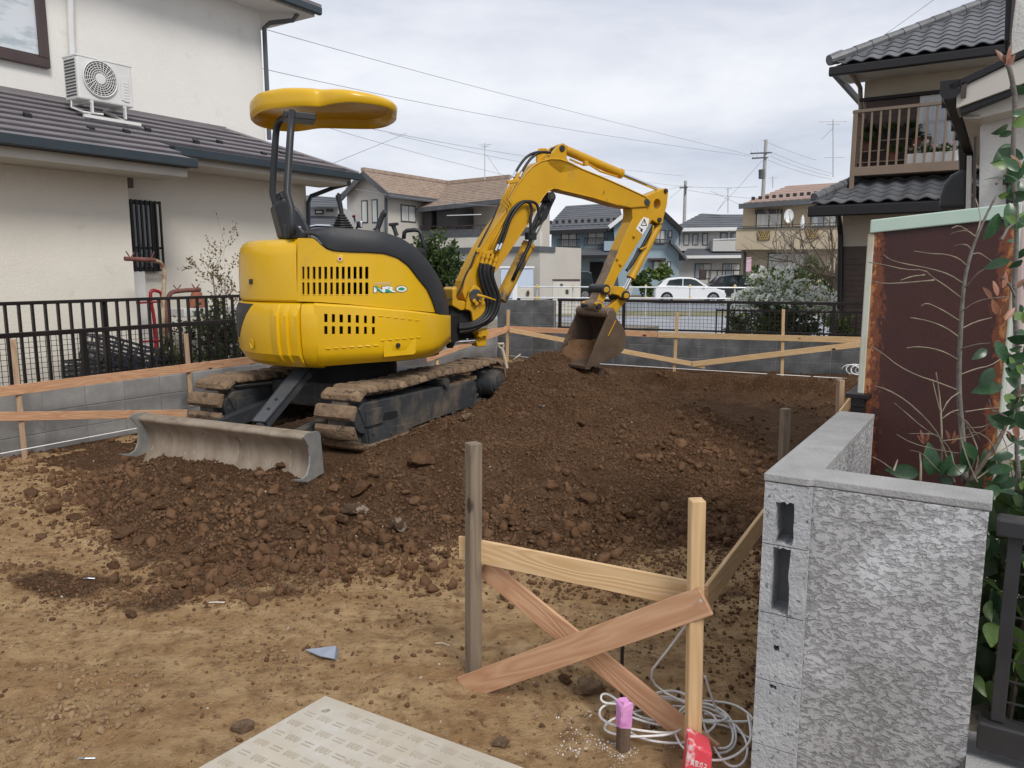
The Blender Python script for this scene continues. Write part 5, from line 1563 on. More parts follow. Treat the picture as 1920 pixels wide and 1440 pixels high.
for k, (t_k, s_) in enumerate(((0, .0258), (.25, .028), (.5, .0265), (.75, .0285), (.93, .0265), (1.0, .020))):
    c = tp0 + (tp1 - tp0) * t_k
    lp_ = []
    for i in range(8):
        a_ = .35 + math.pi / 4 + (i // 2) * math.pi / 2 + (-.12 if i % 2 == 0 else .12) + .05 * math.sin(k * 2 + i)
        lp_.append(c + V3(math.cos(a_), math.sin(a_), 0) * s_ + UP * .006 * math.sin(i * 1.7 + k))
    loops.append(lp_)
put(MB().loft(loops), 'pink_tape', M('pink_tape', (0.62, 0.25, 0.54), (0.72, 0.36, 0.63), sc=14, rough=.45, bump=.3, bsc=30), pg, fixn=True)
# red box with lettering
m_redp = M('faded_red_paint', (0.72, 0.045, 0.075), (0.66, 0.10, 0.12), sc=7, rough=.55, ov=[((0.75, 0.55, 0.55), 16, 0.54, 0.62), ((0.45, 0.05, 0.06), 9, 0.58, 0.70)], bump=.2, bsc=60)
rxa = thing('gas_marker', 'faded red gas marker block with white Japanese lettering at the foot of the corner stake', 'marker block', G(1315, 1470, 0))
Y0 = 2.13
c = [PY(1281, 1468, Y0), PY(1336, 1480, Y0), PY(1335, 1428, Y0), PY(1288, 1400, Y0)]
c = [PY(1277, 1490, Y0), PY(1330, 1497, Y0), PY(1336, 1414, Y0), PY(1291, 1391, Y0)]
exd = V3(0.030, 0.085, 0)
t_ = [p_ + exd for p_ in c]
vec_ = PY(1349, 1407, Y0 + .09) - c[2]
put(MB().hexa([c[0], c[1], c[1] + V3(.02, .09, 0), c[0] + V3(.02, .09, 0), c[3], c[2], c[2] + V3(.012, .085, 0), c[3] + V3(.012, .085, 0)]), 'block_body', m_redp, rxa, bev=.006, fixn=True)
tv, tf = text_polys('東京ガス', 1.0, bold=0.012)
mn, mx_ = tv.min(0), tv.max(0)
def facept(a, b):
    p_ = (c[0] * (1 - a) + c[1] * a) * (1 - b) + (c[3] * (1 - a) + c[2] * a) * b
    nf = np.cross(c[1] - c[0], c[3] - c[0]); nf /= np.linalg.norm(nf)
    if nf[1] > 0: nf = -nf
    return p_ + nf * .002
put(MB().add([facept(.16 + .66 * (x - mn[0]) / (mx_[0] - mn[0]), .60 + .13 * (y - mn[1]) / (mx_[1] - mn[1]) + .02 * x / mx_[0]) for x, y in tv], tf), 'lettering', m_white, rxa)

# steel tread plate
m_plate = M('dusty_steel_plate', (0.56, 0.505, 0.415), (0.46, 0.41, 0.33), sc=3, rough=0.62, metal=0.15, bump=0.08, bsc=60,
            ov=[((0.62, 0.60, 0.56), 1.6, 0.55, 0.72), ((0.35, 0.29, 0.22), 7, 0.64, 0.75)])
P0 = G(610, 1304, 0.03); e1 = V3(0.868, -0.496); e2 = V3(-0.585, -0.811)
pl = thing('steel_plate', 'dusty light steel tread plate lying flat on the ground at the bottom edge', 'steel plate', P0)
def plp(a, b, z=0.0): return P0 + e1 * a + e2 * b + UP * z
holep = [plp(0.075 + .014 * math.cos(t) , 0.07 + .014 * math.sin(t), 0) for t in np.linspace(0, 2 * math.pi, 14, endpoint=False)]
put(MB().holed([plp(0, 0), plp(1.5, 0), plp(1.5, 1.2), plp(0, 1.2)], [holep], UP * -.02), 'plate', m_plate, pl, bev=.002, fixn=True)
mb = MB()
sp = 0.066
m_lugp = M('worn_tread', (0.40, 0.35, 0.275), (0.50, 0.46, 0.39), sc=5, rough=.6, metal=.2)
for i in range(26):
    for j in range(21):
        a0, b0 = 0.05 + i * sp, 0.05 + j * sp
        if a0 > 1.46 or b0 > 1.16 or math.hypot(a0 - .075, b0 - .07) < .05: continue
        if (i + j) % 2 == 0:
            for k in (-1, 0, 1):
                x = a0 + k * 0.018
                pts = [plp(x - .005, b0 - .014, 0.0008), plp(x - .005, b0 + .008, 0.0008), plp(x, b0 + .014, 0.0008), plp(x + .005, b0 + .008, 0.0008), plp(x + .005, b0 - .014, 0.0008)]
                for q0, q1 in zip(pts[:-1], pts[1:]): mb.beam(q0, q1, 0.0022, 0.003)
        else:
            for k in (-.5, .5):
                mb.beam(plp(a0 - .02, b0 + k * .015, .001), plp(a0 + .02, b0 + k * .015, .001), 0.003, 0.003)
put(mb, 'tread_pattern', m_lugp, pl, kind='stuff')
# grey metal scrap
m_zinc = M('zinc_sheet', (0.42, 0.46, 0.52), (0.34, 0.38, 0.44), sc=8, rough=.4, metal=.6)
z_ = gz(-.78, 2.96)
sc3 = [G(572, 1219, z_ + .012), G(630, 1212, z_ + .03), G(626, 1236, z_ + .006), G(600, 1231, z_ + .01)]
put(MB().prism(sc3, UP * .003).prism([sc3[1], sc3[2], sc3[2] + V3(.008, .012, -.02), sc3[1] + V3(.008, .012, -.02)], V3(.002, 0, 0)), 'metal_scrap', m_zinc, loc=sc3[0], label='small triangle of bent grey sheet metal on the tan soil', cat='metal scrap', fixn=True)
for k, (x, y, s_) in enumerate(((405, 1131, 1.2), (165, 1086, 1.0), (160, 1425, 0.9), (830, 1208, 1.0))):
    g0 = G(x, y, gz(*G(x, y)[:2]) + .012)
    lab = ['thin white splinter on the dark soil spill at left', 'small bluish scrap at the far left of the soil', 'small pale blue scrap near the lower left corner', 'yellowish straw on the tan soil left of the grey stake'][k]
    put(MB().tube([g0 - V3(.03 * s_, -.008, 0), g0 + UP * .006, g0 + V3(.03 * s_, .010 - .02 * (k == 3), 0)], 0.0025, 5), 'scrap', m_string if k == 0 else (m_zinc if k < 3 else m_sh), loc=g0, label=lab, cat='scrap')
bd = thing('rope', 'small bundle of white rope lying at the right end of the back string', 'rope', kpt(1595, 700, .65))
cpos = kpt(1592, 700, .65)
bp3 = []
for i in range(90):
    t = i / 90 * 2 * math.pi * 5
    bp3.append(cpos + BD * (-.30 * i / 90 + .10 * math.cos(t) - .0) + UP * (.06 + .07 * math.sin(t)) + BN * .05 * math.sin(t * .7))
put(MB().tube(smooth_path(bp3, 1), 0.009, 6), 'rope_loop', m_string, bd, smooth=True)

# ================================================================== rendered block wall at right
W0 = V3(0.694, 2.05)            # outer left corner of the wall end, on plan
m_stucco = M('rough_wall_render', (0.43, 0.425, 0.425), (0.50, 0.495, 0.495), sc=4, rough=0.9, spec=.2,
             ov=[((0.34, 0.335, 0.33), 2.6, 0.46, 0.68), ((0.64, 0.64, 0.65), 3.6, 0.52, 0.68), ((0.37, 0.36, 0.35), 17, 0.58, 0.72)], pos=True)
def stucco_relief(m):
    t = m.node_tree; n, l = t.nodes.new, t.links.new
    b = [x for x in t.nodes if x.type == 'BSDF_PRINCIPLED'][0]
    base = b.inputs['Base Color'].links[0].from_socket
    tcn = n('ShaderNodeTexCoord')
    mp_ = n('ShaderNodeMapping'); mp_.inputs['Scale'].default_value = (1, 1, 1.8); l(tcn.outputs['Object'], mp_.inputs[0])
    a = n('ShaderNodeTexNoise'); a.inputs['Scale'].default_value = 46; a.inputs['Detail'].default_value = 5; a.inputs['Roughness'].default_value = .6; a.inputs['Distortion'].default_value = .6
    l(mp_.outputs[0], a.inputs['Vector'])
    r_ = n('ShaderNodeMapRange'); r_.inputs[1].default_value = .36; r_.inputs[2].default_value = .52; l(a.outputs['Fac'], r_.inputs[0])
    big_ = n('ShaderNodeTexVoronoi'); big_.inputs['Scale'].default_value = 34; l(mp_.outputs[0], big_.inputs['Vector'])
    r2 = n('ShaderNodeMapRange'); r2.inputs[1].default_value = .18; r2.inputs[2].default_value = .10; l(big_.outputs['Distance'], r2.inputs[0])
    mxh = n('ShaderNodeMath'); mxh.operation = 'MAXIMUM'; l(r_.outputs[0], mxh.inputs[0]); l(r2.outputs[0], mxh.inputs[1])
    bpn = n('ShaderNodeBump'); bpn.inputs['Strength'].default_value = 0.9; bpn.inputs['Distance'].default_value = .007
    fine = n('ShaderNodeTexNoise'); fine.inputs['Scale'].default_value = 220; l(tcn.outputs['Object'], fine.inputs['Vector'])
    ad = n('ShaderNodeMath'); ad.operation = 'MULTIPLY_ADD'; ad.inputs[1].default_value = .3; l(fine.outputs['Fac'], ad.inputs[0]); l(mxh.outputs[0], ad.inputs[2])
    l(ad.outputs[0], bpn.inputs['Height']); l(bpn.outputs[0], b.inputs['Normal'])
    mc = n('ShaderNodeMix'); mc.data_type = 'RGBA'
    r3 = n('ShaderNodeMapRange'); r3.inputs[1].default_value = 0; r3.inputs[2].default_value = 1; r3.inputs[3].default_value = .86; r3.inputs[4].default_value = 1.03; l(mxh.outputs[0], r3.inputs[0])
    hv = n('ShaderNodeHueSaturation'); l(r3.outputs[0], hv.inputs['Value']); l(base, hv.inputs['Color'])
    l(hv.outputs[0], b.inputs['Base Color'])
stucco_relief(m_stucco)
m_cut = M('cut_block_face', (0.50, 0.505, 0.515), (0.38, 0.385, 0.395), sc=5, rough=.92, bump=.6, bsc=80, spec=.2, stretch=(1, 1, 2.5), pos=True,
          ov=[((0.17, 0.17, 0.175), 60, 0.58, 0.66), ((0.55, 0.55, 0.55), 5, .62, .72), ((0.2, 0.2, 0.2), 2.2, 0.62, 0.8)])
m_cap = M('wall_cap_cement', (0.31, 0.305, 0.295), (0.40, 0.395, 0.385), sc=6, rough=.93, bump=.4, bsc=120, spec=.2, ov=[((0.17, 0.165, 0.155), 3, .58, .75)])
rw = thing('rendered_wall', 'grey rendered block wall with a broken end showing its hollow cores, right foreground', 'wall', W0)
WT = 1.0                          # top
EW = 0.125                        # thickness
# front leg: from the end face to the right; its street face is set back slightly behind the end face
def wp(a, b, z): return W0 + BX * a + AX * b + UP * z
FL = 0.425
put(MB().prism([wp(EW - .004, 0.012, -.35), wp(FL + EW * .0 + .10, 0.012, -.35), wp(FL + .10, 0.012, WT - .022), wp(EW - .004, 0.012, WT - .022)], AX * EW), 'wall_face', m_stucco, rw, bev=.004, fixn=True)
# side leg running back along the plot
SLN = 1.12
put(MB().prism([wp(0, .10, -.35), wp(EW, .10, -.35), wp(EW, .10, WT - .022), wp(0, .10, WT - .022)], AX * (SLN - .10)), 'wall_side', m_stucco, rw, fixn=True)
# end face pieces with cores
def jag(x0, x1, z0, z1, n=5, a=.006):
    rr = np.random.default_rng(int(z0 * 1000) % 97)
    p_ = []
    for s0, s1 in (((x0, z0), (x1, z0)), ((x1, z0), (x1, z1)), ((x1, z1), (x0, z1)), ((x0, z1), (x0, z0))):
        for i in range(n):
            t = i / n
            p_.append((s0[0] + (s1[0] - s0[0]) * t + rr.uniform(-a, a) * .7, s0[1] + (s1[1] - s0[1]) * t + rr.uniform(-a, a)))
    return p_
zj = [WT - .022, 0.802, 0.602, 0.402, 0.202, -0.35]
cores = [(0.034, 0.082, 0.805, 0.925), (0.030, 0.078, 0.606, 0.796), (0.046, 0.062, 0.495, 0.512), (0.040, 0.060, 0.380, 0.392), None]
for k in range(5):
    z1_, z0_ = zj[k] - .0015, zj[k + 1] + .0015
    outer = [wp(.001, 0, z0_), wp(EW - .001, 0, z0_), wp(EW - .001, 0, z1_), wp(.001, 0, z1_)]
    if cores[k]:
        x0, x1, q0, q1 = cores[k]
        q0 = max(q0, z0_ + .003); q1 = min(q1, z1_ - .003)
        hp = [wp(x, 0, z) for x, z in jag(x0, x1, q0, q1, 5, .004 if k < 2 else .002)]
        hp = [p_ for p_ in hp]
        for p_ in hp: p_[2] = min(max(p_[2], z0_ + .002), z1_ - .002)
        put(MB().holed(outer, [hp], AX * .10), 'block', m_cut, rw, fixn=True)
    else:
        put(MB().prism(outer, AX * .10), 'block', m_cut, rw, fixn=True)
put(MB().prism([wp(.01, .095, .37), wp(EW - .01, .095, .37), wp(EW - .01, .095, .95), wp(.01, .095, .95)], AX * .004), 'core_back', m_mortar, rw, fixn=True)
put(MB().prism([wp(-.003, -.002, WT - .0205), wp(EW * .9, -.002, WT - .0205), wp(EW, .010, WT - .0205), wp(FL + .105, .010, WT - .0205), wp(FL + .105, EW + .014, WT - .0205), wp(EW + .002, EW + .014, WT - .0205), wp(EW + .002, SLN, WT - .0205), wp(-.003, SLN, WT - .0205)], UP * .021), 'wall_cap', m_cap, rw, bev=.003, fixn=True)
# lower wall and fence carrying on behind
put(MB().prism([wp(0, SLN + .002, -.3), wp(EW, SLN + .002, -.3), wp(EW, SLN + .002, .62), wp(0, SLN + .002, .62)], AX * 6.0), 'low_wall', m_block, rw, fixn=True)
f5 = thing('mesh_fence', 'dark low fence behind the right wall, mostly hidden by the rusty shed', 'fence', wp(.06, SLN + .1, .62))
mesh_fence(f5, wp(.06, SLN + .03, 0), AX, 5.5, 0.62, 1.06, [.03, 1.9, 3.8], pitch=.05)
put(MB().beam(wp(.06, SLN + .01, 1.062), wp(.06, SLN + 5.5, 1.062), .09, .018), 'rail_cap', m_fence, f5, bev=.003)
# street-side ledge and the small gate at the right edge
put(MB().prism([wp(FL + .10, -.06, -.35), wp(FL + 1.5, -.06, -.35), wp(FL + 1.5, -.06, .335), wp(FL + .10, -.06, .335)], AX * .2), 'ledge', m_stucco, rw, fixn=True)
put(MB().prism([wp(FL + .10, -.058, .3365), wp(FL + 1.5, -.058, .3365), wp(FL + 1.5, .14, .3365), wp(FL + .10, .14, .3365)], UP * .006), 'ledge_top', m_cap, rw, fixn=True)
m_gate = M('dark_bronze_frame', (0.055, 0.053, 0.055), (0.075, 0.072, 0.073), sc=5, rough=.4, metal=.5)
gt = thing('mesh_gate', 'dark framed wire mesh gate at the right edge beside the rendered wall', 'gate', wp(FL + .2, .02, .36))
gx = FL + .128
put(MB().beam(wp(gx - .01, .03, WT - .055), wp(gx + 1.1, .03, WT - .055), .06, .045), 'top_rail', m_gate, gt, bev=.006)
put(MB().beam(wp(gx - .01, .03, .41), wp(gx + 1.1, .03, .41), .06, .075), 'bottom_rail', m_gate, gt, bev=.006)
put(MB().beam(wp(gx + .03, .03, .45), wp(gx + .03, .03, WT - .08), .026, .03, BX), 'stile', m_gate, gt, bev=.003)
mb = MB()
for i in range(12): mb.beam(wp(gx + .10 + .075 * i, .03, .45), wp(gx + .10 + .075 * i, .03, WT - .08), .004, .004, BX)
for z in np.arange(.50, WT - .09, .055): mb.beam(wp(gx + .04, .034, z), wp(gx + 1.1, .034, z), .004, .004)
put(mb, 'wire_mesh', m_gate, gt, kind='stuff')

# ================================================================== rusty storage shed behind the wall
m_rustp = bpy.data.materials.new('rusting_brown_panel'); m_rustp.use_nodes = True
def rust(m, x_l, x_r):
    t = m.node_tree; n, l = t.nodes.new, t.links.new
    b = t.nodes['Principled BSDF']; b.inputs['Roughness'].default_value = .55
    tcn = n('ShaderNodeTexCoord'); sx = n('ShaderNodeSeparateXYZ'); l(tcn.outputs['Object'], sx.inputs[0])
    nz = n('ShaderNodeTexNoise'); nz.inputs['Scale'].default_value = 55; nz.inputs['Detail'].default_value = 6; nz.inputs['Roughness'].default_value = .7
    mp_ = n('ShaderNodeMapping'); mp_.inputs['Scale'].default_value = (1, 1, .5); l(tcn.outputs['Object'], mp_.inputs[0]); l(mp_.outputs[0], nz.inputs['Vector'])
    lo_ = n('ShaderNodeTexNoise'); lo_.inputs['Scale'].default_value = 4; lo_.inputs['Detail'].default_value = 3; l(tcn.outputs['Object'], lo_.inputs['Vector'])
    def mr(f, a, c, d, e):
        r_ = n('ShaderNodeMapRange'); r_.inputs[1].default_value = a; r_.inputs[2].default_value = c; r_.inputs[3].default_value = d; r_.inputs[4].default_value = e; l(f, r_.inputs[0]); return r_.outputs[0]
    def add(a, c, op='ADD'):
        x = n('ShaderNodeMath'); x.operation = op
        for k, q in ((0, a), (1, c)):
            if isinstance(q, float): x.inputs[k].default_value = q
            else: l(q, x.inputs[k])
        return x.outputs[0]
    def mixc(f, a, c):
        x = n('ShaderNodeMix'); x.data_type = 'RGBA'; l(f, x.inputs[0])
        for k, q in ((6, a), (7, c)):
            if isinstance(q, tuple): x.inputs[k].default_value = (*q, 1)
            else: l(q, x.inputs[k])
        return x.outputs[2]
    edge = add(mr(sx.outputs[0], x_l, x_l + .10, 1, 0), mr(sx.outputs[0], x_r - .075, x_r, 0, 1), 'MAXIMUM')
    edge = add(edge, mr(lo_.outputs['Fac'], .3, .7, -.18, .18))
    nzs = add(add(nz.outputs['Fac'], -.5), 1.9, 'MULTIPLY')
    rus = add(edge, nzs)
    base = mixc(mr(lo_.outputs['Fac'], .3, .7, 0, 1), (0.044, 0.0125, 0.010), (0.060, 0.018, 0.014))
    c_ = mixc(mr(rus, .40, .50, 0, 1), base, (0.16, 0.045, 0.017))
    c_ = mixc(mr(rus, .72, .86, 0, 1), c_, (0.40, 0.165, 0.055))
    c_ = mixc(mr(rus, 1.12, 1.2, 0, 1), c_, (0.52, 0.50, 0.40))
    l(c_, b.inputs['Base Color'])
    bp_ = n('ShaderNodeBump'); bp_.inputs['Strength'].default_value = .3; bp_.inputs['Distance'].default_value = .003; l(rus, bp_.inputs['Height']); l(bp_.outputs[0], b.inputs['Normal'])
SH0 = PY(1631, 885, 2.98) * [1, 1, 0]
SHN = -AX
def shp(px, py): return PL(px, py, SH0, AX)
c0_, c1_ = shp(1620, 640), shp(1889, 640)
SW = float(np.dot(c1_ - c0_, BX))
shed = thing('storage_shed', 'rust streaked dark brown steel shed with a pale green roof edge behind the wall', 'shed', (c0_[0], c0_[1], 0.3))
rust(m_rustp, 0.0, SW)
o_ = shp(1620, 640)
zl, zr = shp(1618, 424)[2], shp(1888, 393)[2]
def sq(a, z, b=0.0): return V3(o_[0], o_[1]) + BX * a + AX * b + UP * z
shm = MB().prism([sq(0, .2), sq(SW, .2), sq(SW, zr), sq(0, zl)], AX * .02)
v = [tuple(np.array([np.dot(np.array(p_) - sq(0, 0), BX), np.dot(np.array(p_) - sq(0, 0), AX), p_[2]])) for p_ in shm.v]
me = make_mesh('side_panel', v, shm.f, fixn=True)
mt = Matrix((Vector(BX), Vector(AX), Vector(UP))).transposed().to_4x4(); mt.translation = Vector(sq(0, 0))
link_mesh(me, 'side_panel', m_rustp, shed, mt)
m_mint = M('pale_green_paint', (0.50, 0.62, 0.53), (0.44, 0.57, 0.49), sc=5, rough=.45, ov=[((0.26, 0.11, 0.05), 5, .70, .76)])
put(MB().prism([sq(-.004, zl - .028, -.012), sq(SW + .006, zr - .028, -.012), sq(SW + .006, zr + .022, -.012), sq(-.004, zl + .022, -.012)], AX * .95), 'roof_edge', m_mint, shed, bev=.004, fixn=True)
put(MB().prism([sq(-.012, .2, -.004), sq(.012, .2, -.004), sq(.012, zl - .03, -.004), sq(-.012, zl - .03, -.004)], AX * .03), 'corner_post', M('pale_rusty_post', (0.52, 0.53, 0.45), (0.40, 0.30, 0.19), sc=5, rough=.6, lo=.5, hi=.7, stretch=(1, 1, .5)), shed, bev=.004, fixn=True)
put(MB().prism([sq(SW - .006, .2, -.004), sq(SW + .006, .2, -.004), sq(SW + .006, zr - .03, -.004), sq(SW - .006, zr - .03, -.004)], AX * .03), 'corner_post', MATS['pale_rusty_post'], shed, bev=.004, fixn=True)
put(MB().prism([sq(SW + .01, .2, .02), sq(SW + .01, .2, .9), sq(SW + .01, zr - .03, .9), sq(SW + .01, zr - .03, .02)], BX * -.01), 'front_panel', m_mint, shed, fixn=True)
put(MB().prism([sq(.0, .2, .03), sq(.0, .2, .9), sq(.0, zl - .03, .9), sq(.0, zl - .03, .03)], BX * .01), 'back_panel', m_mint, shed, fixn=True)
# ================================================================== house on the left
m_plaster = M('cream_plaster', (0.78, 0.735, 0.645), (0.73, 0.685, 0.60), sc=1.2, rough=0.93, bump=0.32, bsc=55, spec=.2, ov=[((0.56, 0.53, 0.47), 5, .62, .85)])
m_plaster2 = M('white_plaster', (0.79, 0.775, 0.735), (0.74, 0.725, 0.685), sc=1.0, rough=0.93, bump=0.3, bsc=55, spec=.2, ov=[((0.60, 0.59, 0.56), 4, .62, .85)])
m_slat = M('grey_roof_slat', (0.175, 0.158, 0.166), (0.22, 0.20, 0.208), sc=2.5, rough=.6, bump=.1, bsc=120, rnd=.05)
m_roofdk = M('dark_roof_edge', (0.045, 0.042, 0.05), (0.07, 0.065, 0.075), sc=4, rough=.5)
m_gutter = M('blue_black_gutter', (0.030, 0.045, 0.058), (0.040, 0.055, 0.068), sc=3, rough=.35)
m_soffit = M('pale_soffit', (0.58, 0.55, 0.49), (0.53, 0.50, 0.45), sc=2, rough=.8)
m_brown = M('brown_sash', (0.060, 0.038, 0.038), (0.075, 0.05, 0.048), sc=4, rough=.4)
m_pane = M('curtained_pane', (0.40, 0.46, 0.50), (0.62, 0.66, 0.70), sc=1.3, rough=.08, spec=.8, lo=.45, hi=.55, stretch=(1, 1, 3))
m_glassdk = M('dark_pane', (0.03, 0.034, 0.04), (0.06, 0.065, 0.075), sc=2, rough=.06, spec=.9)
m_iron = M('black_iron', (0.014, 0.013, 0.014), rough=.45)
m_acw = M('white_enamel', (0.72, 0.72, 0.70), (0.66, 0.66, 0.64), sc=2.5, rough=.4)
def lf(px, py, o): return PL(px, py, WALL_A + NL * o, NL)
def tt(p): return float(np.dot(np.array(p) - WALL_A, AX))
def W(t, o, z): return WALL_A + AX * t + NL * o + UP * z
put(MB().prism([W(-6, .121, -.3), W(16, .121, -.3), W(16, 9, -.3), W(-6, 9, -.3)], UP * .40), 'yard_ground', m_yard, kind='structure')
lh = thing('house', 'cream plastered two storey house with a slatted lower roof, filling the left side', 'house', W(4, 3, 0))
tj = tt(lf(245, 430, 1.3)); te = tt(lf(577, 450, 1.9)); tu = tt(lf(493, 150, 2.6)); tg1 = tt(lf(360, 303, .7)); tg2 = tt(lf(670, 330, 1.2)); th_ = tt(lf(417, 248, 2.6))
RS = 0.425
def rz(o): return 2.83 + RS * (o - .7)
put(MB().prism([W(-5, 1.3, -.1), W(tj, 1.3, -.1), W(tj, 1.3, 2.86), W(-5, 1.3, 2.86)], NL * 2), 'wall', m_plaster, lh, fixn=True)
put(MB().prism([W(tj + .002, 1.9, -.1), W(te, 1.9, -.1), W(te, 1.9, 3.1), W(tj + .002, 1.9, 3.1)], NL * 3.2), 'wall', m_plaster, lh, fixn=True)
put(MB().prism([W(-5, 2.6, 3.2), W(tu, 2.6, 3.2), W(tu, 2.6, 5.56), W(-5, 2.6, 5.56)], NL * 4), 'upper_wall', m_plaster2, lh, fixn=True)
# lower roof: lapped courses, each a part
nc = 9
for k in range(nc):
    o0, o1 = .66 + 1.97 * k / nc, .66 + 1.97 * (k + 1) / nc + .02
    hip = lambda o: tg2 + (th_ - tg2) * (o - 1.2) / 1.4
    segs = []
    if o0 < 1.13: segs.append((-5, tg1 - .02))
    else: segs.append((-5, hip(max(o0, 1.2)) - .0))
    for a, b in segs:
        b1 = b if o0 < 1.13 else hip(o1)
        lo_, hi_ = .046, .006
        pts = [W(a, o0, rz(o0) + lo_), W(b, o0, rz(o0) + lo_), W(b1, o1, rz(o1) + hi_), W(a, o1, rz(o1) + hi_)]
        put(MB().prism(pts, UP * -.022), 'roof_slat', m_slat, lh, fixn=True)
        put(MB().prism([W(a, o0 - .003, rz(o0) + .034), W(b, o0 - .003, rz(o0) + .034), W(b, o0 - .003, rz(o0) - .02), W(a, o0 - .003, rz(o0) - .02)], NL * .002), 'slat_shadow_line', m_roofdk, lh, fixn=True)  # dark strip over the course's front step, painting in the shadow gap
put(MB().prism([W(-5, .70, rz(.70) - .03), W(tg1 - .03, .70, rz(.7) - .03), W(tg1 - .03, 1.2, rz(1.2) - .03), W(tg2 - .05, 1.22, rz(1.22) - .03), W(th_, 2.62, rz(2.62) - .03), W(-5, 2.62, rz(2.62) - .03)], UP * -.06), 'roof_board', m_roofdk, lh, fixn=True)
put(MB().tube([W(tg2 + .02, 1.18, rz(1.18) + .03), W(th_, 2.6, rz(2.6) + .03), W(th_ - .02, 2.66, rz(2.6) + .03)], .028, 6), 'hip_ridge', m_slat, lh)
put(MB().prism([W(tg2, 1.2, rz(1.2)), W(th_, 2.6, rz(2.6)), W(th_ + .2, 5.0, rz(2.6)), W(tg2, 5.0, rz(1.2))], UP * -.05), 'hip_roof', m_slat, lh, fixn=True)
put(MB().beam(W(-5, 2.585, rz(2.6) + .03), W(th_ + .05, 2.585, rz(2.6) + .03), .03, .05), 'wall_flashing', m_slat, lh)
RPL = W(0, .7, 2.83) + UP * .02; RPN = UP - NL * RS
for zx, zy in ((178, 752), (585, 838), (815, 855), (950, 842), (1262, 920), (1413, 922), (1697, 997), (1815, 993)):
    c = PL(zx / 3.43, zy / 3.43, RPL, RPN)
    put(MB().box(c + UP * .02, AX * .035, (NL + UP * RS) * .03, UP * .022), 'snow_guard', m_iron, lh, bev=.004)
def gut(a, b, o, z):
    prof = [(-.055, -.045), (-.06, .045), (-.045, .05), (-.02, .035), (.05, .045), (.055, -.02), (.02, -.055), (-.03, -.06)]
    put(MB().loft([[W(a, o + x, z + y) for x, y in prof], [W(b, o + x, z + y) for x, y in prof]]), 'gutter', m_gutter, lh, fixn=True)
gut(-5, tg1, .64, 2.80); gut(tg1 + .05, tg2, 1.14, 3.00)
put(MB().prism([W(-5, .72, 2.64), W(tg1 - .06, .72, 2.64), W(tg1 - .06, 1.32, 2.64), W(-5, 1.32, 2.64)], UP * .11), 'soffit', m_soffit, lh, fixn=True, bev=.004)
put(MB().prism([W(tg1 - .35, 1.22, 2.87), W(tg2 - .12, 1.22, 2.87), W(tg2 - .12, 1.92, 2.87), W(tg1 - .35, 1.92, 2.87)], UP * .10), 'soffit', m_soffit, lh, fixn=True, bev=.004)
# drain pipe behind the canopy
dp = [lf(655, 344, 1.2), lf(625, 352, 1.7), lf(583, 368, 1.86), lf(578, 380, 1.84), lf(579, 470, 1.84), lf(581, 560, 1.84)]
put(MB().tube(dp, .035, 8), 'downpipe', m_gutter, lh)
# barred window
def wq(px, py): return lf(px, py, 1.78)
a, b, c, d = wq(238, 373), wq(296, 373), wq(300, 509), wq(246, 509)
t0_, t1_ = tt(a) + .03, tt(b); z0_, z1_ = c[2], a[2]
wi = put(MB().prism([W(t0_, 1.86, z0_), W(t1_, 1.86, z0_), W(t1_, 1.86, z1_), W(t0_, 1.86, z1_)], NL * .06), 'window', m_iron, lh, fixn=True)
put(MB().prism([W(t0_ + .05, 1.852, z0_ + .05), W(t1_ - .05, 1.852, z0_ + .05), W(t1_ - .05, 1.852, z1_ - .05), W(t0_ + .05, 1.852, z1_ - .05)], NL * .004), 'pane', m_glassdk, wi, fixn=True)
for i in range(7):
    t = t0_ + (t1_ - t0_) * i / 6
    put(MB().beam(W(t, 1.75, z0_), W(t, 1.75, z1_), .022, .022, AX), 'window_bar', m_iron, wi)
for z in (z0_ + .02, z1_ - .02, z0_ + .3): put(MB().beam(W(t0_ - .02, 1.76, z), W(t1_ + .02, 1.76, z), .02, .03), 'bar_rail', m_iron, wi)
for t in (t0_, t1_): put(MB().beam(W(t, 1.75, z0_ + .02), W(t, 1.90, z0_ + .02), .02, .02), 'bar_bracket', m_iron, wi)
c = lf(241, 338, 1.86)
put(MB().box(c, AX * .05, NL * .03, UP * .09), 'wall_vent', M('dull_vent', (0.16, 0.12, 0.11), rough=.7), lh, bev=.01)
# upper window at the top left corner
tr_ = tt(lf(92, 60, 2.5)); zb_ = lf(88, 126, 2.5)[2]
uw = put(MB().prism([W(tr_ - 1.9, 2.52, zb_), W(tr_, 2.52, zb_), W(tr_, 2.52, zb_ + .11), W(tr_ - 1.9, 2.52, zb_ + .11)], NL * .09)
         .prism([W(tr_ - .11, 2.522, zb_ + .112), W(tr_, 2.522, zb_ + .112), W(tr_, 2.522, 5.5), W(tr_ - .11, 2.522, 5.5)], NL * .09)
         .prism([W(tr_ - 1.9, 2.522, zb_ + .112), W(tr_ - 1.8, 2.522, zb_ + .112), W(tr_ - 1.8, 2.522, 5.5), W(tr_ - 1.9, 2.522, 5.5)], NL * .09), 'window', m_brown, lh, fixn=True, bev=.008)
put(MB().prism([W(tr_ - 1.8, 2.57, zb_ + .1), W(tr_ - .1, 2.57, zb_ + .1), W(tr_ - .1, 2.57, 5.5), W(tr_ - 1.8, 2.57, 5.5)], NL * .01), 'pane', m_pane, uw, fixn=True)
put(MB().prism([W(tr_ - .8, 2.555, zb_ + .1), W(tr_ - .1, 2.555, zb_ + .1), W(tr_ - .1, 2.555, zb_ + .14), W(tr_ - .8, 2.555, zb_ + .14)], NL * .02), 'sash', m_brown, uw, fixn=True)
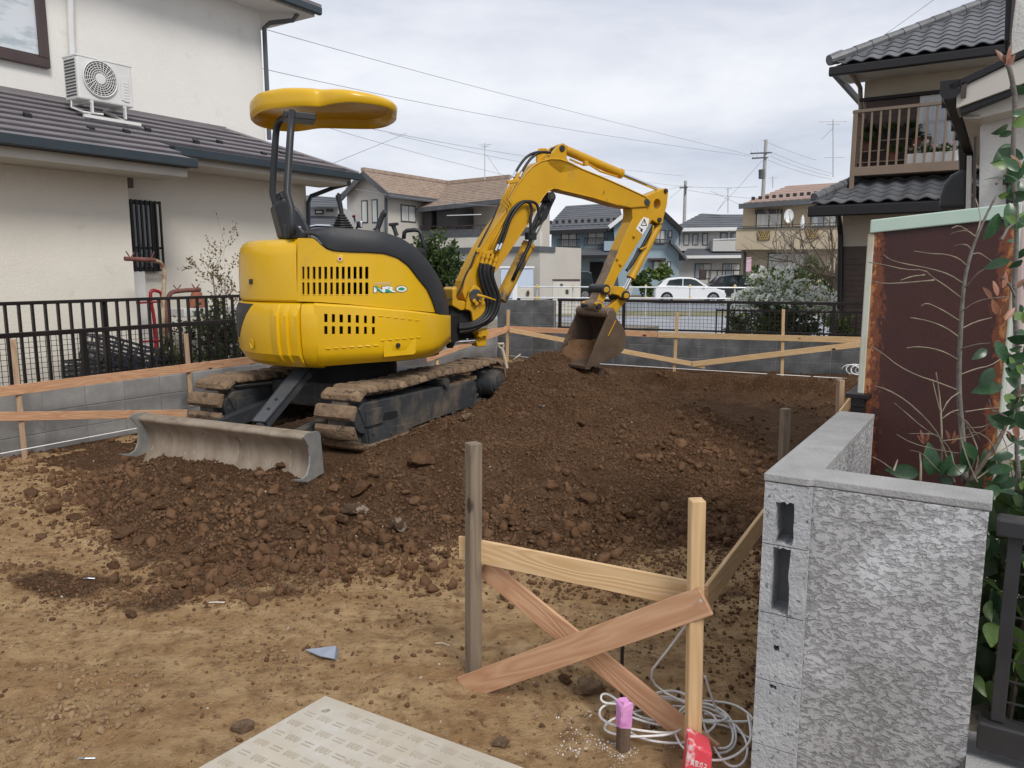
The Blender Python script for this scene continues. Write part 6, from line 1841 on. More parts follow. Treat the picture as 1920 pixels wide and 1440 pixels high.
# upper eave, gutter and downpipe
tE = tt(lf(592, 18, 2.05)); zE = 5.55
put(MB().prism([W(-5, 2.08, zE), W(tE, 2.08, zE), W(tE, 7, zE), W(-5, 7, zE)], UP * .12), 'upper_soffit', m_plaster2, lh, fixn=True)
gut(-5, tE + .05, 2.02, zE + .08)
put(MB().prism([W(-5, 2.0, zE + .14), W(tE + .08, 2.0, zE + .14), W(tE + .08, 7, zE + .14), W(-5, 7, zE + .14)], UP * .05), 'upper_roof', m_slat, lh, fixn=True)
dp = [W(tE - .25, 2.2, zE - .0), W(tE - .3, 2.25, zE - .10), W(tu + .10, 2.5, zE - .16), W(tu + .03, 2.55, zE - .24), W(tu + .03, 2.55, 4.6), W(tu + .03, 2.55, rz(2.5) + .02)]
put(MB().tube(dp, .036, 8), 'downpipe', M('grey_downpipe', (0.09, 0.095, 0.105), rough=.4), lh, smooth=False)
put(MB().tube([lf(131, -40, 2.52), lf(133, 60, 2.52), lf(136, 112, 2.52)], .042, 10), 'pipe_cover', m_acw, lh)
# air conditioner on the lower roof
oA = 1.78
A0, A1 = lf(142, 101, oA), lf(246, 121, oA)
ta, tb = tt(A0), tt(A1); zt = A0[2]; zbt = lf(149, 184, oA)[2]
ac_ = thing('air_conditioner', 'white air conditioner outdoor unit on a bracket standing on the slatted roof', 'air conditioner', W(ta, oA, zbt - .12))
put(MB().prism([W(ta, oA, zbt), W(tb, oA, zbt), W(tb, oA, zt), W(ta, oA, zt)], NL * .30), 'casing', m_acw, ac_, bev=.018, fixn=True)
put(MB().prism([W(ta - .005, oA - .006, zt - .012), W(tb + .005, oA - .006, zt - .012), W(tb + .005, oA - .006, zt + .008), W(ta - .005, oA - .006, zt + .008)], NL * .31), 'top_lid', m_acw, ac_, bev=.004, fixn=True)
fc = lf(187, 148.5, oA) - NL * .004; fr_ = .205
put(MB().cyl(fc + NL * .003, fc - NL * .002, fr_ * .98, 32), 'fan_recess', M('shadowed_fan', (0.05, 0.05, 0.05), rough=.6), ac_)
mb = MB()
for q in (1.0, .88, .76, .64, .52, .40):
    mb.tube([fc - NL * .014 + (AX * math.cos(a) + UP * math.sin(a)) * fr_ * q for a in np.linspace(0, 2 * math.pi, 33)], .0045 if q < 1 else .010, 5, cap=False)
for k in range(24):
    a = 2 * math.pi * k / 24
    d0 = AX * math.cos(a) + UP * math.sin(a); a += .25; d1 = AX * math.cos(a) + UP * math.sin(a)
    mb.tube([fc - NL * .016 + d0 * fr_ * .3, fc - NL * .016 + d1 * fr_], .004, 4)
put(mb, 'fan_grille', m_acw, ac_)
put(MB().cyl(fc, fc - NL * .022, fr_ * .30, 24), 'fan_hub', m_acw, ac_, bev=.004)
mb = MB()
for k in range(12):
    z = zbt + .05 + (zt - zbt - .1) * k / 11
    mb.box(W(ta - .003, oA + .15, z), AX * .003, NL * .11, UP * .008)
put(mb, 'side_louvre', M('dark_louvre', (0.07, 0.07, 0.07), rough=.6), ac_, kind='stuff')
q = [lf(225, 142, oA), lf(240, 145, oA), lf(243, 191, oA), lf(228, 188, oA)]
put(MB().prism([p_ - NL * .003 for p_ in q], -NL * .006), 'service_panel', m_acw, ac_, bev=.004, fixn=True)
for k in range(7):
    c = q[0] * .5 + q[1] * .5; z = q[0][2] - .08 - .035 * k
    put(MB().box(V3(c[0], c[1], z) - NL * .010 + AX * .01, AX * .032, NL * .003, UP * .006), 'service_rib', m_acw, ac_)
for t in (ta + .15, tb - .12):
    put(MB().beam(W(t, oA + .01, zbt - .15), W(t, oA + .01, zbt), .04, .02, AX), 'bracket_leg', m_acw, ac_)
    put(MB().beam(W(t, oA, zbt - .012), W(t, oA + .45, zbt - .012), .04, .02), 'bracket_arm', m_acw, ac_)
    put(MB().beam(W(t - .0, oA - .02, rz(oA) + .06), W(t, oA + .45, rz(oA + .45) + .06), .03, .03), 'bracket_arm', m_acw, ac_)
put(MB().beam(W(ta + .02, oA - .03, rz(oA) + .065), W(tb + .05, oA - .03, rz(oA) + .065), .035, .035), 'bracket_rail', m_acw, ac_)
put(MB().tube([W(ta + .02, oA + .2, zbt + .02), W(ta + .01, oA + .2, zbt - .08), W(ta + .1, oA + .1, zbt - .13), W(ta + .28, oA + .0, zbt - .14)], .012, 6), 'drain_pipe', m_acw, ac_)

# ---------------------------------------------------------------- things kept between the house and the railing
m_rustpole = M('rusty_pale_pole', (0.47, 0.40, 0.27), (0.20, 0.09, 0.05), sc=7, rough=.7, lo=.42, hi=.62)
m_rustpink = M('dull_red_pole', (0.22, 0.085, 0.07), (0.13, 0.05, 0.04), sc=9, rough=.7)
def py2(px, py, o=.85): return lf(px, py, o)
pk = thing('pole_stand', 'curved rusty laundry pole stand rising above the black railing', 'laundry stand', py2(302, 700))
put(MB().tube(smooth_path([py2(303, 706), py2(305, 640), py2(306, 560), py2(309, 510), py2(303, 493), py2(290, 488), py2(234, 485)], 2), .024, 10), 'pole', m_rustpole, pk, smooth=True)
put(MB().tube([py2(234, 485, .846), py2(290, 487.5, .846)], .026, 10), 'arm', m_rustpink, pk)
for a, b in (((236, 471), (243, 482)), ((252, 473), (246, 482)), ((289, 472), (284, 484))):
    put(MB().tube([py2(*a), py2(*b)], .007, 5), 'prong', m_rustpink, pk)
pk = thing('pole_stand', 'shorter red brown laundry pole stand with forked prongs by the shrub', 'laundry stand', py2(318, 700))
put(MB().tube(smooth_path([py2(312, 700), py2(312, 570), py2(318, 550), py2(330, 545.5), py2(375, 543)], 2), .026, 10), 'pole', m_rustpink, pk, smooth=True)
for a, b in (((325, 535), (332, 543)), ((339, 534), (333, 543)), ((360, 533), (366, 542)), ((374, 533), (367, 542))):
    put(MB().tube([py2(*a), py2(*b)], .007, 5), 'prong', m_rustpink, pk)
m_cr = M('black_crate', (0.03, 0.033, 0.045), (0.05, 0.055, 0.07), sc=4, rough=.5)
def crate(c, ax, up_, sz, label):
    ax, up_ = np.array(ax, float), np.array(up_, float)
    ax /= np.linalg.norm(ax); sd_ = np.cross(up_, ax); sd_ /= np.linalg.norm(sd_); up_ = np.cross(ax, sd_)
    t = thing('crate', label, 'crate', c)
    lx, ly, lz = sz
    for z in (-1, -.35, .3, 1):
        for s_ in (-1, 1):
            put(MB().beam(c - ax * lx + sd_ * ly * s_ + up_ * lz * z, c + ax * lx + sd_ * ly * s_ + up_ * lz * z, .012, .03, up_), 'slat', m_cr, t)
            put(MB().beam(c - sd_ * ly + ax * lx * s_ + up_ * lz * z, c + sd_ * ly + ax * lx * s_ + up_ * lz * z, .012, .03, up_), 'slat', m_cr, t)
    mb = MB()
    for i in range(9):
        x = -lx + 2 * lx * i / 8
        for s_ in (-1, 1): mb.beam(c + ax * x + sd_ * ly * s_ - up_ * lz, c + ax * x + sd_ * ly * s_ + up_ * lz, .012, .014, ax)
        mb.beam(c + ax * x - sd_ * ly - up_ * lz, c + ax * x + sd_ * ly - up_ * lz, .012, .01)
    put(mb, 'rib', m_cr, t, kind='stuff')
cA = py2(232, 665, .95)
crate(cA, AX + UP * -.36, UP + AX * .36, (.36, .24, .13), 'tilted black plastic crate leaning behind the railing')
crate(py2(185, 690, 1.0), AX, UP, (.30, .2, .09), 'black plastic crate lying flat left of the tilted one')
crate(py2(290, 690, .95), AX, UP, (.26, .2, .10), 'black plastic crate under the curved laundry pole')
m_redc = M('red_cart_paint', (0.36, 0.02, 0.03), (0.28, 0.02, 0.03), sc=5, rough=.45)
ct = thing('hand_cart', 'red hand truck frame standing against the house wall', 'hand cart', py2(290, 690, 1.5))
put(MB().tube(smooth_path([py2(296, 690, 1.5), py2(290, 600, 1.5), py2(281, 555, 1.5), py2(284, 544, 1.5), py2(295, 545, 1.5), py2(306, 552, 1.5), py2(315, 690, 1.5)], 2), .022, 8), 'frame', m_redc, ct, smooth=True)
for y in (567, 640): put(MB().tube([py2(256, y + 1, 1.48), py2(312, y - 2, 1.48)], .014, 8), 'cross_bar', m_redc, ct)
put(MB().box(py2(262, 600, 1.8), AX * .09, NL * .05, UP * .62), 'white_board', m_acw, loc=py2(262, 600, 1.8) * [1, 1, 0], label='tall white foam board propped in the corner of the house wall', cat='board', bev=.01)
m_terra = M('terracotta', (0.36, 0.13, 0.08), (0.28, 0.10, 0.06), sc=6, rough=.8)
c = py2(370, 576, 1.4)
put(MB().loft([[c + V3(math.cos(a) * r_, math.sin(a) * r_, z) for a in np.linspace(0, 2 * math.pi, 16, endpoint=False)] for r_, z in ((.11, 0), (.085, .12), (.06, .2))]), 'flower_pot', m_terra, loc=c, label='upturned terracotta pot on the white bench behind the railing', cat='flower pot', fixn=True)
put(MB().box(c + UP * -.06 + AX * .25, AX * .55, NL * .15, UP * .055), 'bench', m_acw, loc=c * [1, 1, 0], label='low white bench behind the railing near the shrub', cat='bench', bev=.01)
m_hose = M('green_hose', (0.03, 0.09, 0.06), rough=.4)
hp = []
for i in range(80):
    a = i / 80 * 2 * math.pi * 4
    hp.append(W(-.1 + .28 * math.cos(a) + .002 * i, .95 + .05 * math.sin(a * .6), .62 + .27 * math.sin(a)))
put(MB().tube(hp, .010, 6), 'garden_hose', m_hose, loc=hp[0], label='dark green garden hose coiled behind the left end of the railing', cat='hose', smooth=True)

# ---------------------------------------------------------------- leaf builder used by every plant
def leaves_mesh(pts, dirs, size, shape='leaf', seed=0, name='foliage', kind=None, curl=.25, face=None):
    """Many small leaves as one mesh: each a bent diamond of four triangles."""
    r_ = np.random.default_rng(seed)
    n = len(pts)
    pts, dirs = np.asarray(pts, float), np.asarray(dirs, float)
    d = dirs / (np.linalg.norm(dirs, axis=1)[:, None] + 1e-9)
    q = r_.normal(size=(n, 3)) * (1 if face is None else .35) + (0 if face is None else np.array(face)); s = np.cross(d, q); s /= np.linalg.norm(s, axis=1)[:, None] + 1e-9
    up_ = np.cross(s, d)
    L_ = (size * (0.65 + .7 * r_.random(n)))[:, None]
    wd = L_ * .38
    base = pts
    a = base + d * L_ * .45 + s * wd - up_ * L_ * .04
    b = base + d * L_ * .45 - s * wd - up_ * L_ * .04
    m_ = base + d * L_ * .5 + up_ * L_ * .07
    tip = base + d * L_ - up_ * L_ * curl
    v = np.stack([base, a, m_, b, tip], 1).reshape(-1, 3)
    f = np.array([[0, 1, 2], [0, 2, 3], [1, 4, 2], [2, 4, 3]])[None] + (np.arange(n) * 5)[:, None, None]
    return v, f.reshape(-1, 3)
def raw_obj(name, v, f, mat, parent=None, loc=None, kind=None, label=None, cat=None, group=None, smooth=False):
    org = ORG[parent.name] if parent is not None else np.array(loc if loc is not None else (0, 0, 0), float)
    me = bpy.data.meshes.new(name)
    v = np.asarray(v, float) - org
    me.vertices.add(len(v)); me.vertices.foreach_set('co', v.astype(np.float32).reshape(-1))
    me.loops.add(f.size); me.loops.foreach_set('vertex_index', f.astype(np.int32).reshape(-1))
    me.polygons.add(len(f)); me.polygons.foreach_set('loop_start', np.arange(0, f.size, 3, dtype=np.int32))
    if smooth: me.polygons.foreach_set('use_smooth', np.ones(len(f), bool))
    me.update(calc_edges=True)
    me.materials.append(mat)
    o = bpy.data.objects.new(name, me); COL.objects.link(o)
    if parent is not None: o.parent = parent
    else: o.location = tuple(org)
    ORG[o.name] = org
    return tag(o, label, cat, group, kind)
def thin_leaf(m, fac=.35):
    t = m.node_tree; b = [x for x in t.nodes if x.type == 'BSDF_PRINCIPLED'][0]; o = [x for x in t.nodes if x.type == 'OUTPUT_MATERIAL'][0]
    tr = t.nodes.new('ShaderNodeBsdfTranslucent'); mx = t.nodes.new('ShaderNodeMixShader'); mx.inputs[0].default_value = fac
    t.links.new(b.inputs['Base Color'].links[0].from_socket, tr.inputs[0])
    t.links.new(b.outputs[0], mx.inputs[1]); t.links.new(tr.outputs[0], mx.inputs[2]); t.links.new(mx.outputs[0], o.inputs[0])
    return m
def leafmat(name, c1, c2, c3=None):
    return thin_leaf(M(name, c1, c2, sc=3.0, rough=.5, spec=.35, ov=[(c3 or c2, 11, .55, .7)]))
m_lfdk = leafmat('dark_leaf', (0.030, 0.055, 0.018), (0.050, 0.085, 0.025), (0.09, 0.13, 0.04))
m_lfmid = leafmat('green_leaf', (0.055, 0.095, 0.025), (0.09, 0.14, 0.04), (0.14, 0.20, 0.06))
m_lfyel = leafmat('yellow_green_leaf', (0.13, 0.19, 0.04), (0.20, 0.26, 0.06), (0.07, 0.11, 0.03))
m_lfdull = leafmat('dull_olive_leaf', (0.075, 0.09, 0.04), (0.11, 0.12, 0.06), (0.15, 0.14, 0.07))
m_twig = M('grey_twig', (0.23, 0.195, 0.16), (0.15, 0.12, 0.095), sc=12, rough=.9)
m_trunk = M('bark', (0.10, 0.075, 0.055), (0.16, 0.125, 0.095), sc=9, rough=.95, bump=.5)
def bush(name, c, rad, n, size, mat, label, cat='shrub', seed=1, group=None, stems=5, dense=.55, lump=.35, mat2=None, frac2=.35):
    """A shrub: stems from the ground and a crown of leaf clusters through its volume."""
    r_ = np.random.default_rng(seed)
    c = np.array(c, float); rad = np.array(rad, float)
    t = thing(name, label, cat, c - UP * rad[2], group)
    mb = MB()
    for k in range(stems):
        a = r_.uniform(0, 6.28); e = c + rad * [math.cos(a) * .6, math.sin(a) * .6, r_.uniform(.1, .8)]
        b = c - UP * rad[2] + rad * [math.cos(a) * .15, math.sin(a) * .15, 0]
        mb.tube([b, (b + e) / 2 + rad * r_.normal(0, .08, 3), e], [rad[2] * .03, rad[2] * .02, rad[2] * .006], 5)
    put(mb, 'stem', m_trunk, t, kind='stuff')
    ncl = max(20, n // 30)
    d = r_.normal(size=(ncl, 3)); d /= np.linalg.norm(d, axis=1)[:, None]
    rr_ = r_.random(ncl) ** dense
    cl = d * rr_[:, None] * (1 + lump * gnoise(d[:, 0] * 2.3 + seed, d[:, 1] * 2.3 + d[:, 2] * 2))[:, None]
    for part_, mt_, k in (('foliage', mat, int(n * (1 - frac2)) if mat2 else n), ('foliage', mat2, int(n * frac2))):
        if mt_ is None: continue
        i = r_.integers(0, ncl, k)
        p = cl[i] + r_.normal(0, .10, (k, 3))
        dr_ = p * .6 + r_.normal(0, .7, (k, 3)) + [0, 0, .25]
        P_ = c + p * rad
        P_[:, 2] = np.maximum(P_[:, 2], c[2] - rad[2] + .02)
        v, f = leaves_mesh(P_, dr_, size, seed=seed + 1)
        raw_obj(part_, v, f, mt_, t, kind='stuff')
    return t
def twigs(mb, base, dir_, ln, r0, depth, rr, spread=.6, up=.15, kids=3, pts_out=None, seg=4):
    p = [np.array(base, float)]; d = np.array(dir_, float); d /= np.linalg.norm(d)
    for k in range(seg):
        d = d + rr.normal(0, .10, 3) + UP * up * .3; d /= np.linalg.norm(d)
        p.append(p[-1] + d * ln / seg)
    mb.tube(p, list(np.linspace(r0, r0 * .45, seg + 1)), 4, cap=False)
    if pts_out is not None: pts_out += [(q, d) for q in p[1:]]
    if depth > 0:
        for k in range(kids):
            i = rr.integers(1, seg + 1)
            dd = d + rr.normal(0, spread, 3)
            twigs(mb, p[i], dd, ln * rr.uniform(.45, .75), r0 * .5, depth - 1, rr, spread, up, kids, pts_out, seg)
# shrub between the railing and the house
c = lf(418, 640, 1.0)
bush('shrub', c, (.45, .55, .50), 2600, .055, m_lfdk, 'dark leafy shrub behind the railing at the digger tail', seed=4, mat2=m_lfdull)
rr = np.random.default_rng(21)
nb = thing('bare_shrub', 'thin reddish twiggy shrub against the cream wall above the railing', 'shrub', lf(420, 640, 1.1))
mb = MB(); po = []
for k in range(6):
    twigs(mb, lf(405 + 6 * k, 600, 1.1), UP + V3(rr.normal(0, .25), rr.normal(0, .2), 0), .62, .006, 3, rr, .55, .3, 3, po)
put(mb, 'twig', m_twig, nb, kind='stuff')
pp = np.array([q for q, d in po]); dd = np.array([d for q, d in po]) + rr.normal(0, .6, (len(po), 3))
k = rr.random(len(pp)) < .75
v, f = leaves_mesh(pp[k], dd[k], .035, seed=3)
raw_obj('leaf', v, f, M('reddish_leaf', (0.20, 0.10, 0.05), (0.12, 0.12, 0.05), sc=4, rough=.6), nb, kind='stuff')
c = lf(322, 665, .8)
bush('shrub', c, (.22, .22, .24), 700, .045, m_lfdull, 'small yellowish shrub at the foot of the laundry poles', seed=9, mat2=m_lfyel)
# ================================================================== tiled house on the right
m_beige = M('beige_siding', (0.60, 0.54, 0.43), (0.55, 0.49, 0.385), sc=1.5, rough=.85, bump=.1, bsc=60)
m_tile = M('smoked_grey_tile', (0.085, 0.088, 0.095), (0.15, 0.153, 0.163), sc=4, rough=.42, spec=.5, rnd=.18, bump=.08, bsc=40)
m_alu = M('tan_aluminium', (0.25, 0.185, 0.135), (0.215, 0.158, 0.115), sc=3, rough=.45, metal=.2)
m_dkbr = M('dark_brown_shutter', (0.075, 0.05, 0.042), (0.10, 0.068, 0.056), sc=4, rough=.55)
m_whfr = M('white_frame', (0.72, 0.73, 0.73), rough=.4)
m_curt = M('lace_curtain_pane', (0.42, 0.46, 0.50), (0.60, 0.63, 0.66), sc=7, rough=.10, spec=.8, stretch=(8, 8, .4))
HP = PY(1600, 250, 13.0)
def hp(px, py, o=0.0): return PL(px, py, HP + AX * o, AX)
def hb(p): return float(np.dot(np.array(p) - HP, BX))
def H(b, o, z): return V3(HP[0], HP[1]) + BX * b + AX * o + UP * z
th2 = thing('house', 'beige house with dark wavy tile roofs and a brown balcony full of plants', 'house', H(2, 2, -.3))
bL = hb(hp(1619, 200, .9))
put(MB().prism([H(bL, .9, 2.6), H(bL + 5, .9, 2.6), H(bL + 5, .9, 4.95), H(bL, .9, 4.95)], AX * 4), 'wall', m_beige, th2, fixn=True)
bLL = hb(hp(1576, 480, .3))
put(MB().prism([H(bLL, .3, -.3), H(bLL + 5, .3, -.3), H(bLL + 5, .3, 2.75), H(bLL, .3, 2.75)], AX * 4), 'wall', m_beige, th2, fixn=True)
x0, x1 = hb(hp(1579, 500, .27)), hb(hp(1640, 500, .27))
sg = thing_part = put(MB().prism([H(x0, .27, -.2), H(x1 + 1, .27, -.2), H(x1 + 1, .27, hp(1590, 462, .27)[2]), H(x0, .27, hp(1590, 462, .27)[2])], AX * .03), 'shutter', m_dkbr, th2, fixn=True)
for k in range(22):
    put(MB().prism([H(x0, .262, -.15 + .09 * k), H(x1 + 1, .262, -.15 + .09 * k), H(x1 + 1, .262, -.075 + .09 * k), H(x0, .262, -.075 + .09 * k)], AX * .01), 'slat', m_dkbr, sg, fixn=True)
# wavy tiles, each its own part
def tile_mesh(w_, l_):
    n = 8
    P, Q = [], []
    for i in range(n + 1):
        x = w_ * (i / n - .5)
        z = .022 * math.sin(2 * math.pi * (i / n) * 1.0 - .6) + .006
        P.append((x, 0, z)); Q.append((x, l_, z))
    mb = MB()
    v = P + Q + [(x, y, z - .016) for x, y, z in P] + [(x, y, z - .016) for x, y, z in Q]
    k = n + 1
    f = [(i, i + 1, i + 1 + k, i + k) for i in range(n)] + [(i + 1 + 2 * k, i + 2 * k, i, i + 1) [::-1] for i in range(n)]
    f += [(0, k, 3 * k, 2 * k), (n, n + 2 * k, n + 3 * k, n + k)]
    return make_mesh('roof_tile', v, f, smooth=False)
TILE = tile_mesh(.262, .30); smooth_by_angle(TILE, .9); TILE.materials.append(m_tile)
def tile_roof(par, corner_b, o_e, z_e, slope, ncol, nrow, keep, w_=.25, ex_=.225):
    up_ = (AX + UP * slope); ln = np.linalg.norm(up_); up_ /= ln
    nn = np.cross(BX, up_)
    for r_ in range(nrow):
        for c_ in range(ncol):
            b = corner_b + w_ * (c_ + .5); s = ex_ * r_
            o = o_e + s / ln; z = z_e + slope * s / ln
            if not keep(b - corner_b, o - o_e): continue
            p = H(b, o, z) + nn * (.018)
            mt = Matrix((Vector(BX), Vector(up_ - nn * .06), Vector(nn + up_ * .06))).transposed().to_4x4(); mt.translation = Vector(p)
            link_mesh(TILE, 'roof_tile', None, par, mt)
def ridge_run(par, a, b, n, r_=.075):
    a, b = np.array(a), np.array(b)
    put(MB().beam(a - UP * .03, b - UP * .03, r_ * 1.5, .09), 'ridge_base', m_tile, par)
    d = (b - a) / n
    for k in range(n):
        put(MB().tube([a + d * k + UP * .03, a + d * (k + 1.03) + UP * .03], [r_ * 1.06, r_ * .94], 10), 'ridge_tile', m_tile, par)
# upper roof
oe = -.25
ce = hp(1557, 122, oe); cb, cz = hb(ce), ce[2]
SL = .56
put(MB().prism([H(cb + .05, oe + .05, cz - .02), H(cb + 4.6, oe + .05, cz - .02), H(cb + 4.6, oe + 2.6, cz - .02 + SL * 2.55), H(cb + 2.6, oe + 2.6, cz - .02 + SL * 2.55)], UP * -.06), 'roof_board', m_roofdk, th2, fixn=True)
tile_roof(th2, cb, oe, cz, SL, 18, 11, lambda b, o: b > o - .02)
ridge_run(th2, H(cb + .10, oe + .10, cz + .10), H(cb + 2.7, oe + 2.7, cz + .06 + SL * 2.6), 13)
put(MB().tube([H(cb - .02, oe - .02, cz + .07), H(cb + .14, oe + .14, cz + .15)], [.085, .10], 12), 'ridge_end', m_tile, th2)
put(MB().prism([H(cb + .1, oe + .1, cz - .10), H(cb + 4.6, oe + .1, cz - .10), H(cb + 4.6, .95, cz - .04), H(cb + .1, .95, cz - .04)], UP * -.03), 'soffit', m_soffit, th2, fixn=True)
put(MB().prism([H(cb - .02, oe - .02, cz - .17), H(cb + 4.6, oe - .02, cz - .17), H(cb + 4.6, oe - .02, cz - .03), H(cb - .02, oe - .02, cz - .03)], AX * .10), 'gutter', m_iron, th2, bev=.02, fixn=True)
put(MB().prism([H(cb, oe + .1, cz - .14), H(cb + .06, oe + .1, cz - .14), H(cb + .06, 3, cz - .14), H(cb, 3, cz - .14)], UP * .11), 'fascia', m_iron, th2, fixn=True)
put(MB().tube([hp(1593, 126, -.2), hp(1596, 140, -.1), hp(1610, 158, .6), hp(1613, 165, .86), hp(1614, 207, .86), hp(1612, 300, .86)], .038, 8), 'downpipe', m_alu, th2)
put(MB().tube([hp(1578, 132, -.15), hp(1895, 86, -.15)], .017, 8), 'laundry_pole', m_whfr, th2)
for px in (1622, 1785, 1866): put(MB().beam(hp(px, 118 - (px - 1622) * .13, .0), hp(px, 131 - (px - 1622) * .145, .0), .03, .02, BX), 'pole_hook', m_whfr, th2)
# lower roof
oe2 = -.65
ce = hp(1518, 383, oe2); cb2, cz2 = hb(ce), ce[2]
SL2 = .42
put(MB().prism([H(cb2 + .05, oe2 + .05, cz2 - .02), H(cb2 + 4.2, oe2 + .05, cz2 - .02), H(cb2 + 4.2, oe2 + 1.5, cz2 - .02 + SL2 * 1.45), H(cb2 + 1.0, oe2 + 1.5, cz2 - .02 + SL2 * 1.45)], UP * -.06), 'roof_board', m_roofdk, th2, fixn=True)
tile_roof(th2, cb2, oe2, cz2, SL2, 15, 7, lambda b, o: b > o * .55 - .02, .262, .21)
ridge_run(th2, H(cb2 + .05, oe2 + .08, cz2 + .08), H(cb2 + .65, oe2 + 1.2, cz2 + .06 + SL2 * 1.12), 6, .07)
put(MB().prism([H(cb2 - .02, oe2 - .03, cz2 - .20), H(cb2 + 4.2, oe2 - .03, cz2 - .20), H(cb2 + 4.2, oe2 - .03, cz2 - .03), H(cb2 - .02, oe2 - .03, cz2 - .03)], AX * .11), 'gutter', m_iron, th2, bev=.02, fixn=True)
put(MB().prism([H(cb2 + .05, oe2 + .08, cz2 - .10), H(cb2 + 4.2, oe2 + .08, cz2 - .10), H(cb2 + 4.2, .32, cz2 - .06), H(cb2 + .05, .32, cz2 - .06)], UP * -.04), 'soffit', m_roofdk, th2, fixn=True)
put(MB().tube([hp(1570, 395, -.5), hp(1574, 420, .1), hp(1576, 440, .22), hp(1575, 580, .22)], .045, 8), 'downpipe', m_iron, th2)
# balcony
by0, by1 = hb(hp(1599, 260)), hb(hp(1799, 260)) + .6
zf, zr_ = 3.20, 4.12
bal = put(MB().prism([H(by0, 0, zf - .12), H(by1, 0, zf - .12), H(by1, 0, zf + .02), H(by0, 0, zf + .02)], AX * .9), 'balcony', m_alu, th2, fixn=True, bev=.006)
put(MB().beam(H(by0, .02, zr_ - .02), H(by1, .02, zr_ - .02), .06, .05), 'hand_rail', m_alu, bal, bev=.005)
put(MB().beam(H(by0, .02, zr_ - .02), H(by0, .9, zr_ - .02), .06, .05), 'hand_rail', m_alu, bal, bev=.005)
put(MB().beam(H(by0 + .02, .03, zf - .42), H(by0 + .02, .03, zr_), .07, .07, BX), 'corner_post', m_alu, bal, bev=.005)
for i in range(1, 13): put(MB().beam(H(by0 + (by1 - .6 - by0) * i / 11.5, .025, zf), H(by0 + (by1 - .6 - by0) * i / 11.5, .025, zr_ - .03), .045, .03, BX), 'baluster', m_alu, bal, bev=.004)
for i in range(1, 6): put(MB().beam(H(by0 + .02, .9 * i / 6, zf), H(by0 + .02, .9 * i / 6, zr_ - .03), .03, .045, BX), 'baluster', m_alu, bal)
q0, q1 = hb(hp(1622, 230, .88)), hb(hp(1721, 230, .88))
sh_ = put(MB().prism([H(q0, .86, zf), H(q1, .86, zf), H(q1, .86, 4.40), H(q0, .86, 4.40)], AX * .04), 'shutter_box', m_dkbr, th2, fixn=True)
for k in range(9): put(MB().prism([H(q0 + .02, .852, zf + .03 + .13 * k), H(q1 - .02, .852, zf + .03 + .13 * k), H(q1 - .02, .852, zf + .145 + .13 * k), H(q0 + .02, .852, zf + .145 + .13 * k)], AX * .008), 'shutter_slat', m_dkbr, sh_, bev=.003, fixn=True)
put(MB().beam(H(q0 - .1, .83, 4.43), H(q1 + 1.5, .83, 4.43), .08, .05), 'shutter_rail', m_iron, th2)
wn = put(MB().prism([H(q1 + .01, .85, zf), H(q1 + 1.4, .85, zf), H(q1 + 1.4, .85, 4.39), H(q1 + .01, .85, 4.39)], AX * .05), 'window', m_whfr, th2, fixn=True)
for a in (0.05, .50, .95): put(MB().prism([H(q1 + .05 + a - .02, .846, zf + .06), H(q1 + .05 + a + .36, .846, zf + .06), H(q1 + .05 + a + .36, .846, 4.33), H(q1 + .05 + a - .02, .846, 4.33)], AX * .006), 'pane', m_curt, wn, fixn=True)
# plants on the balcony
m_pot = M('plastic_pot', (0.20, 0.07, 0.045), (0.15, 0.055, 0.04), sc=4, rough=.6, rnd=.3)
m_potb = M('black_pot', (0.03, 0.03, 0.032), rough=.6)
rk = thing('plant_rack', 'stepped wooden rack holding flower pots on the brown balcony', 'plant rack', H(q0 + .3, .5, zf))
for k, (o, z) in enumerate(((.35, .12), (.52, .32), (.68, .50))):
    put(MB().beam(H(q0 - .05, o, zf + z), H(q0 + 1.05, o, zf + z), .15, .02), 'shelf', m_alu, rk)
for b in (q0 - .03, q0 + 1.03): put(MB().beam(H(b, .35, zf + .02), H(b, .72, zf + .5), .03, .03), 'rack_leg', m_alu, rk)
lbls = ['left black pot on the top shelf of the balcony rack', 'middle black pot on the top shelf of the balcony rack', 'right black pot on the top shelf of the balcony rack', 'left terracotta pot on the middle shelf of the balcony rack', 'right terracotta pot on the middle shelf of the balcony rack', 'terracotta pot with trailing green on the lowest shelf of the balcony rack']
for k, (b, o, z, mt_) in enumerate(((.15, .68, .51, m_potb), (.42, .68, .51, m_potb), (.75, .68, .51, m_potb), (.12, .52, .33, m_pot), (.85, .52, .33, m_pot), (.55, .35, .13, m_pot))):
    c = H(q0 + b, o, zf + z)
    t = thing('flower_pot', lbls[k], 'flower pot', c)
    put(MB().loft([[c + V3(math.cos(a) * r_, math.sin(a) * r_, zz) for a in np.linspace(0, 2 * math.pi, 12, endpoint=False)] for r_, zz in ((.055, 0), (.075, .13), (.08, .13), (.08, .15), (.06, .15))]), 'pot', mt_, t, fixn=True)
    r_ = np.random.default_rng(k)
    d = r_.normal(0, 1, (90, 3)); d[:, 2] = np.abs(d[:, 2]) * .8 - .2 * (k > 3)
    v, f = leaves_mesh(c + UP * .15 + d * .05, d, .07, seed=k)
    raw_obj('foliage', v, f, m_lfmid if k % 2 else m_lfdk, t, kind='stuff')
c = H(q1 + .25, .22, zf + .03)
pt = thing('planter', 'long white planter with pink and white flowers at the right of the balcony', 'planter', c)
put(MB().prism([c + BX * -.3 - AX * .08, c + BX * .42 - AX * .08, c + BX * .42 + AX * .08, c + BX * -.3 + AX * .08], UP * .16), 'box', m_acw, pt, bev=.012, fixn=True)
r_ = np.random.default_rng(33)
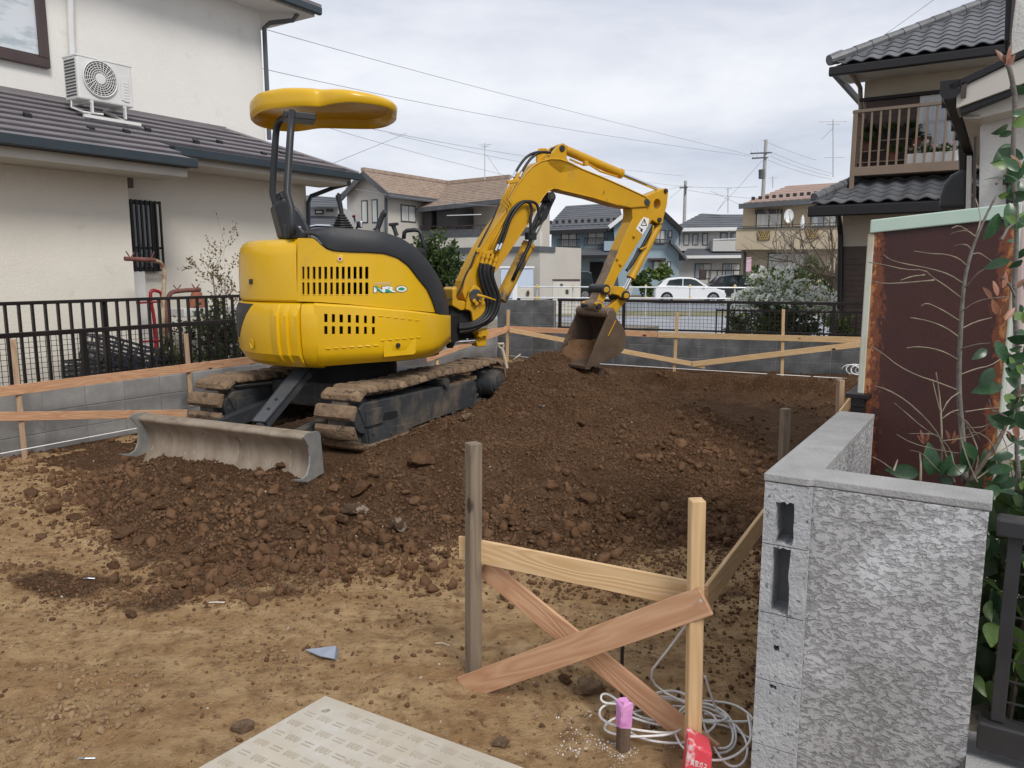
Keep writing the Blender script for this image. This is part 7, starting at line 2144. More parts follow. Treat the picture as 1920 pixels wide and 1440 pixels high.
d = r_.normal(0, 1, (160, 3)); d[:, 2] = np.abs(d[:, 2])
bs = c + UP * .17 + BX * r_.uniform(-.28, .4, 160)[:, None]
v, f = leaves_mesh(bs + d * .04, d, .06, seed=5); raw_obj('foliage', v, f, m_lfmid, pt, kind='stuff')
v, f = leaves_mesh(bs[:26] + d[:26] * .06 + UP * .04, d[:26], .05, seed=6); raw_obj('blossom', v, f, M('pink_blossom', (0.75, 0.30, 0.36), (0.85, 0.8, 0.8), sc=9, rough=.7), pt, kind='stuff')

# ================================================================== near house at the right edge
NP = PY(1838, 300, 5.2)
def npx(px, py, o=0.0): return PL(px, py, NP + AX * o, AX)
nh = thing('house', 'white plastered house corner with a stepped eave at the right edge of the view', 'house', NP * [1, 1, 0])
put(MB().prism([npx(1838, 218), npx(2600, 60), npx(2600, 1100), npx(1826, 1100)], AX * 2.6), 'wall', m_plaster2, nh, fixn=True)
def slab(pts, o, th, mat, name, bev=.004): return put(MB().prism([npx(*q, o) for q in pts], AX * th), name, mat, nh, bev=bev, fixn=True)
slab([(1778, 158), (1896, 103), (2600, -225), (2600, -205), (1896, 116), (1790, 168), (1779, 167)], -.42, 3.0, m_iron, 'verge_cap')
slab([(1793, 168), (1897, 118), (2600, -190), (2600, -120), (1910, 160), (1793, 203)], -.40, .36, m_soffit, 'barge_board')
slab([(1800, 203), (1990, 128), (1990, 140), (1802, 214)], -.38, .30, m_iron, 'lower_cap')
slab([(1806, 213), (1925, 163), (1925, 200), (1842, 220), (1806, 222)], -.30, .25, m_soffit, 'fascia')
gp0 = npx(1781, 166, -.42)
mb = MB()
prof = [(-.055, .05), (.055, .05), (.055, -.02), (.03, -.06), (-.03, -.06), (-.055, -.02)]
mb.loft([[gp0 + BX * x + UP * z for x, z in prof], [gp0 + AX * 2.7 + BX * x + UP * z for x, z in prof]])
put(mb, 'gutter', m_iron, nh, fixn=True)
for k in range(5): put(MB().box(gp0 + AX * (.3 + .5 * k), BX * .06, AX * .015, UP * .058), 'gutter_band', m_iron, nh)
g1 = gp0 + AX * 2.65
put(MB().tube([g1 - UP * .02, g1 - UP * .22], [.085, .06], 8).tube([g1 - UP * .2, g1 - UP * .33, g1 - UP * .42 + BX * .12, g1 - UP * .5 + BX * .16, g1 - UP * 1.3 + BX * .16], .042, 8), 'downpipe', m_iron, nh)
put(MB().prism([npx(1806, 214, -.3), npx(1838, 214, -.3), npx(1838, 222, -.3), npx(1806, 222, -.3)], AX * 2.6), 'soffit', m_soffit, nh, fixn=True)
put(MB().prism([gp0 + BX * .06 + UP * .03, gp0 + BX * .09 + UP * .03, gp0 + BX * .09 - UP * .06, gp0 + BX * .06 - UP * .06], AX * 2.7), 'fascia', m_brown, nh, fixn=True)
slab([(1896, 60), (1896, -300), (2600, -700), (2600, -200), (1896, 118)], .05, 2.4, m_plaster2, 'upper_wall')
slab([(1886, -20), (1906, -20), (1893, 76), (1883, 78)], -.15, .3, m_iron, 'upper_verge')
slab([(1899, -20), (1906, -20), (1895, 80), (1892, 80)], -.2, .05, m_brown, 'upper_fascia', .0)
slab([(1826, 256), (1831, 256), (1829, 420), (1822, 420)], -.04, .04, m_brown, 'corner_trim')
slab([(1888, 308), (1906, 306), (1904, 380), (1886, 382)], -.08, .10, m_iron, 'wall_lamp', .01)
slab([(1880, 328), (1888, 328), (1888, 345), (1880, 345)], -.10, .08, m_iron, 'lamp_bracket', .004)
slab([(1906, 380), (1926, 378), (1918, 660), (1898, 660)], -.20, .12, M('pinkish_pipe', (0.46, 0.36, 0.34), rough=.5), 'pipe_cover', .02)
ho = [(1760, 391), (1762, 366), (1769, 345), (1782, 328), (1798, 319), (1814, 317), (1815, 390)]
hd = put(MB().prism([PL(x, y, NP + AX * 1.6, AX) for x, y in ho], AX * .25), 'vent_hood', M('dark_grey_hood', (0.045, 0.047, 0.048), (0.06, 0.062, 0.063), sc=3, rough=.5), nh, bev=.03, fixn=True)
slab([(1813, 292), (1822, 292), (1819, 470), (1809, 470)], 1.4, .1, m_plaster2, 'pale_post')

# ================================================================== plants by the shed and the wall
m_stem = M('grey_green_bark', (0.20, 0.185, 0.165), (0.13, 0.115, 0.10), sc=25, rough=.85, bump=.3, bsc=90)
m_tan = M('tan_twig', (0.30, 0.255, 0.18), (0.20, 0.165, 0.12), sc=20, rough=.85)
def z8(q, Y): return PY(1580 + q[0] / 2.571, 360 + q[1] / 2.571, Y)
bt = thing('bare_shrub', 'tall bare stem with side twigs in front of the rusty shed', 'shrub', z8((590, 1400), 2.5) * [1, 1, 0] + UP * .5)
main = [(592, 1400), (582, 1250), (573, 1120), (562, 1000), (560, 850), (570, 650), (580, 480), (600, 360), (640, 230), (690, 115), (745, 10)]
put(MB().tube(smooth_path([z8(q, 2.5) for q in main], 1), list(np.linspace(.011, .0028, len(smooth_path([z8(q, 2.5) for q in main], 1)))), 7), 'main_stem', m_stem, bt, smooth=True)
br = [[(580, 440), (520, 400), (430, 370), (290, 345), (225, 325), (195, 300)], [(570, 510), (500, 455), (430, 410), (395, 375), (300, 375), (200, 350), (120, 338)], [(440, 425), (300, 438), (200, 442), (150, 432)],
      [(597, 355), (560, 320), (500, 300), (430, 298), (345, 285)], [(620, 275), (600, 255), (570, 252), (535, 260)], [(562, 620), (500, 580), (440, 548), (400, 535), (378, 550)],
      [(562, 700), (500, 655), (420, 622), (325, 605)], [(555, 808), (500, 775), (430, 752), (350, 745), (310, 752)], [(555, 955), (460, 918), (360, 885), (270, 840), (190, 775), (130, 740)],
      [(590, 465), (640, 400), (700, 360), (780, 342), (870, 335)], [(580, 570), (640, 530), (710, 512), (800, 505)], [(580, 655), (640, 625), (720, 605)], [(575, 755), (640, 735), (710, 728)],
      [(568, 880), (640, 852), (710, 838), (770, 800), (820, 770)], [(625, 300), (655, 292), (700, 320), (745, 355)], [(640, 215), (600, 185), (555, 190), (520, 203)], [(600, 185), (560, 160), (525, 175)],
      [(395, 400), (340, 405), (280, 425)], [(640, 215), (660, 160), (665, 110), (640, 30)], [(560, 1050), (520, 1060), (470, 1100)], [(590, 1060), (680, 1045), (760, 1040)], [(563, 965), (510, 1000), (480, 1060)]]
r_ = np.random.default_rng(6)
for q in br:
    yo = r_.uniform(-.22, .16); n = len(q)
    pts = smooth_path([z8(p_, 2.5 + yo * i / (n - 1)) for i, p_ in enumerate(q)], 1)
    put(MB().tube(pts, list(np.linspace(.0024, .0010, len(pts)) + .0007 * (np.arange(len(pts)) % 3 == 0)), 5), 'side_twig', m_tan, bt, smooth=True)
t2 = thing('twiggy_shrub', 'tangle of thin budding twigs and one thick branch above the rendered wall', 'shrub', z8((620, 1400), 2.35) * [1, 1, 0] + UP * .5)
tw = [([(610, 1400), (690, 1290), (760, 1190), (820, 1040), (850, 900), (865, 780)], .013, 2.3), ([(475, 1380), (480, 1200), (470, 1000), (450, 870)], .006, 2.4), ([(470, 1060), (450, 980), (435, 915)], .003, 2.4), ([(540, 1400), (470, 1180), (400, 1090), (300, 1000), (210, 950), (155, 935)], .005, 2.3),
      ([(470, 1190), (380, 1130), (300, 1060), (250, 1018)], .003, 2.35), ([(375, 1400), (378, 1320), (372, 1260)], .007, 2.25), ([(245, 1345), (265, 1290)], .006, 2.2), ([(235, 1335), (190, 1300), (140, 1275)], .003, 2.2),
      ([(520, 1400), (440, 1320), (380, 1255), (325, 1245)], .003, 2.3), ([(650, 1400), (600, 1290), (560, 1160), (575, 1080), (640, 1160), (665, 1200)], .004, 2.25), ([(630, 1390), (660, 1260), (610, 1140), (545, 1050), (480, 1095)], .004, 2.3),
      ([(650, 1380), (720, 1330), (800, 1330), (870, 1345)], .003, 2.2), ([(700, 1290), (790, 1230), (870, 1180)], .004, 2.25), ([(590, 1140), (700, 1130), (790, 1060), (870, 1020)], .003, 2.3), ([(480, 1200), (560, 1190), (640, 1175), (740, 1105), (780, 1075)], .003, 2.25),
      ([(560, 1260), (440, 1240), (330, 1210), (260, 1168)], .003, 2.3), ([(740, 1400), (745, 1300), (720, 1200), (640, 1150), (590, 1180)], .0035, 2.2), ([(620, 1395), (540, 1330), (520, 1240), (460, 1170), (400, 1165), (320, 1165)], .003, 2.25), ([(820, 1380), (800, 1250), (750, 1130), (705, 1000)], .003, 2.25)]
for q, r0, Y in tw:
    pts = smooth_path([z8(p_, Y + .05 * r_.normal()) for p_ in q], 1)
    put(MB().tube(pts, list(np.linspace(r0, r0 * .45, len(pts)) * .6 + .0005 * (np.arange(len(pts)) % 4 == 0)), 6), 'branch' if r0 > .005 else 'twig', m_trunk if r0 > .01 else m_tan, t2, smooth=True)
def leaf_me(name, l_, w_, mat, bend=.2, fold=.12):
    n = 7
    v, f = [], []
    for i in range(n + 1):
        t = i / n
        ww = w_ * math.sin(math.pi * min(1, t * .96 + .02)) ** .8 * (1.1 - .35 * t)
        z = -bend * l_ * t * t
        v += [(-ww, t * l_, z + fold * ww * 2 ), (0, t * l_, z), (ww, t * l_, z + fold * ww * 2)]
    for i in range(n):
        for j in (0, 1): f.append((i * 3 + j, i * 3 + j + 1, i * 3 + j + 4, i * 3 + j + 3))
    me = make_mesh(name, v, f, smooth=True); me.materials.append(mat); return me
m_leafg = M('glossy_leaf', (0.030, 0.075, 0.035), (0.055, 0.12, 0.05), sc=9, rough=.28, spec=.5, rnd=.3)
m_leafl = M('light_leaf', (0.11, 0.19, 0.05), (0.16, 0.25, 0.07), sc=9, rough=.35, spec=.5, rnd=.25)
m_leafr = M('bronze_leaf', (0.22, 0.085, 0.055), (0.30, 0.14, 0.08), sc=9, rough=.4, spec=.5, rnd=.3)
for m_ in (m_leafg, m_leafl, m_leafr): thin_leaf(m_, .25)
LG, LLt, LR = leaf_me('leaf', 1, .28, m_leafg, .32), leaf_me('leaf', 1, .32, m_leafl, .3), leaf_me('leaf', 1, .20, m_leafr, .1)
def leaf_at(me, par, px, py, Y, l_px, ang_, tilt=0.0, roll=0.0):
    p = PY(px, py, Y); s = l_px / FPX * Y
    # ang_ 0 = pointing up in the picture, turning clockwise
    mt = Matrix.Translation(Vector(p)) @ Matrix.Rotation(math.pi / 2 - PITCH, 4, 'X') @ Matrix.Rotation(-math.radians(ang_), 4, 'Z') @ Matrix.Rotation(math.radians(tilt), 4, 'X') @ Matrix.Rotation(math.radians(roll), 4, 'Y') @ Matrix.Scale(s, 4)
    return link_mesh(me, 'leaf', None, par, mt)
lp = thing('broadleaf_plant', 'low plant with large dark oval leaves on top of the rendered wall', 'plant', PY(1745, 890, 2.3))
for px, py, l, a, ti in ((1747, 892, 62, -8, 15), (1762, 890, 48, 28, 25), (1722, 888, 58, -82, 10), (1800, 885, 40, 35, 20), (1812, 880, 46, -20, 30), (1776, 890, 40, 60, 15), (1840, 885, 44, 10, 20), (1855, 870, 40, 55, 15), (1830, 860, 40, -40, 20), (1786, 905, 36, -70, 30)):
    leaf_at(LG, lp, px, py, 2.28 + r_.uniform(-.08, .08), l, a, ti, r_.uniform(-25, 25))
for px, py, l, a in ((1731, 828, 24, -15), (1735, 830, 24, 15), (1733, 832, 22, -40), (1781, 828, 24, -20), (1785, 830, 24, 12), (1783, 832, 22, 40)):
    leaf_at(LR, lp, px, py, 2.3, l, a, 10, 20)
vn = thing('glossy_shrub', 'glossy leaved shrub with reddish new leaves at the right edge beside the shed', 'shrub', PY(1905, 900, 2.1))
stem = [(1912, 930), (1905, 820), (1912, 700), (1900, 560), (1908, 420), (1898, 300), (1905, 190), (1895, 135), (1888, 118)]
put(MB().tube(smooth_path([PY(x, y, 2.1) for x, y in stem], 1), .006, 6), 'stem', m_stem, vn, smooth=True)
for a, b in (((1912, 700), (1870, 640)), ((1905, 560), (1880, 520)), ((1905, 300), (1868, 345)), ((1900, 420), (1878, 450)), ((1905, 800), (1862, 770)), ((1912, 700), (1930, 620))):
    put(MB().tube([PY(*a, 2.1), PY((a[0] + b[0]) / 2, (a[1] + b[1]) / 2 - 6, 2.08), PY(*b, 2.05)], .0035, 5), 'twig', m_stem, vn)
for k in range(110):
    t = r_.random()
    y = 170 + t * 760
    x = float(np.interp(y, [q[1] for q in stem][::-1], [q[0] for q in stem][::-1])) + r_.normal(6, 14) - (14 * r_.random() if y > 640 else 0)
    if 470 < y < 620 and r_.random() < .4: continue
    red = r_.random() < .16
    leaf_at(LR if red else (LG if r_.random() < .8 else LLt), vn, x, y, 2.1 + r_.uniform(-.15, .15), r_.uniform(22, 46) if not red else r_.uniform(20, 34), r_.choice([-1, 1]) * r_.uniform(20, 160) if not red else r_.uniform(-50, 50), r_.uniform(-40, 40), r_.uniform(-50, 50))
for px, py, l, a in ((1884, 118, 30, -25), (1887, 122, 32, 5), (1889, 124, 26, 35), (1893, 380, 60, 190), (1872, 400, 70, 195), (1866, 640, 62, 150), (1850, 655, 46, -120), (1862, 690, 60, 215), (1885, 690, 58, 120), (1880, 725, 70, -95), (1870, 590, 34, -30), (1876, 596, 36, 10), (1884, 600, 32, 40), (1870, 555, 30, -10), (1860, 560, 30, -45), (1880, 540, 34, 15)):
    leaf_at(LR if l < 38 else LG, vn, px, py, 2.05, l * (1 if l < 38 else .72), a, r_.uniform(-20, 30), r_.uniform(-30, 30))
hg = thing('hedge', 'dense broad leaved hedge behind the small gate at the right edge', 'hedge', wp(FL + .4, .3, 0))
for k in range(290):
    p = wp(FL + .06 + r_.random() * .6, .16 + r_.random() ** 1.5 * .5, .28 + r_.random() * .68)
    me = LG if r_.random() < .62 else LLt
    s = r_.uniform(.05, .09)
    mt = Matrix.Translation(Vector(p)) @ Matrix.Rotation(r_.uniform(0, 6.28), 4, 'Z') @ Matrix.Rotation(r_.uniform(-1.9, -.2), 4, 'X') @ Matrix.Rotation(r_.uniform(-.8, .8), 4, 'Y') @ Matrix.Scale(s, 4)
    link_mesh(me, 'leaf', None, hg, mt)
q = np.array([wp(FL + r_.uniform(.05, 1.1), r_.uniform(.3, .8), r_.uniform(.15, .93)) for _ in range(1500)])
v, f = leaves_mesh(q, r_.normal(0, 1, (1500, 3)) + [0, -.5, -.3], .085, seed=12); raw_obj('foliage', v, f, m_lfdk, hg, kind='stuff')
mb = MB()
for k in range(9):
    p = wp(FL + .18 + .09 * k, .3, 0); mb.tube([p, p + V3(r_.normal(0, .05), r_.normal(0, .05), 1.05)], .008, 5)
put(mb, 'stem', m_trunk, hg, kind='stuff')
put(MB().prism([wp(.14, .16, -.1), wp(3, .16, -.1), wp(3, 5.5, -.1), wp(.14, 5.5, -.1)], UP * .4), 'neighbour_ground', m_yard, kind='structure', fixn=True)
# ================================================================== houses, cars and plants beyond the back wall
m_tanroof = M('tan_tile_roof', (0.27, 0.20, 0.155), (0.38, 0.295, 0.235), sc=3.5, rough=.8, bump=.4, bsc=8)
m_cream = M('cream_wall', (0.52, 0.485, 0.43), (0.48, 0.445, 0.395), sc=.8, rough=.9)
m_cream2 = M('pale_band_wall', (0.62, 0.59, 0.53), (0.55, 0.52, 0.46), sc=2, rough=.9)
m_greydk = M('dark_grey_trim', (0.075, 0.08, 0.088), (0.10, 0.105, 0.113), sc=2, rough=.7)
m_blue = M('slate_blue_wall', (0.33, 0.43, 0.495), (0.295, 0.39, 0.455), sc=.6, rough=.85)
m_slate = M('dark_slate_roof', (0.085, 0.090, 0.105), (0.13, 0.135, 0.15), sc=1.5, rough=.6, bump=.2, bsc=6, stretch=(.3, 1, 4))
m_greyw = M('light_grey_wall', (0.52, 0.51, 0.49), (0.47, 0.46, 0.445), sc=.7, rough=.9)
m_tanw = M('tan_stucco_wall', (0.50, 0.42, 0.30), (0.45, 0.375, 0.265), sc=.8, rough=.9)
m_tanroof2 = M('pink_brown_roof', (0.34, 0.245, 0.205), (0.41, 0.305, 0.26), sc=1.2, rough=.8, stretch=(.4, 1, 4))
m_sash = M('dark_sash', (0.05, 0.048, 0.05), rough=.5)
m_farglass = M('far_window_pane', (0.26, 0.30, 0.33), (0.55, 0.56, 0.55), sc=.9, rough=.1, spec=.8, lo=.46, hi=.54, stretch=(3, 3, .3))
m_farcurt = M('far_curtain_pane', (0.62, 0.62, 0.58), (0.45, 0.46, 0.45), sc=3, rough=.15, spec=.6, stretch=(4, 4, .3))

def hrect(px0, py0, px1, py1, P, n, off=0.0):
    """corners of the upright rectangle on plane (P, n) seen between two photo points, off = towards the viewer"""
    n = np.array(n, float); n[2] = 0; n /= np.linalg.norm(n)
    Q = np.array(P, float) - n * off
    a, b = PL(px0, py0, Q, n), PL(px1, py1, Q, n)
    return [V3(a[0], a[1], b[2]), V3(b[0], b[1], b[2]), V3(b[0], b[1], a[2]), V3(a[0], a[1], a[2])], n
def wrect(name, r4, P, n, mat, par, th=.1, off=0.0, bev=0.0):
    q, nn = hrect(*r4, P, n, off)
    return put(MB().prism(q, nn * th), name, mat, par, fixn=True, bev=bev)
def window(r4, P, n, par, off=0.03, mat=None, split=1, fr=.07, rail=False):
    q, nn = hrect(*r4, P, n, off)
    w_ = put(MB().prism(q, nn * (off + .05)), 'window', m_sash, par, fixn=True)
    a, b, z0, z1 = q[0], q[1], q[0][2], q[2][2]
    h_ = b - a; ln = np.linalg.norm(h_); h_ /= ln
    for k in range(split + 1):
        x0 = fr + (ln - fr) * k / (split + 1); x1 = (ln - fr) * (k + 1) / (split + 1)
        pq = [V3(*(a + h_ * x)[:2], z) - nn * .012 for x, z in ((x0, z0 + fr), (x1, z0 + fr), (x1, z1 - fr), (x0, z1 - fr))]
        put(MB().prism(pq, nn * .01), 'pane', (mat or m_farglass) if k % 2 == 0 else m_farcurt, w_, fixn=True)
    if rail:
        z = z0 + (z1 - z0) * .02
        mb = MB()
        A_, B_ = V3(a[0], a[1], z) - nn * .35 - h_ * .25, V3(b[0], b[1], z) - nn * .35 + h_ * .25
        hgt = rail
        mb.beam(A_ + UP * hgt, B_ + UP * hgt, .06, .06); mb.beam(A_, B_, .06, .10)
        for i in range(13): mb.beam(A_ + (B_ - A_) * i / 12, A_ + (B_ - A_) * i / 12 + UP * hgt, .04, .04, h_)
        for e in (A_, B_): mb.beam(e + UP * hgt, e + nn * .35 + UP * hgt, .05, .05); mb.beam(e, e + nn * .35, .05, .08)
        put(mb, 'window_rail', m_sash, w_)
    return w_
def poly(pts, P, n, ext, mat, par, name, off=0.0):
    n = np.array(n, float); n[2] = 0; n /= np.linalg.norm(n)
    return put(MB().prism([PL(x, y, np.array(P) - n * off, n) for x, y in pts], ext), name, mat, par, fixn=True)
def roof4(pts, mat, par, th=.18, name='roof'):
    return put(MB().prism(pts, UP * -th), name, mat, par, fixn=True)
def tiled(par, a, b, c, d, rows, mat, name='roof_course'):
    """roof plane a-b (eave) to d-c (ridge) built of lapped courses"""
    a, b, c, d = (np.array(q, float) for q in (a, b, c, d))
    for k in range(rows):
        s0, s1 = k / rows, min(1, (k + 1.15) / rows)
        q = [a + (d - a) * s0 + UP * .07, b + (c - b) * s0 + UP * .07, b + (c - b) * s1 + UP * .0, a + (d - a) * s1 + UP * .0]
        put(MB().prism(q, UP * -.06), name, mat, par, fixn=True)

# ---------------------------------------------------------------- tan roofed house behind the digger
GP = PY(725, 450, 46)
A0 = thing('house', 'cream two storey house with tan tiled roofs behind the digger', 'house', GP * [1, 1, 0])
g = lambda x, y, o=0.0: PL(x, y, GP + AX * o, AX)
zb = -.3
la, ra, ap = g(650, 362), g(725, 360), g(681, 326)
put(MB().prism([V3(la[0], la[1], zb), V3(ra[0], ra[1], zb), ra, ap, la], AX * 11), 'wall', m_cream, A0, fixn=True)
el, er = g(638, 366, -.6), g(728, 362, -.6); ar = g(680, 320, -.6)
zl_ = (el[2] + er[2]) / 2
tiled(A0, er, er + AX * 12.2, ar + AX * 9.8, ar, 11, m_tanroof)
tiled(A0, el + AX * 11, el, ar, ar + AX * 9.8, 4, m_tanroof)
put(MB().prism([el, ar, er, er - UP * .35, ar - UP * .35, el - UP * .35], AX * .12), 'verge_board', m_greydk, A0, fixn=True)
put(MB().beam(ar + UP * .08, ar + AX * 9.8 + UP * .08, .3, .2), 'ridge_cap', m_tanroof, A0)
put(MB().beam(er - UP * .12, er + AX * 12 - UP * .12, .25, .25), 'gutter', m_greydk, A0)
for r4 in ((677, 376, 690, 418), (696.5, 374, 708.5, 418)): window(r4, GP, AX, A0, mat=m_farcurt, split=0)
SP = ra
window((751.5, 383, 780, 418), SP, -BX, A0, mat=m_farcurt)
put(MB().tube([PL(723.5, 365, GP - AX * .1, AX), PL(724.5, 470, GP - AX * .1, AX)], .10, 6), 'downpipe', m_greydk, A0)
WP_ = PL(785, 400, SP, BX)                       # the wing starts where the long side meets it
w_ = lambda x, y, o=0.0: PL(x, y, WP_ + AX * o, AX)
wrect('lower_wall', (785, 466, 1012, 562), WP_, AX, m_cream, A0, 5, -.1)
q, nn = hrect(785, 380, 938, 466, WP_, AX, -1.8)
put(MB().prism(q, AX * 6), 'wall', m_cream, A0, fixn=True)
ea, eb = w_(783, 391, -.4), w_(942, 374, -.4)
rb_, ra_ = w_(957, 334, 4.5), w_(836, 346, 4.5)
tiled(A0, ea, eb, rb_, ra_, 13, m_tanroof)
put(MB().beam(ra_ + UP * .1, rb_ + UP * .1, .3, .22), 'ridge_cap', m_tanroof, A0)
put(MB().beam(ea - UP * .1, eb - UP * .1, .25, .25), 'gutter', m_greydk, A0)
window((827, 397, 841, 433), WP_, AX, A0, off=-1.75, split=0)
window((850, 394, 888, 433), WP_, AX, A0, off=-1.75, mat=m_farcurt)
wrect('balcony_band', (785, 433, 1000, 441), WP_, AX, m_greydk, A0, .35, .02)
wrect('balcony_wall', (785, 440, 1012, 467), WP_, AX, m_cream2, A0, .3, 0)
wrect('balcony_base', (785, 466, 1012, 472), WP_, AX, m_greydk, A0, 1.8, .05)
put(MB().beam(w_(787, 425), w_(912, 422), .06, .06), 'balcony_rail', m_brown, A0)
for x in (790, 806, 822, 838, 854, 870, 886, 902): put(MB().beam(w_(x, 425), w_(x, 434), .05, .05, BX), 'rail_post', m_brown, A0)
put(MB().beam(w_(838, 404, -.3), w_(902, 402, -.3), .05, .05), 'laundry_pole', m_whfr, A0)
window((867, 485, 875, 508), WP_, AX, A0, off=-1.75, split=0)
poly([(905, 470), (918, 470), (918, 560), (905, 560)], WP_, AX, AX * .3, m_cream2, A0, 'porch_wall')
sd_ = thing('storage_unit', 'pale blue storage cabinet in front of the tan roofed house', 'storage cabinet', PY(960, 560, 42))
wrect('cabinet', (938, 502, 1000, 562), PY(960, 530, 42), (0, 1, 0), M('pale_blue_steel', (0.48, 0.56, 0.66), (0.52, 0.6, 0.69), sc=1, rough=.5), sd_, 1.0)
wrect('cabinet_top', (936, 499, 1002, 503), PY(960, 530, 42), (0, 1, 0), m_whfr, sd_, 1.1, .1)
for x in (939, 970): wrect('door_panel', (x, 505, x + 29, 559), PY(960, 530, 42), (0, 1, 0), MATS['pale_blue_steel'], sd_, .05, .06)
# ---------------------------------------------------------------- blue house
BPt = PY(1100, 450, 62); BNn = V3(.06, 1, 0)
bh = thing('house', 'slate blue two storey house with dark roofs behind the digger arm', 'house', BPt * [1, 1, 0])
wrect('upper_wall', (1034, 428, 1200, 472), BPt, BNn, m_blue, bh, 7)
wrect('lower_wall', (1018, 478, 1200, 560), BPt, BNn, m_blue, bh, 7, .6)
f_ = lambda x, y, o=0.0: PL(x, y, BPt + BNn * o, BNn)
tiled(bh, f_(1019, 434, -.8), f_(1172, 428, -.8), f_(1160, 380, 4), f_(1062, 386, 4), 12, m_slate)
put(MB().beam(f_(1018, 434, -.85) - UP * .1, f_(1170, 428, -.85) - UP * .1, .3, .3), 'gutter', m_iron, bh)
put(MB().prism([f_(1019, 434, -.8), f_(1062, 386, 4), f_(1020, 432, 9)], UP * -.15), 'roof_end', m_slate, bh, fixn=True)
for i in range(11): put(MB().box(f_(1032 + 12 * i, 424 - .5 * i, -.4) + UP * .3, (.12, 0, 0), (0, .06, 0), (0, 0, .12)), 'snow_guard', m_iron, bh)
tiled(bh, f_(1021, 481, -2.2), f_(1152, 480, -2.2), f_(1140, 465, -.2), f_(1036, 467, -.2), 4, m_slate)
put(MB().beam(f_(1020, 482, -2.2), f_(1152, 481, -2.2), .25, .25), 'gutter', m_iron, bh)
poly([(1150, 420), (1213, 372), (1272, 428), (1274, 560), (1162, 560)], BPt, BNn, BNn * 6, m_blue, bh, 'gable_wall', 1.2)
def roofedge(a, b, o, name='roof'):
    p_, q_ = f_(*a, o), f_(*b, o)
    return put(MB().prism([p_, q_, q_ + BNn * 7, p_ + BNn * 7], UP * -.25), name, m_slate, bh, fixn=True)
roofedge((1142, 426), (1213, 369), -2.0); roofedge((1213, 369), (1279, 432), -2.0)
roofedge((1258, 449), (1288, 482), -2.0)
put(MB().beam(f_(1142, 426, -2.05), f_(1213, 369, -2.05), .1, .3), 'verge_board', m_whfr, bh); put(MB().beam(f_(1213, 369, -2.05), f_(1279, 432, -2.05), .1, .3), 'verge_board', m_iron, bh)
window((1052, 433, 1081, 463), BPt, BNn, bh, mat=m_farcurt, rail=.55); window((1102, 432, 1133, 460), BPt, BNn, bh, mat=m_farcurt, rail=.55)
window((1031, 492, 1078, 517), BPt, BNn, bh, off=.65, split=1)
wrect('storm_shutter', (1031, 492, 1047, 517), BPt, BNn, m_dkbr, bh, .05, .75)
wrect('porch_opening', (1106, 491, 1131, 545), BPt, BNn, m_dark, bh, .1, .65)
wrect('balcony_wall', (1133, 452, 1165, 470), BPt, BNn, m_blue, bh, 1.5, 1.4)
for r4 in ((1228, 431, 1247, 457), (1224, 489, 1248, 512)): window(r4, BPt, BNn, bh, off=1.3, mat=m_farglass, rail=.3 if r4[1] < 450 else False)
for r4 in ((1252, 432, 1260, 446), (1251, 490, 1258, 502)): window(r4, BPt, BNn, bh, off=1.25, split=0)
wrect('bay_roof', (1216, 484, 1249, 488), BPt, BNn, m_brown, bh, .7, 1.8)
# ---------------------------------------------------------------- light grey house
GPt = PY(1330, 450, 70); GN = V3(.05, 1, 0)
gh = thing('house', 'light grey house with a dark hipped roof between the blue and the tan house', 'house', GPt * [1, 1, 0])
wrect('upper_wall', (1262, 428, 1400, 470), GPt, GN, m_greyw, gh, 7); wrect('lower_wall', (1268, 476, 1400, 545), GPt, GN, m_greyw, gh, 7, .8)
k_ = lambda x, y, o=0.0: PL(x, y, GPt + GN * o, GN)
tiled(gh, k_(1258, 430, -.8), k_(1352, 429, -.8), k_(1352, 402, 4), k_(1316, 400, 4), 8, m_slate)
tiled(gh, k_(1352, 429, -.8), k_(1402, 428, -.8), k_(1402, 402, 4), k_(1325, 402, 4), 8, m_slate)
put(MB().beam(k_(1257, 431, -.85), k_(1402, 429, -.85), .3, .3), 'gutter', m_whfr, gh)
tiled(gh, k_(1276, 481, -2), k_(1400, 480, -2), k_(1400, 466, 0), k_(1290, 466, 0), 4, m_slate)
put(MB().beam(k_(1276, 482, -2), k_(1400, 481, -2), .25, .25), 'gutter', m_whfr, gh)
wrect('balcony_wall', (1337, 451, 1400, 471), GPt, GN, m_greyw, gh, 1.5, 1.4)
put(MB().beam(k_(1337, 449, -1.4), k_(1400, 447, -1.4), .08, .08), 'balcony_rail', m_whfr, gh)
for r4 in ((1265, 440, 1274, 460), (1282, 438, 1292, 460), (1299, 438, 1309, 460), (1317, 437, 1327, 460), (1350, 436, 1364, 452), (1370, 436, 1384, 452)): window(r4, GPt, GN, gh, split=0, mat=m_farglass if r4[0] != 1282 else m_farcurt)
for r4 in ((1303, 494, 1333, 523), (1355, 494, 1387, 523)): window(r4, GPt, GN, gh, off=.85)
put(MB().tube([k_(1394, 480, -1), k_(1395, 540, -1)], .12, 6), 'downpipe', m_greydk, gh)
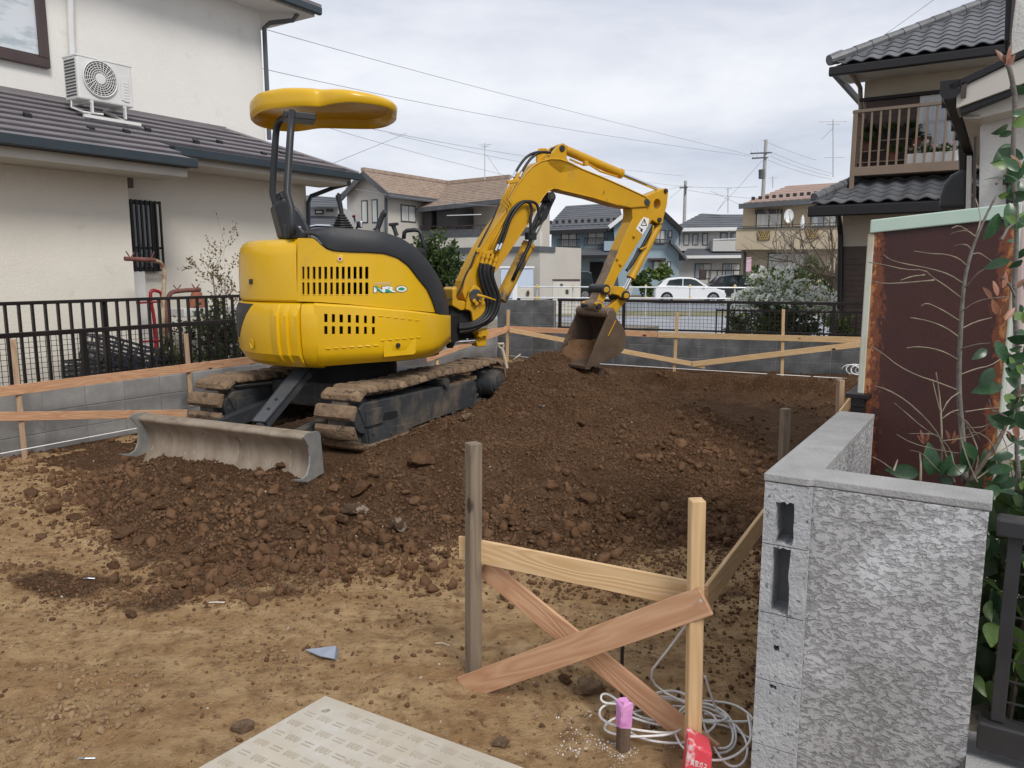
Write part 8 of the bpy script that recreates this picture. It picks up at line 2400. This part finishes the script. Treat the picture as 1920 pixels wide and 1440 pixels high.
# ---------------------------------------------------------------- tan house at right
TPt = PY(1470, 430, 50); TN = V3(.34, 1, 0)
tn = thing('house', 'tan stucco house with a pink brown roof and long balcony, right of the utility pole', 'house', TPt * [1, 1, 0])
y_ = lambda x, y, o=0.0: PL(x, y, TPt + TN * o, TN)
wrect('wall', (1394, 380, 1640, 545), TPt, TN, m_tanw, tn, 7)
tiled(tn, y_(1385, 386, -.8), y_(1640, 369, -.8), y_(1640, 338, 4), y_(1480, 348, 4), 10, m_tanroof2)
put(MB().beam(y_(1385, 387, -.85), y_(1640, 370, -.85), .25, .3), 'gutter', m_greydk, tn)
for i in range(10): put(MB().box(y_(1412 + 13 * i, 378 - 1.1 * i, -.5) + UP * .2, (.1, 0, 0), (0, .06, 0), (0, 0, .1)), 'snow_guard', m_iron, tn)
wrect('balcony_wall', (1380, 430, 1580, 467), TPt, TN, m_tanw, tn, 1.2, 1.2, bev=.02)
put(MB().beam(y_(1382, 428, -1.2), y_(1580, 424, -1.2), .1, .1), 'balcony_rail', m_sash, tn)
put(MB().beam(y_(1384, 425, -1.15), y_(1580, 417, -1.15), .05, .05), 'balcony_rail', m_sash, tn)
for r4 in ((1421, 433, 1443, 450), (1513, 430, 1534, 447)):
    la_ = wrect('lattice', r4, TPt, TN, m_sash, tn, .06, 1.26)
    q, nn = hrect(*r4, TPt, TN, 1.29)
    mb = MB()
    for i in range(1, 6):
        for s_ in (0, 1):
            a_ = q[0] + (q[1] - q[0]) * i / 6; b_ = q[3] + (q[2] - q[3]) * min(1, max(0, (i + (2 if s_ else -2)) / 6))
            mb.beam(a_, b_, .05, .02, nn)
    put(mb, 'lattice_bar', M('ochre_lattice', (0.36, 0.25, 0.10), rough=.7), la_)
window((1418, 393, 1466, 428), TPt, TN, tn, mat=m_farcurt); window((1520, 398, 1568, 426), TPt, TN, tn)
window((1440, 474, 1512, 510), TPt, TN, tn, mat=m_farcurt)
wrect('shutter_case', (1416, 393, 1467, 400), TPt, TN, m_sash, tn, .2, .2)
put(MB().tube([y_(1397, 470, -.3), y_(1396, 545, -.3)], .1, 6), 'downpipe', m_sash, tn)
dsh = thing('satellite_dish', 'white satellite dish on the tan house balcony', 'satellite dish', y_(1478, 425, -1.2))
c = y_(1478, 405, -1.3)
put(MB().loft([[c + V3(math.cos(a) * r_ * .7, -o_, math.sin(a) * r_) for a in np.linspace(0, 2 * math.pi, 16, endpoint=False)] for r_, o_ in ((.02, 0), (.25, .03), (.42, .09), (.42, .12), (.25, .06), (.02, .03))]), 'dish', m_whfr, dsh, fixn=True)
put(MB().tube([y_(1486, 425, -1.2), y_(1486, 398, -1.2), y_(1481, 404, -1.25)], .04, 6), 'dish_pole', m_sash, dsh)
put(MB().loft([[y_(1504, 428, -1.25) + V3(math.cos(a) * r_, math.sin(a) * r_, z) for a in np.linspace(0, 2 * math.pi, 8, endpoint=False)] for r_, z in ((.08, 0), (.14, .25), (.1, .6), (.02, .8))]), 'folded_parasol', m_whfr, loc=y_(1504, 428, -1.25), label='folded white parasol standing behind the tan house balcony', cat='parasol', fixn=True)
put(MB().prism(hrect(1400, 482, 1408, 509, PY(1404, 500, 47), (0, 1, 0))[0], V3(0, .06, 0)), 'banner', M('pink_banner', (0.60, 0.40, 0.46), rough=.7), loc=PY(1404, 509, 47), label='narrow pinkish banner in front of the tan house', cat='banner', fixn=True)
# grey house glimpsed behind the left eave
sPt = PY(610, 400, 40)
gl = thing('house', 'grey slate roofed house glimpsed under the left eave behind the levers', 'house', sPt * [1, 1, 0])
wrect('wall', (575, 388, 640, 460), sPt, (0, 1, 0), m_greyw, gl, 5)
s_ = lambda x, y, o=0.0: PL(x, y, sPt + V3(0, o), (0, 1, 0))
tiled(gl, s_(570, 388, -1), s_(640, 389, -1), s_(628, 370, 2), s_(575, 366, 2), 5, m_slate)
tiled(gl, s_(570, 432, -2.5), s_(652, 432, -2.5), s_(640, 406, 0), s_(570, 404, 0), 6, m_slate)
window((590, 393, 607, 402), sPt, (0, 1, 0), gl, split=0); window((612, 392, 625, 397), sPt, (0, 1, 0), gl, split=0)

# ---------------------------------------------------------------- cars
m_carw = M('white_car_paint', (0.80, 0.81, 0.82), rough=.18, coat=.6, spec=.5)
m_cark = M('black_car_paint', (0.012, 0.013, 0.015), rough=.15, coat=.8)
m_carg = M('dark_green_van_paint', (0.018, 0.028, 0.028), rough=.2, coat=.6)
m_carglass = M('car_glass', (0.03, 0.04, 0.045), rough=.04, spec=1.0)
m_tyre = M('tyre_rubber', (0.015, 0.015, 0.015), rough=.8)
m_rim = M('alloy_rim', (0.5, 0.5, 0.52), rough=.3, metal=.8)
m_lens = M('lamp_lens', (0.7, 0.72, 0.75), rough=.08, spec=.9)
def car(label, p, fwd, ln, ht, paint, body, roof, glass, wheels=(.17, .82), name='parked_car', cat='car', wd=1.7):
    """side outlines in fractions of length and metres of height; fwd = direction of the nose"""
    t = thing(name, label, cat, p)
    f_ = np.array(fwd, float); f_ /= np.linalg.norm(f_); s = np.cross(UP, f_)      # s = left side
    P_ = lambda x, y, z: np.array(p) + f_ * (x - .5) * ln + s * y + UP * z
    secs = []
    for y, sx, dz in ((-wd / 2, .975, -.03), (-wd / 2 + .06, 1, 0), (0, 1.0, .015), (wd / 2 - .06, 1, 0), (wd / 2, .975, -.03)):
        secs.append([P_(.5 + (x - .5) * sx, y, .02 + max(.22, z + (dz if z > .5 else 0))) for x, z in body])
    put(MB().loft(secs), 'body', paint, t, fixn=True, auto=.7, bev=0)
    secs = []
    for y, k in ((-wd / 2 + .12, 0), (-wd / 2 + .20, 1), (wd / 2 - .20, 1), (wd / 2 - .12, 0)):
        zb_ = min(z for x, z in roof)
        secs.append([P_(x, y if z > zb_ + .05 or k else y * 1.0, z - (0.05 if not k and z > zb_ + .2 else 0)) for x, z in roof])
    put(MB().loft(secs), 'cabin', paint, t, fixn=True, auto=.7)
    for gl_ in glass:
        for sg in (1, -1):
            q = [P_(x, sg * (wd / 2 - .115), z) for x, z in gl_]
            put(MB().prism(q, s * sg * .012), 'side_window', m_carglass, t, fixn=True)
    zz = sorted(roof, key=lambda q: -q[0]); fr0, fr1 = zz[0], zz[1]
    for (xa, za), (xb, zb_), nm in ((zz[0], zz[1], 'windscreen'), (zz[-1], zz[-2], 'rear_window')):
        q = [P_(xa, -.62, za + .02), P_(xa, .62, za + .02), P_(xb, .55, zb_ - .03), P_(xb, -.55, zb_ - .03)]
        sgn = 1 if nm == 'windscreen' else -1
        put(MB().prism([w__ + f_ * sgn * .012 + UP * .008 for w__ in q], f_ * -.004 * sgn), nm, m_carglass, t, fixn=True)
    for xw in wheels:
        for sg in (1, -1):
            c = P_(xw, sg * (wd / 2 - .10), .31)
            put(MB().cyl(c - s * sg * .10, c + s * sg * .105, .345, 24), 'wheel_arch', m_dark, t)
            wl = put(MB().cyl(c - s * sg * .10, c + s * sg * .11, .31, 24), 'wheel', m_tyre, t, bev=.03)
            put(MB().cyl(c + s * sg * .105, c + s * sg * .118, .215, 20), 'rim', m_rim, wl)
            mb = MB()
            for k in range(8):
                a = k * math.pi / 4 + .2
                mb.beam(c + s * sg * .122 + (f_ * math.cos(a) + UP * math.sin(a)) * .05, c + s * sg * .122 + (f_ * math.cos(a + .35) + UP * math.sin(a + .35)) * .20, .03, .012, s)
            put(mb, 'rim_gap', m_tyre, wl)
    for sg in (1, -1):
        put(MB().box(P_(.955, sg * (wd / 2 - .22), .70), f_ * .09, s * .16, UP * .055), 'headlight', m_lens, t, bev=.03)
        put(MB().box(P_(.018, sg * (wd / 2 - .14), .86), f_ * .03, s * .09, UP * .09), 'tail_light', m_red, t, bev=.02)
        put(MB().box(P_(.70, sg * (wd / 2 + .06), 1.0), f_ * .06, s * .09, UP * .06), 'mirror', paint, t, bev=.02)
        for xd in (.34, .56): put(MB().box(P_(xd, sg * (wd / 2 + .004), .83), f_ * .07, s * .012, UP * .015), 'door_handle', m_rim if paint != m_carw else m_carw, t)
    put(MB().box(P_(.995, 0, .42), f_ * .015, s * .55, UP * .10), 'grille', m_dark, t, bev=.01)
    return t
hb_body = [(0, .28), (0.0, .62), (.015, .86), (.05, .98), (.3, .97), (.68, .96), (.80, .90), (.93, .74), (.985, .60), (1.0, .45), (.99, .25), (.92, .20), (.06, .20)]
hb_roof = [(.05, .96), (.13, 1.30), (.20, 1.42), (.36, 1.475), (.50, 1.46), (.575, 1.40), (.755, .95)]
hb_gl = [[(.16, 1.02), (.20, 1.30), (.33, 1.38), (.385, 1.385), (.385, .99)], [(.40, .99), (.40, 1.385), (.50, 1.38), (.57, 1.31), (.69, .98)]]
cw_p = G(1291, 568, -.30)
car('white hatchback parked side on, facing right, beyond the gravel lot', cw_p, (1, -.12, 0), 3.95, 1.47, m_carw, hb_body, hb_roof, hb_gl, wd=1.7)
suv_body = [(0, .35), (0, .75), (.02, 1.0), (.3, 1.02), (.70, 1.0), (.86, .94), (.97, .78), (1.0, .55), (.99, .3), (.06, .25)]
suv_roof = [(.03, 1.0), (.14, 1.50), (.3, 1.60), (.50, 1.58), (.60, 1.5), (.74, 1.0)]
suv_gl = [[(.12, 1.07), (.18, 1.42), (.34, 1.48), (.39, 1.48), (.39, 1.04)], [(.41, 1.04), (.41, 1.48), (.52, 1.46), (.58, 1.40), (.69, 1.03)]]
car('black car parked behind the white hatchback, partly hidden by the white flowering bush', PY(1392, 560, 48.5) * [1, 1, 0] - UP * .3, (1, -.1, 0), 4.4, 1.6, m_cark, suv_body, suv_roof, suv_gl, wd=1.78)
van_body = [(0, .3), (0, .9), (.02, 1.05), (.3, 1.06), (.80, 1.04), (.93, .95), (1.0, .75), (1.0, .3), (.06, .22)]
van_roof = [(.01, 1.02), (.05, 1.70), (.12, 1.80), (.62, 1.80), (.72, 1.72), (.86, 1.02)]
van_gl = [[(.06, 1.12), (.09, 1.62), (.36, 1.65), (.36, 1.10)], [(.39, 1.10), (.39, 1.65), (.64, 1.63), (.79, 1.08)]]
car('dark green boxy minivan parked nose left in front of the blue house', PY(1064, 560, 50) * [1, 1, 0] - UP * .3, (-1, .05, 0), 3.3, 1.8, m_carg, van_body, van_roof, van_gl, name='parked_van', cat='minivan', wd=1.5)

# ---------------------------------------------------------------- pipe barrier, meter wall, signs
m_galv = M('galvanised_pipe', (0.62, 0.63, 0.64), (0.52, 0.53, 0.54), sc=4, rough=.4, metal=.4)
m_clampy = M('yellow_clamp', (0.62, 0.42, 0.05), rough=.5)
pb = thing('pipe_barrier', 'two rail galvanised pipe barrier with yellow joints along the gravel lot', 'barrier', PY(1180, 590, 30) * [1, 1, 0])
for py in (537.5, 558): put(MB().tube([PY(966, py, 30), PY(1420, py + 2, 29.3)], .028, 8), 'rail', m_galv, pb)
for px in (966, 1007, 1074, 1211, 1294, 1378):
    put(MB().tube([PY(px, 533, 30), PY(px, 533, 30) * [1, 1, 0] - UP * .3], .026, 8), 'post', m_galv, pb)
    for py in (537.5, 558.5): put(MB().box(PY(px, py, 29.95), (.05, 0, 0), (0, .05, 0), (0, 0, .05)), 'pipe_clamp', m_clampy, pb, bev=.01)
put(MB().tube([PY(1000, 572, 29), PY(1060, 570, 31)], .028, 8), 'stay', m_galv, pb)
mw = thing('meter_wall', 'cream rendered meter wall with two small hatches in front of the dark minivan', 'wall', PY(1062, 575, 33) * [1, 1, 0] - UP * .3)
wrect('wall', (1037, 526, 1087, 590), PY(1062, 550, 33), (0, 1, 0), m_cream2, mw, .25, bev=.01)
wrect('coping', (1036, 523.5, 1088, 526.5), PY(1062, 550, 33), (0, 1, 0), m_brown, mw, .32, .03)
for r4 in ((1051, 532, 1055, 538), (1061, 543, 1066, 551)): wrect('hatch', r4, PY(1062, 550, 33), (0, 1, 0), m_sash, mw, .05, .03)
pq = thing('gate_pillar', 'cream gate pillar with an oval plate beside the pale blue cabinet', 'gate pillar', PY(984, 575, 36) * [1, 1, 0] - UP * .3)
wrect('pillar', (968, 540, 1000, 590), PY(984, 560, 36), (0, 1, 0), m_cream2, pq, .3, bev=.01)
put(MB().loft([[PY(990, 550, 35.9) + V3(math.cos(a) * .07, o_, math.sin(a) * .14) for a in np.linspace(0, 2 * math.pi, 14, endpoint=False)] for o_ in (0, .05)]), 'name_plate', m_brown, pq, fixn=True)
put(MB().prism(hrect(961, 528, 970, 565, PY(966, 550, 29.5), (0, 1, 0))[0], V3(0, .02, 0)), 'sign_board', m_whfr, loc=PY(966, 565, 29.5), label='narrow white board tied to the left end of the pipe barrier', cat='sign', fixn=True)
m_cone = M('orange_cone', (0.80, 0.16, 0.03), rough=.5)
c = PY(946, 566, 25) * [1, 1, 0] - UP * .3
cn = thing('traffic_cone', 'orange traffic cone just behind the grey block pier', 'traffic cone', c)
put(MB().loft([[c + V3(math.cos(a) * r_, math.sin(a) * r_, z) for a in np.linspace(0, 2 * math.pi, 14, endpoint=False)] for r_, z in ((.15, .04), (.10, .3), (.05, .62), (.03, .72))]), 'cone', m_cone, cn, fixn=True, auto=.8)
put(MB().box(c + UP * .02, (.19, 0, 0), (0, .19, 0), (0, 0, .02)), 'base', m_cone, cn)
pf = thing('bar_fence', 'thin dark railing behind the parked cars', 'fence', PY(1400, 540, 52) * [1, 1, 0] - UP * .3)
put(MB().beam(PY(1325, 507, 52), PY(1560, 506, 52), .08, .08), 'top_rail', m_sash, pf)
put(MB().beam(PY(1318, 505, 52) - UP * .7, PY(1318, 505, 52), .4, .4, V3(1, 0, 0)), 'end_post', m_brown, pf)
for i in range(16): put(MB().beam(PY(1330 + 15 * i, 507, 52), PY(1330 + 15 * i, 507, 52) - UP * 1.6, .06, .06, V3(1, 0, 0)), 'post', m_sash, pf)

# ---------------------------------------------------------------- poles, wires, antennas
m_conc = M('concrete_pole', (0.40, 0.39, 0.38), (0.34, 0.335, 0.33), sc=2, rough=.85)
m_cable = M('black_cable', (0.22, 0.22, 0.24), rough=.6)
p1 = PY(1421, 540, 60) * [1, 1, 0] - UP * .3
up1 = thing('utility_pole', 'concrete utility pole with cross arms rising behind the tan house', 'utility pole', p1)
tp = PY(1424, 262, 60)
put(MB().tube([V3(p1[0], p1[1], -.3), V3(p1[0] + .1, p1[1], tp[2])], [.19, .12], 10), 'pole', m_conc, up1)
for y, a, b in ((287, 1407, 1447), (296, 1410, 1440)):
    put(MB().beam(PY(a, y + 1, 59.8), PY(b, y - 1, 59.8), .10, .10), 'cross_arm', m_greydk, up1)
    for x in (a + 3, (a + b) / 2 - 4, b - 3): put(MB().tube([PY(x, y - 1, 59.8), PY(x, y - 5, 59.8)], .07, 6), 'insulator', m_whfr, up1)
put(MB().tube([PY(1428, 318, 59.6), PY(1428, 335, 59.6)], .22, 10), 'transformer', m_greydk, up1)
p2 = PY(1279, 540, 75) * [1, 1, 0] - UP * .3
up2 = thing('utility_pole', 'slimmer pale utility pole rising between the blue and the grey house', 'utility pole', p2)
put(MB().tube([p2, V3(p2[0], p2[1], PY(1279, 339, 75)[2])], [.2, .14], 10), 'pole', m_conc, up2)
put(MB().tube([PY(1283, 346, 74.8), PY(1286, 350, 74.8), PY(1286, 362, 74.8), PY(1282, 366, 74.8)], .05, 6), 'bracket', m_greydk, up2)
put(MB().beam(PY(1274, 352, 74.8), PY(1290, 351, 74.8), .12, .12), 'cross_arm', m_greydk, up2)
def wire(pts, Y0, Y1, r_=.012, sag=0.0, lab='thin overhead cable crossing the grey sky', grp='overhead cables'):
    P_ = []
    n = 14
    for i in range(n + 1):
        t = i / n
        x = pts[0][0] + (pts[1][0] - pts[0][0]) * t; y = pts[0][1] + (pts[1][1] - pts[0][1]) * t + sag * 4 * t * (1 - t)
        P_.append(PY(x, y, Y0 + (Y1 - Y0) * t))
    put(MB().tube(P_, r_ * .62, 5), 'overhead_cable', m_cable, loc=P_[0], label=lab, cat='cable', group=grp, smooth=True)
wire(((480, 50), (1405, 290)), 22, 58, .016, 6); wire(((480, 126), (1408, 293)), 24, 58, .016, 12)
wire(((620, 241), (975, 335)), 26, 40, .012, 3); wire(((690, 240), (1280, 330)), 30, 74, .016, 8)
wire(((620, 308), (762, 250)), 20, 30, .012, 0); wire(((730, 250), (1300, 352)), 30, 70, .014, 10)
for a, b, s_ in (((1445, 285), (1560, 325), 3), ((1445, 293), (1556, 330), 3), ((1440, 300), (1560, 336), 4), ((1428, 262), (1530, 300), 2), ((1290, 350), (1420, 350), 2), ((1288, 356), (1412, 372), 2), ((1255, 355), (1280, 347), 0), ((1255, 372), (1280, 352), 0), ((1332, 358), (1390, 385), 0), ((1430, 300), (1345, 395), 0)):
    wire((a, b), 60, 62, .018, s_, 'thin overhead cable strung from the utility poles at right', 'cables at the poles')
wire(((1757, -5), (1655, 68)), 13, 13.6, .006, 0, 'single thin wire rising from the tiled roof at upper right', None)
wire(((668, 355), (968, 388)), 30, 40, .02, 6, 'dark cable sagging in front of the tan roofed house', None)
def antenna(label, px, y0, y1, Y, arms, stays=()):
    t = thing('tv_antenna', label, 'antenna', PY(px, y1, Y))
    put(MB().tube([PY(px, y1, Y), PY(px, y0, Y)], .0007 * Y, 6), 'mast', m_galv, t)
    for y, x0, x1, k in arms:
        put(MB().tube([PY(x0, y + .5, Y), PY(x1, y - .5, Y)], .0004 * Y, 5), 'boom', m_galv, t)
        mb = MB()
        for i in range(k):
            c = PY(x0 + (x1 - x0) * (i + .5) / k, y, Y)
            mb.tube([c - V3(.12, .3, .06) * Y / 30, c + V3(.12, .3, .06) * Y / 30], .00025 * Y, 4)
        put(mb, 'element', m_galv, t, kind='stuff')
    for a, b in stays: put(MB().tube([PY(*a, Y), PY(*b, Y)], .0002 * Y, 4), 'stay_wire', m_cable, t)
antenna('television antenna on the ridge of the tan roofed house', 909, 268, 337, 48, [(271, 903, 918, 5), (275, 906, 912, 2)], [((912, 290), (938, 328))])
antenna('tall television antenna standing left of the brown balcony', 1562, 224, 332, 20, [(228, 1534, 1588, 8), (233, 1550, 1575, 4), (295, 1546, 1582, 6)], [((1562, 240), (1540, 262))])
antenna('television antenna above the light grey house', 1365, 352, 400, 72, [(354, 1360, 1372, 3)], [((1365, 365), (1345, 396))])
antenna('short television antenna beside the pole of the tan house', 1449, 330, 352, 55, [(333, 1442, 1458, 4)])

# ---------------------------------------------------------------- trees and shrubs beyond the wall
bush('tree', PY(815, 510, 17), (.58, .5, .85), 5200, .085, m_lfdk, 'dense green evergreen tree behind the black hand rail of the digger', 'tree', 12, mat2=m_lfmid, lump=.25)
for i, (px, py, rx, rz_, Y, mt_, lab) in enumerate(((1243, 515, 26, 15, 56, m_lfyel, 'light green rounded shrub in front of the blue house gable'), (1195, 524, 15, 13, 55, m_lfmid, 'clipped round shrub beside the blue house gate'), (1214, 540, 14, 14, 54, m_lfmid, 'small dark shrub left of the white hatchback'),
        (1430, 520, 34, 22, 44, m_lfmid, 'green shrub behind the black car'), (1500, 520, 60, 36, 24, m_lfdull, 'loose olive shrub behind the white flowering bush'), (1560, 560, 40, 42, 21, m_lfdk, 'dark evergreen shrub in front of the brown shutter'))):
    c = PY(px, py, Y); s = Y / FPX
    bush('shrub', c, (rx * s, rx * s * .8, rz_ * s), 900 if i < 4 else 1800, .10 * s * 60 if i < 4 else .09, mt_, lab, seed=30 + i, mat2=m_lfdk if i % 2 else m_lfmid)
for i, (px, py, rx, rz_, Y, mt_, lab) in enumerate(((1385, 612, 28, 30, 14.2, m_lfmid, 'dark leafy shrub at the left end of the low black railing'), (1445, 622, 40, 28, 14.3, m_lfyel, 'green shrub low behind the back fence under the white blossom'), (1510, 622, 36, 26, 14.0, m_lfmid, 'dark shrub low behind the back fence right of the white blossom'), (1578, 612, 34, 32, 13.2, m_lfyel, 'yellow green shrub behind the back fence beside the shed'))):
    c = PY(px, py, Y); s = Y / FPX
    bush('shrub', c, (rx * s, rx * s * .8, rz_ * s * .95), 1300, .05, mt_, lab, seed=50 + i, mat2=m_lfdull)
# white flowering bush: arching sprays
r_ = np.random.default_rng(77)
fb = thing('flowering_bush', 'wide bush of arching white flower sprays over the back fence', 'bush', PY(1460, 640, 14.8))
mbs = MB(); fl, fd_, lf_, ld_ = [], [], [], []
b0 = PY(1458, 650, 14.5)
for k in range(140):
    a = r_.uniform(0, 2 * math.pi); reach = r_.uniform(.25, 1.12); hgt = r_.uniform(1.0, 1.75) * (1.0 - .26 * reach)
    d = V3(math.cos(a), math.sin(a) * .8)
    s0 = b0 + d * .12 * r_.random()
    P_ = []
    for i in range(10):
        t = i / 9
        P_.append(s0 + d * reach * t ** 1.2 + UP * (hgt * (1.9 * t - (1.0 + .25 * reach) * t * t)) * 1.12)
    mbs.tube(P_, list(np.linspace(.006, .002, 10)), 4, cap=False)
    for i in range(2, 10):
        for _ in range(12 if i > 3 else 3):
            t = r_.random(); j = min(i, 8)
            p_ = P_[j] * (1 - t) + P_[j + 1] * t + r_.normal(0, .010, 3)
            dd = P_[j + 1] - P_[j]
            if i > 3 and r_.random() < .80: fl.append(p_ + UP * .01); fd_.append(dd * 1.5 + UP * .12 + r_.normal(0, .16, 3))
            else: lf_.append(p_ + r_.normal(0, .03, 3)); ld_.append(dd * 3 + r_.normal(0, .2, 3))
put(mbs, 'stem', m_trunk, fb, kind='stuff')
v, f = leaves_mesh(np.array(fl), np.array(fd_), .055, seed=1, curl=.0, face=(.35, -.8, .75)); raw_obj('blossom', v, f, thin_leaf(M('white_blossom', (0.90, 0.91, 0.88), (0.84, 0.86, 0.81), sc=6, rough=.8), .5), fb, kind='stuff')
cc_ = np.array(lf_); v, f = leaves_mesh(cc_, np.array(ld_), .06, seed=2); raw_obj('foliage', v, f, m_lfyel, fb, kind='stuff')
n_ = 2600
q = r_.normal(size=(n_, 3)); q /= np.linalg.norm(q, axis=1)[:, None]; q *= (r_.random(n_) ** .5)[:, None]
v, f = leaves_mesh(b0 + UP * .55 + q * [.7, .6, .5], q + [0, 0, .3], .06, seed=8); raw_obj('foliage', v, f, m_lfmid, fb, kind='stuff')
# bare branching tree left of the shed
bt2 = thing('bare_tree', 'bare light brown tree with tangled branches left of the rusty shed', 'tree', PY(1560, 640, 16) * [1, 1, 0])
mb = MB()
base = PY(1566, 640, 16)
mb.tube([V3(base[0], base[1], -.2), PY(1570, 560, 16), PY(1566, 520, 16)], [.07, .055, .05], 7)
rr = np.random.default_rng(14)
for k, (x, y) in enumerate(((1520, 470), (1500, 440), (1540, 430), (1575, 460), (1600, 500), (1600, 540), (1535, 520), (1490, 500))):
    s0 = PY(1566, 540 - 3 * k, 16)
    e = PY(x, y, 16 + rr.normal(0, .5))
    twigs(mb, s0, e - s0, np.linalg.norm(e - s0), .03, 3, rr, .65, .15, 3)
put(mb, 'branch', M('pale_bark', (0.25, 0.20, 0.15), (0.18, 0.14, 0.105), sc=9, rough=.9), bt2, kind='stuff')
sm = thing('bare_tree', 'small bare pruned tree in front of the tan house window', 'tree', PY(1490, 520, 40))
mb = MB()
for k in range(7):
    s0 = PY(1490 + 3 * k, 530, 40)
    twigs(mb, s0, UP + V3(rr.normal(0, .45), rr.normal(0, .3)), 2.4, .05, 2, rr, .5, .2, 3)
put(mb, 'branch', m_twig, sm, kind='stuff')
for k, (x, y) in enumerate(((1145, 552), (1165, 545), (1178, 545))):
    c = PY(x, y, 40)
    put(MB().loft([[c + V3(math.cos(a) * r2, math.sin(a) * r2, z) for a in np.linspace(0, 2 * math.pi, 12, endpoint=False)] for r2, z in ((.16, -.25), (.26, .12), (.28, .2), (.2, .2))]), 'stone_pot', m_greyw, loc=c - UP * .25,
        label=['pale stone planter left of the bucket link beyond the barrier', 'pale stone planter in the middle of three beyond the barrier', 'pale stone planter nearest the white hatchback'][k], cat='planter', fixn=True)
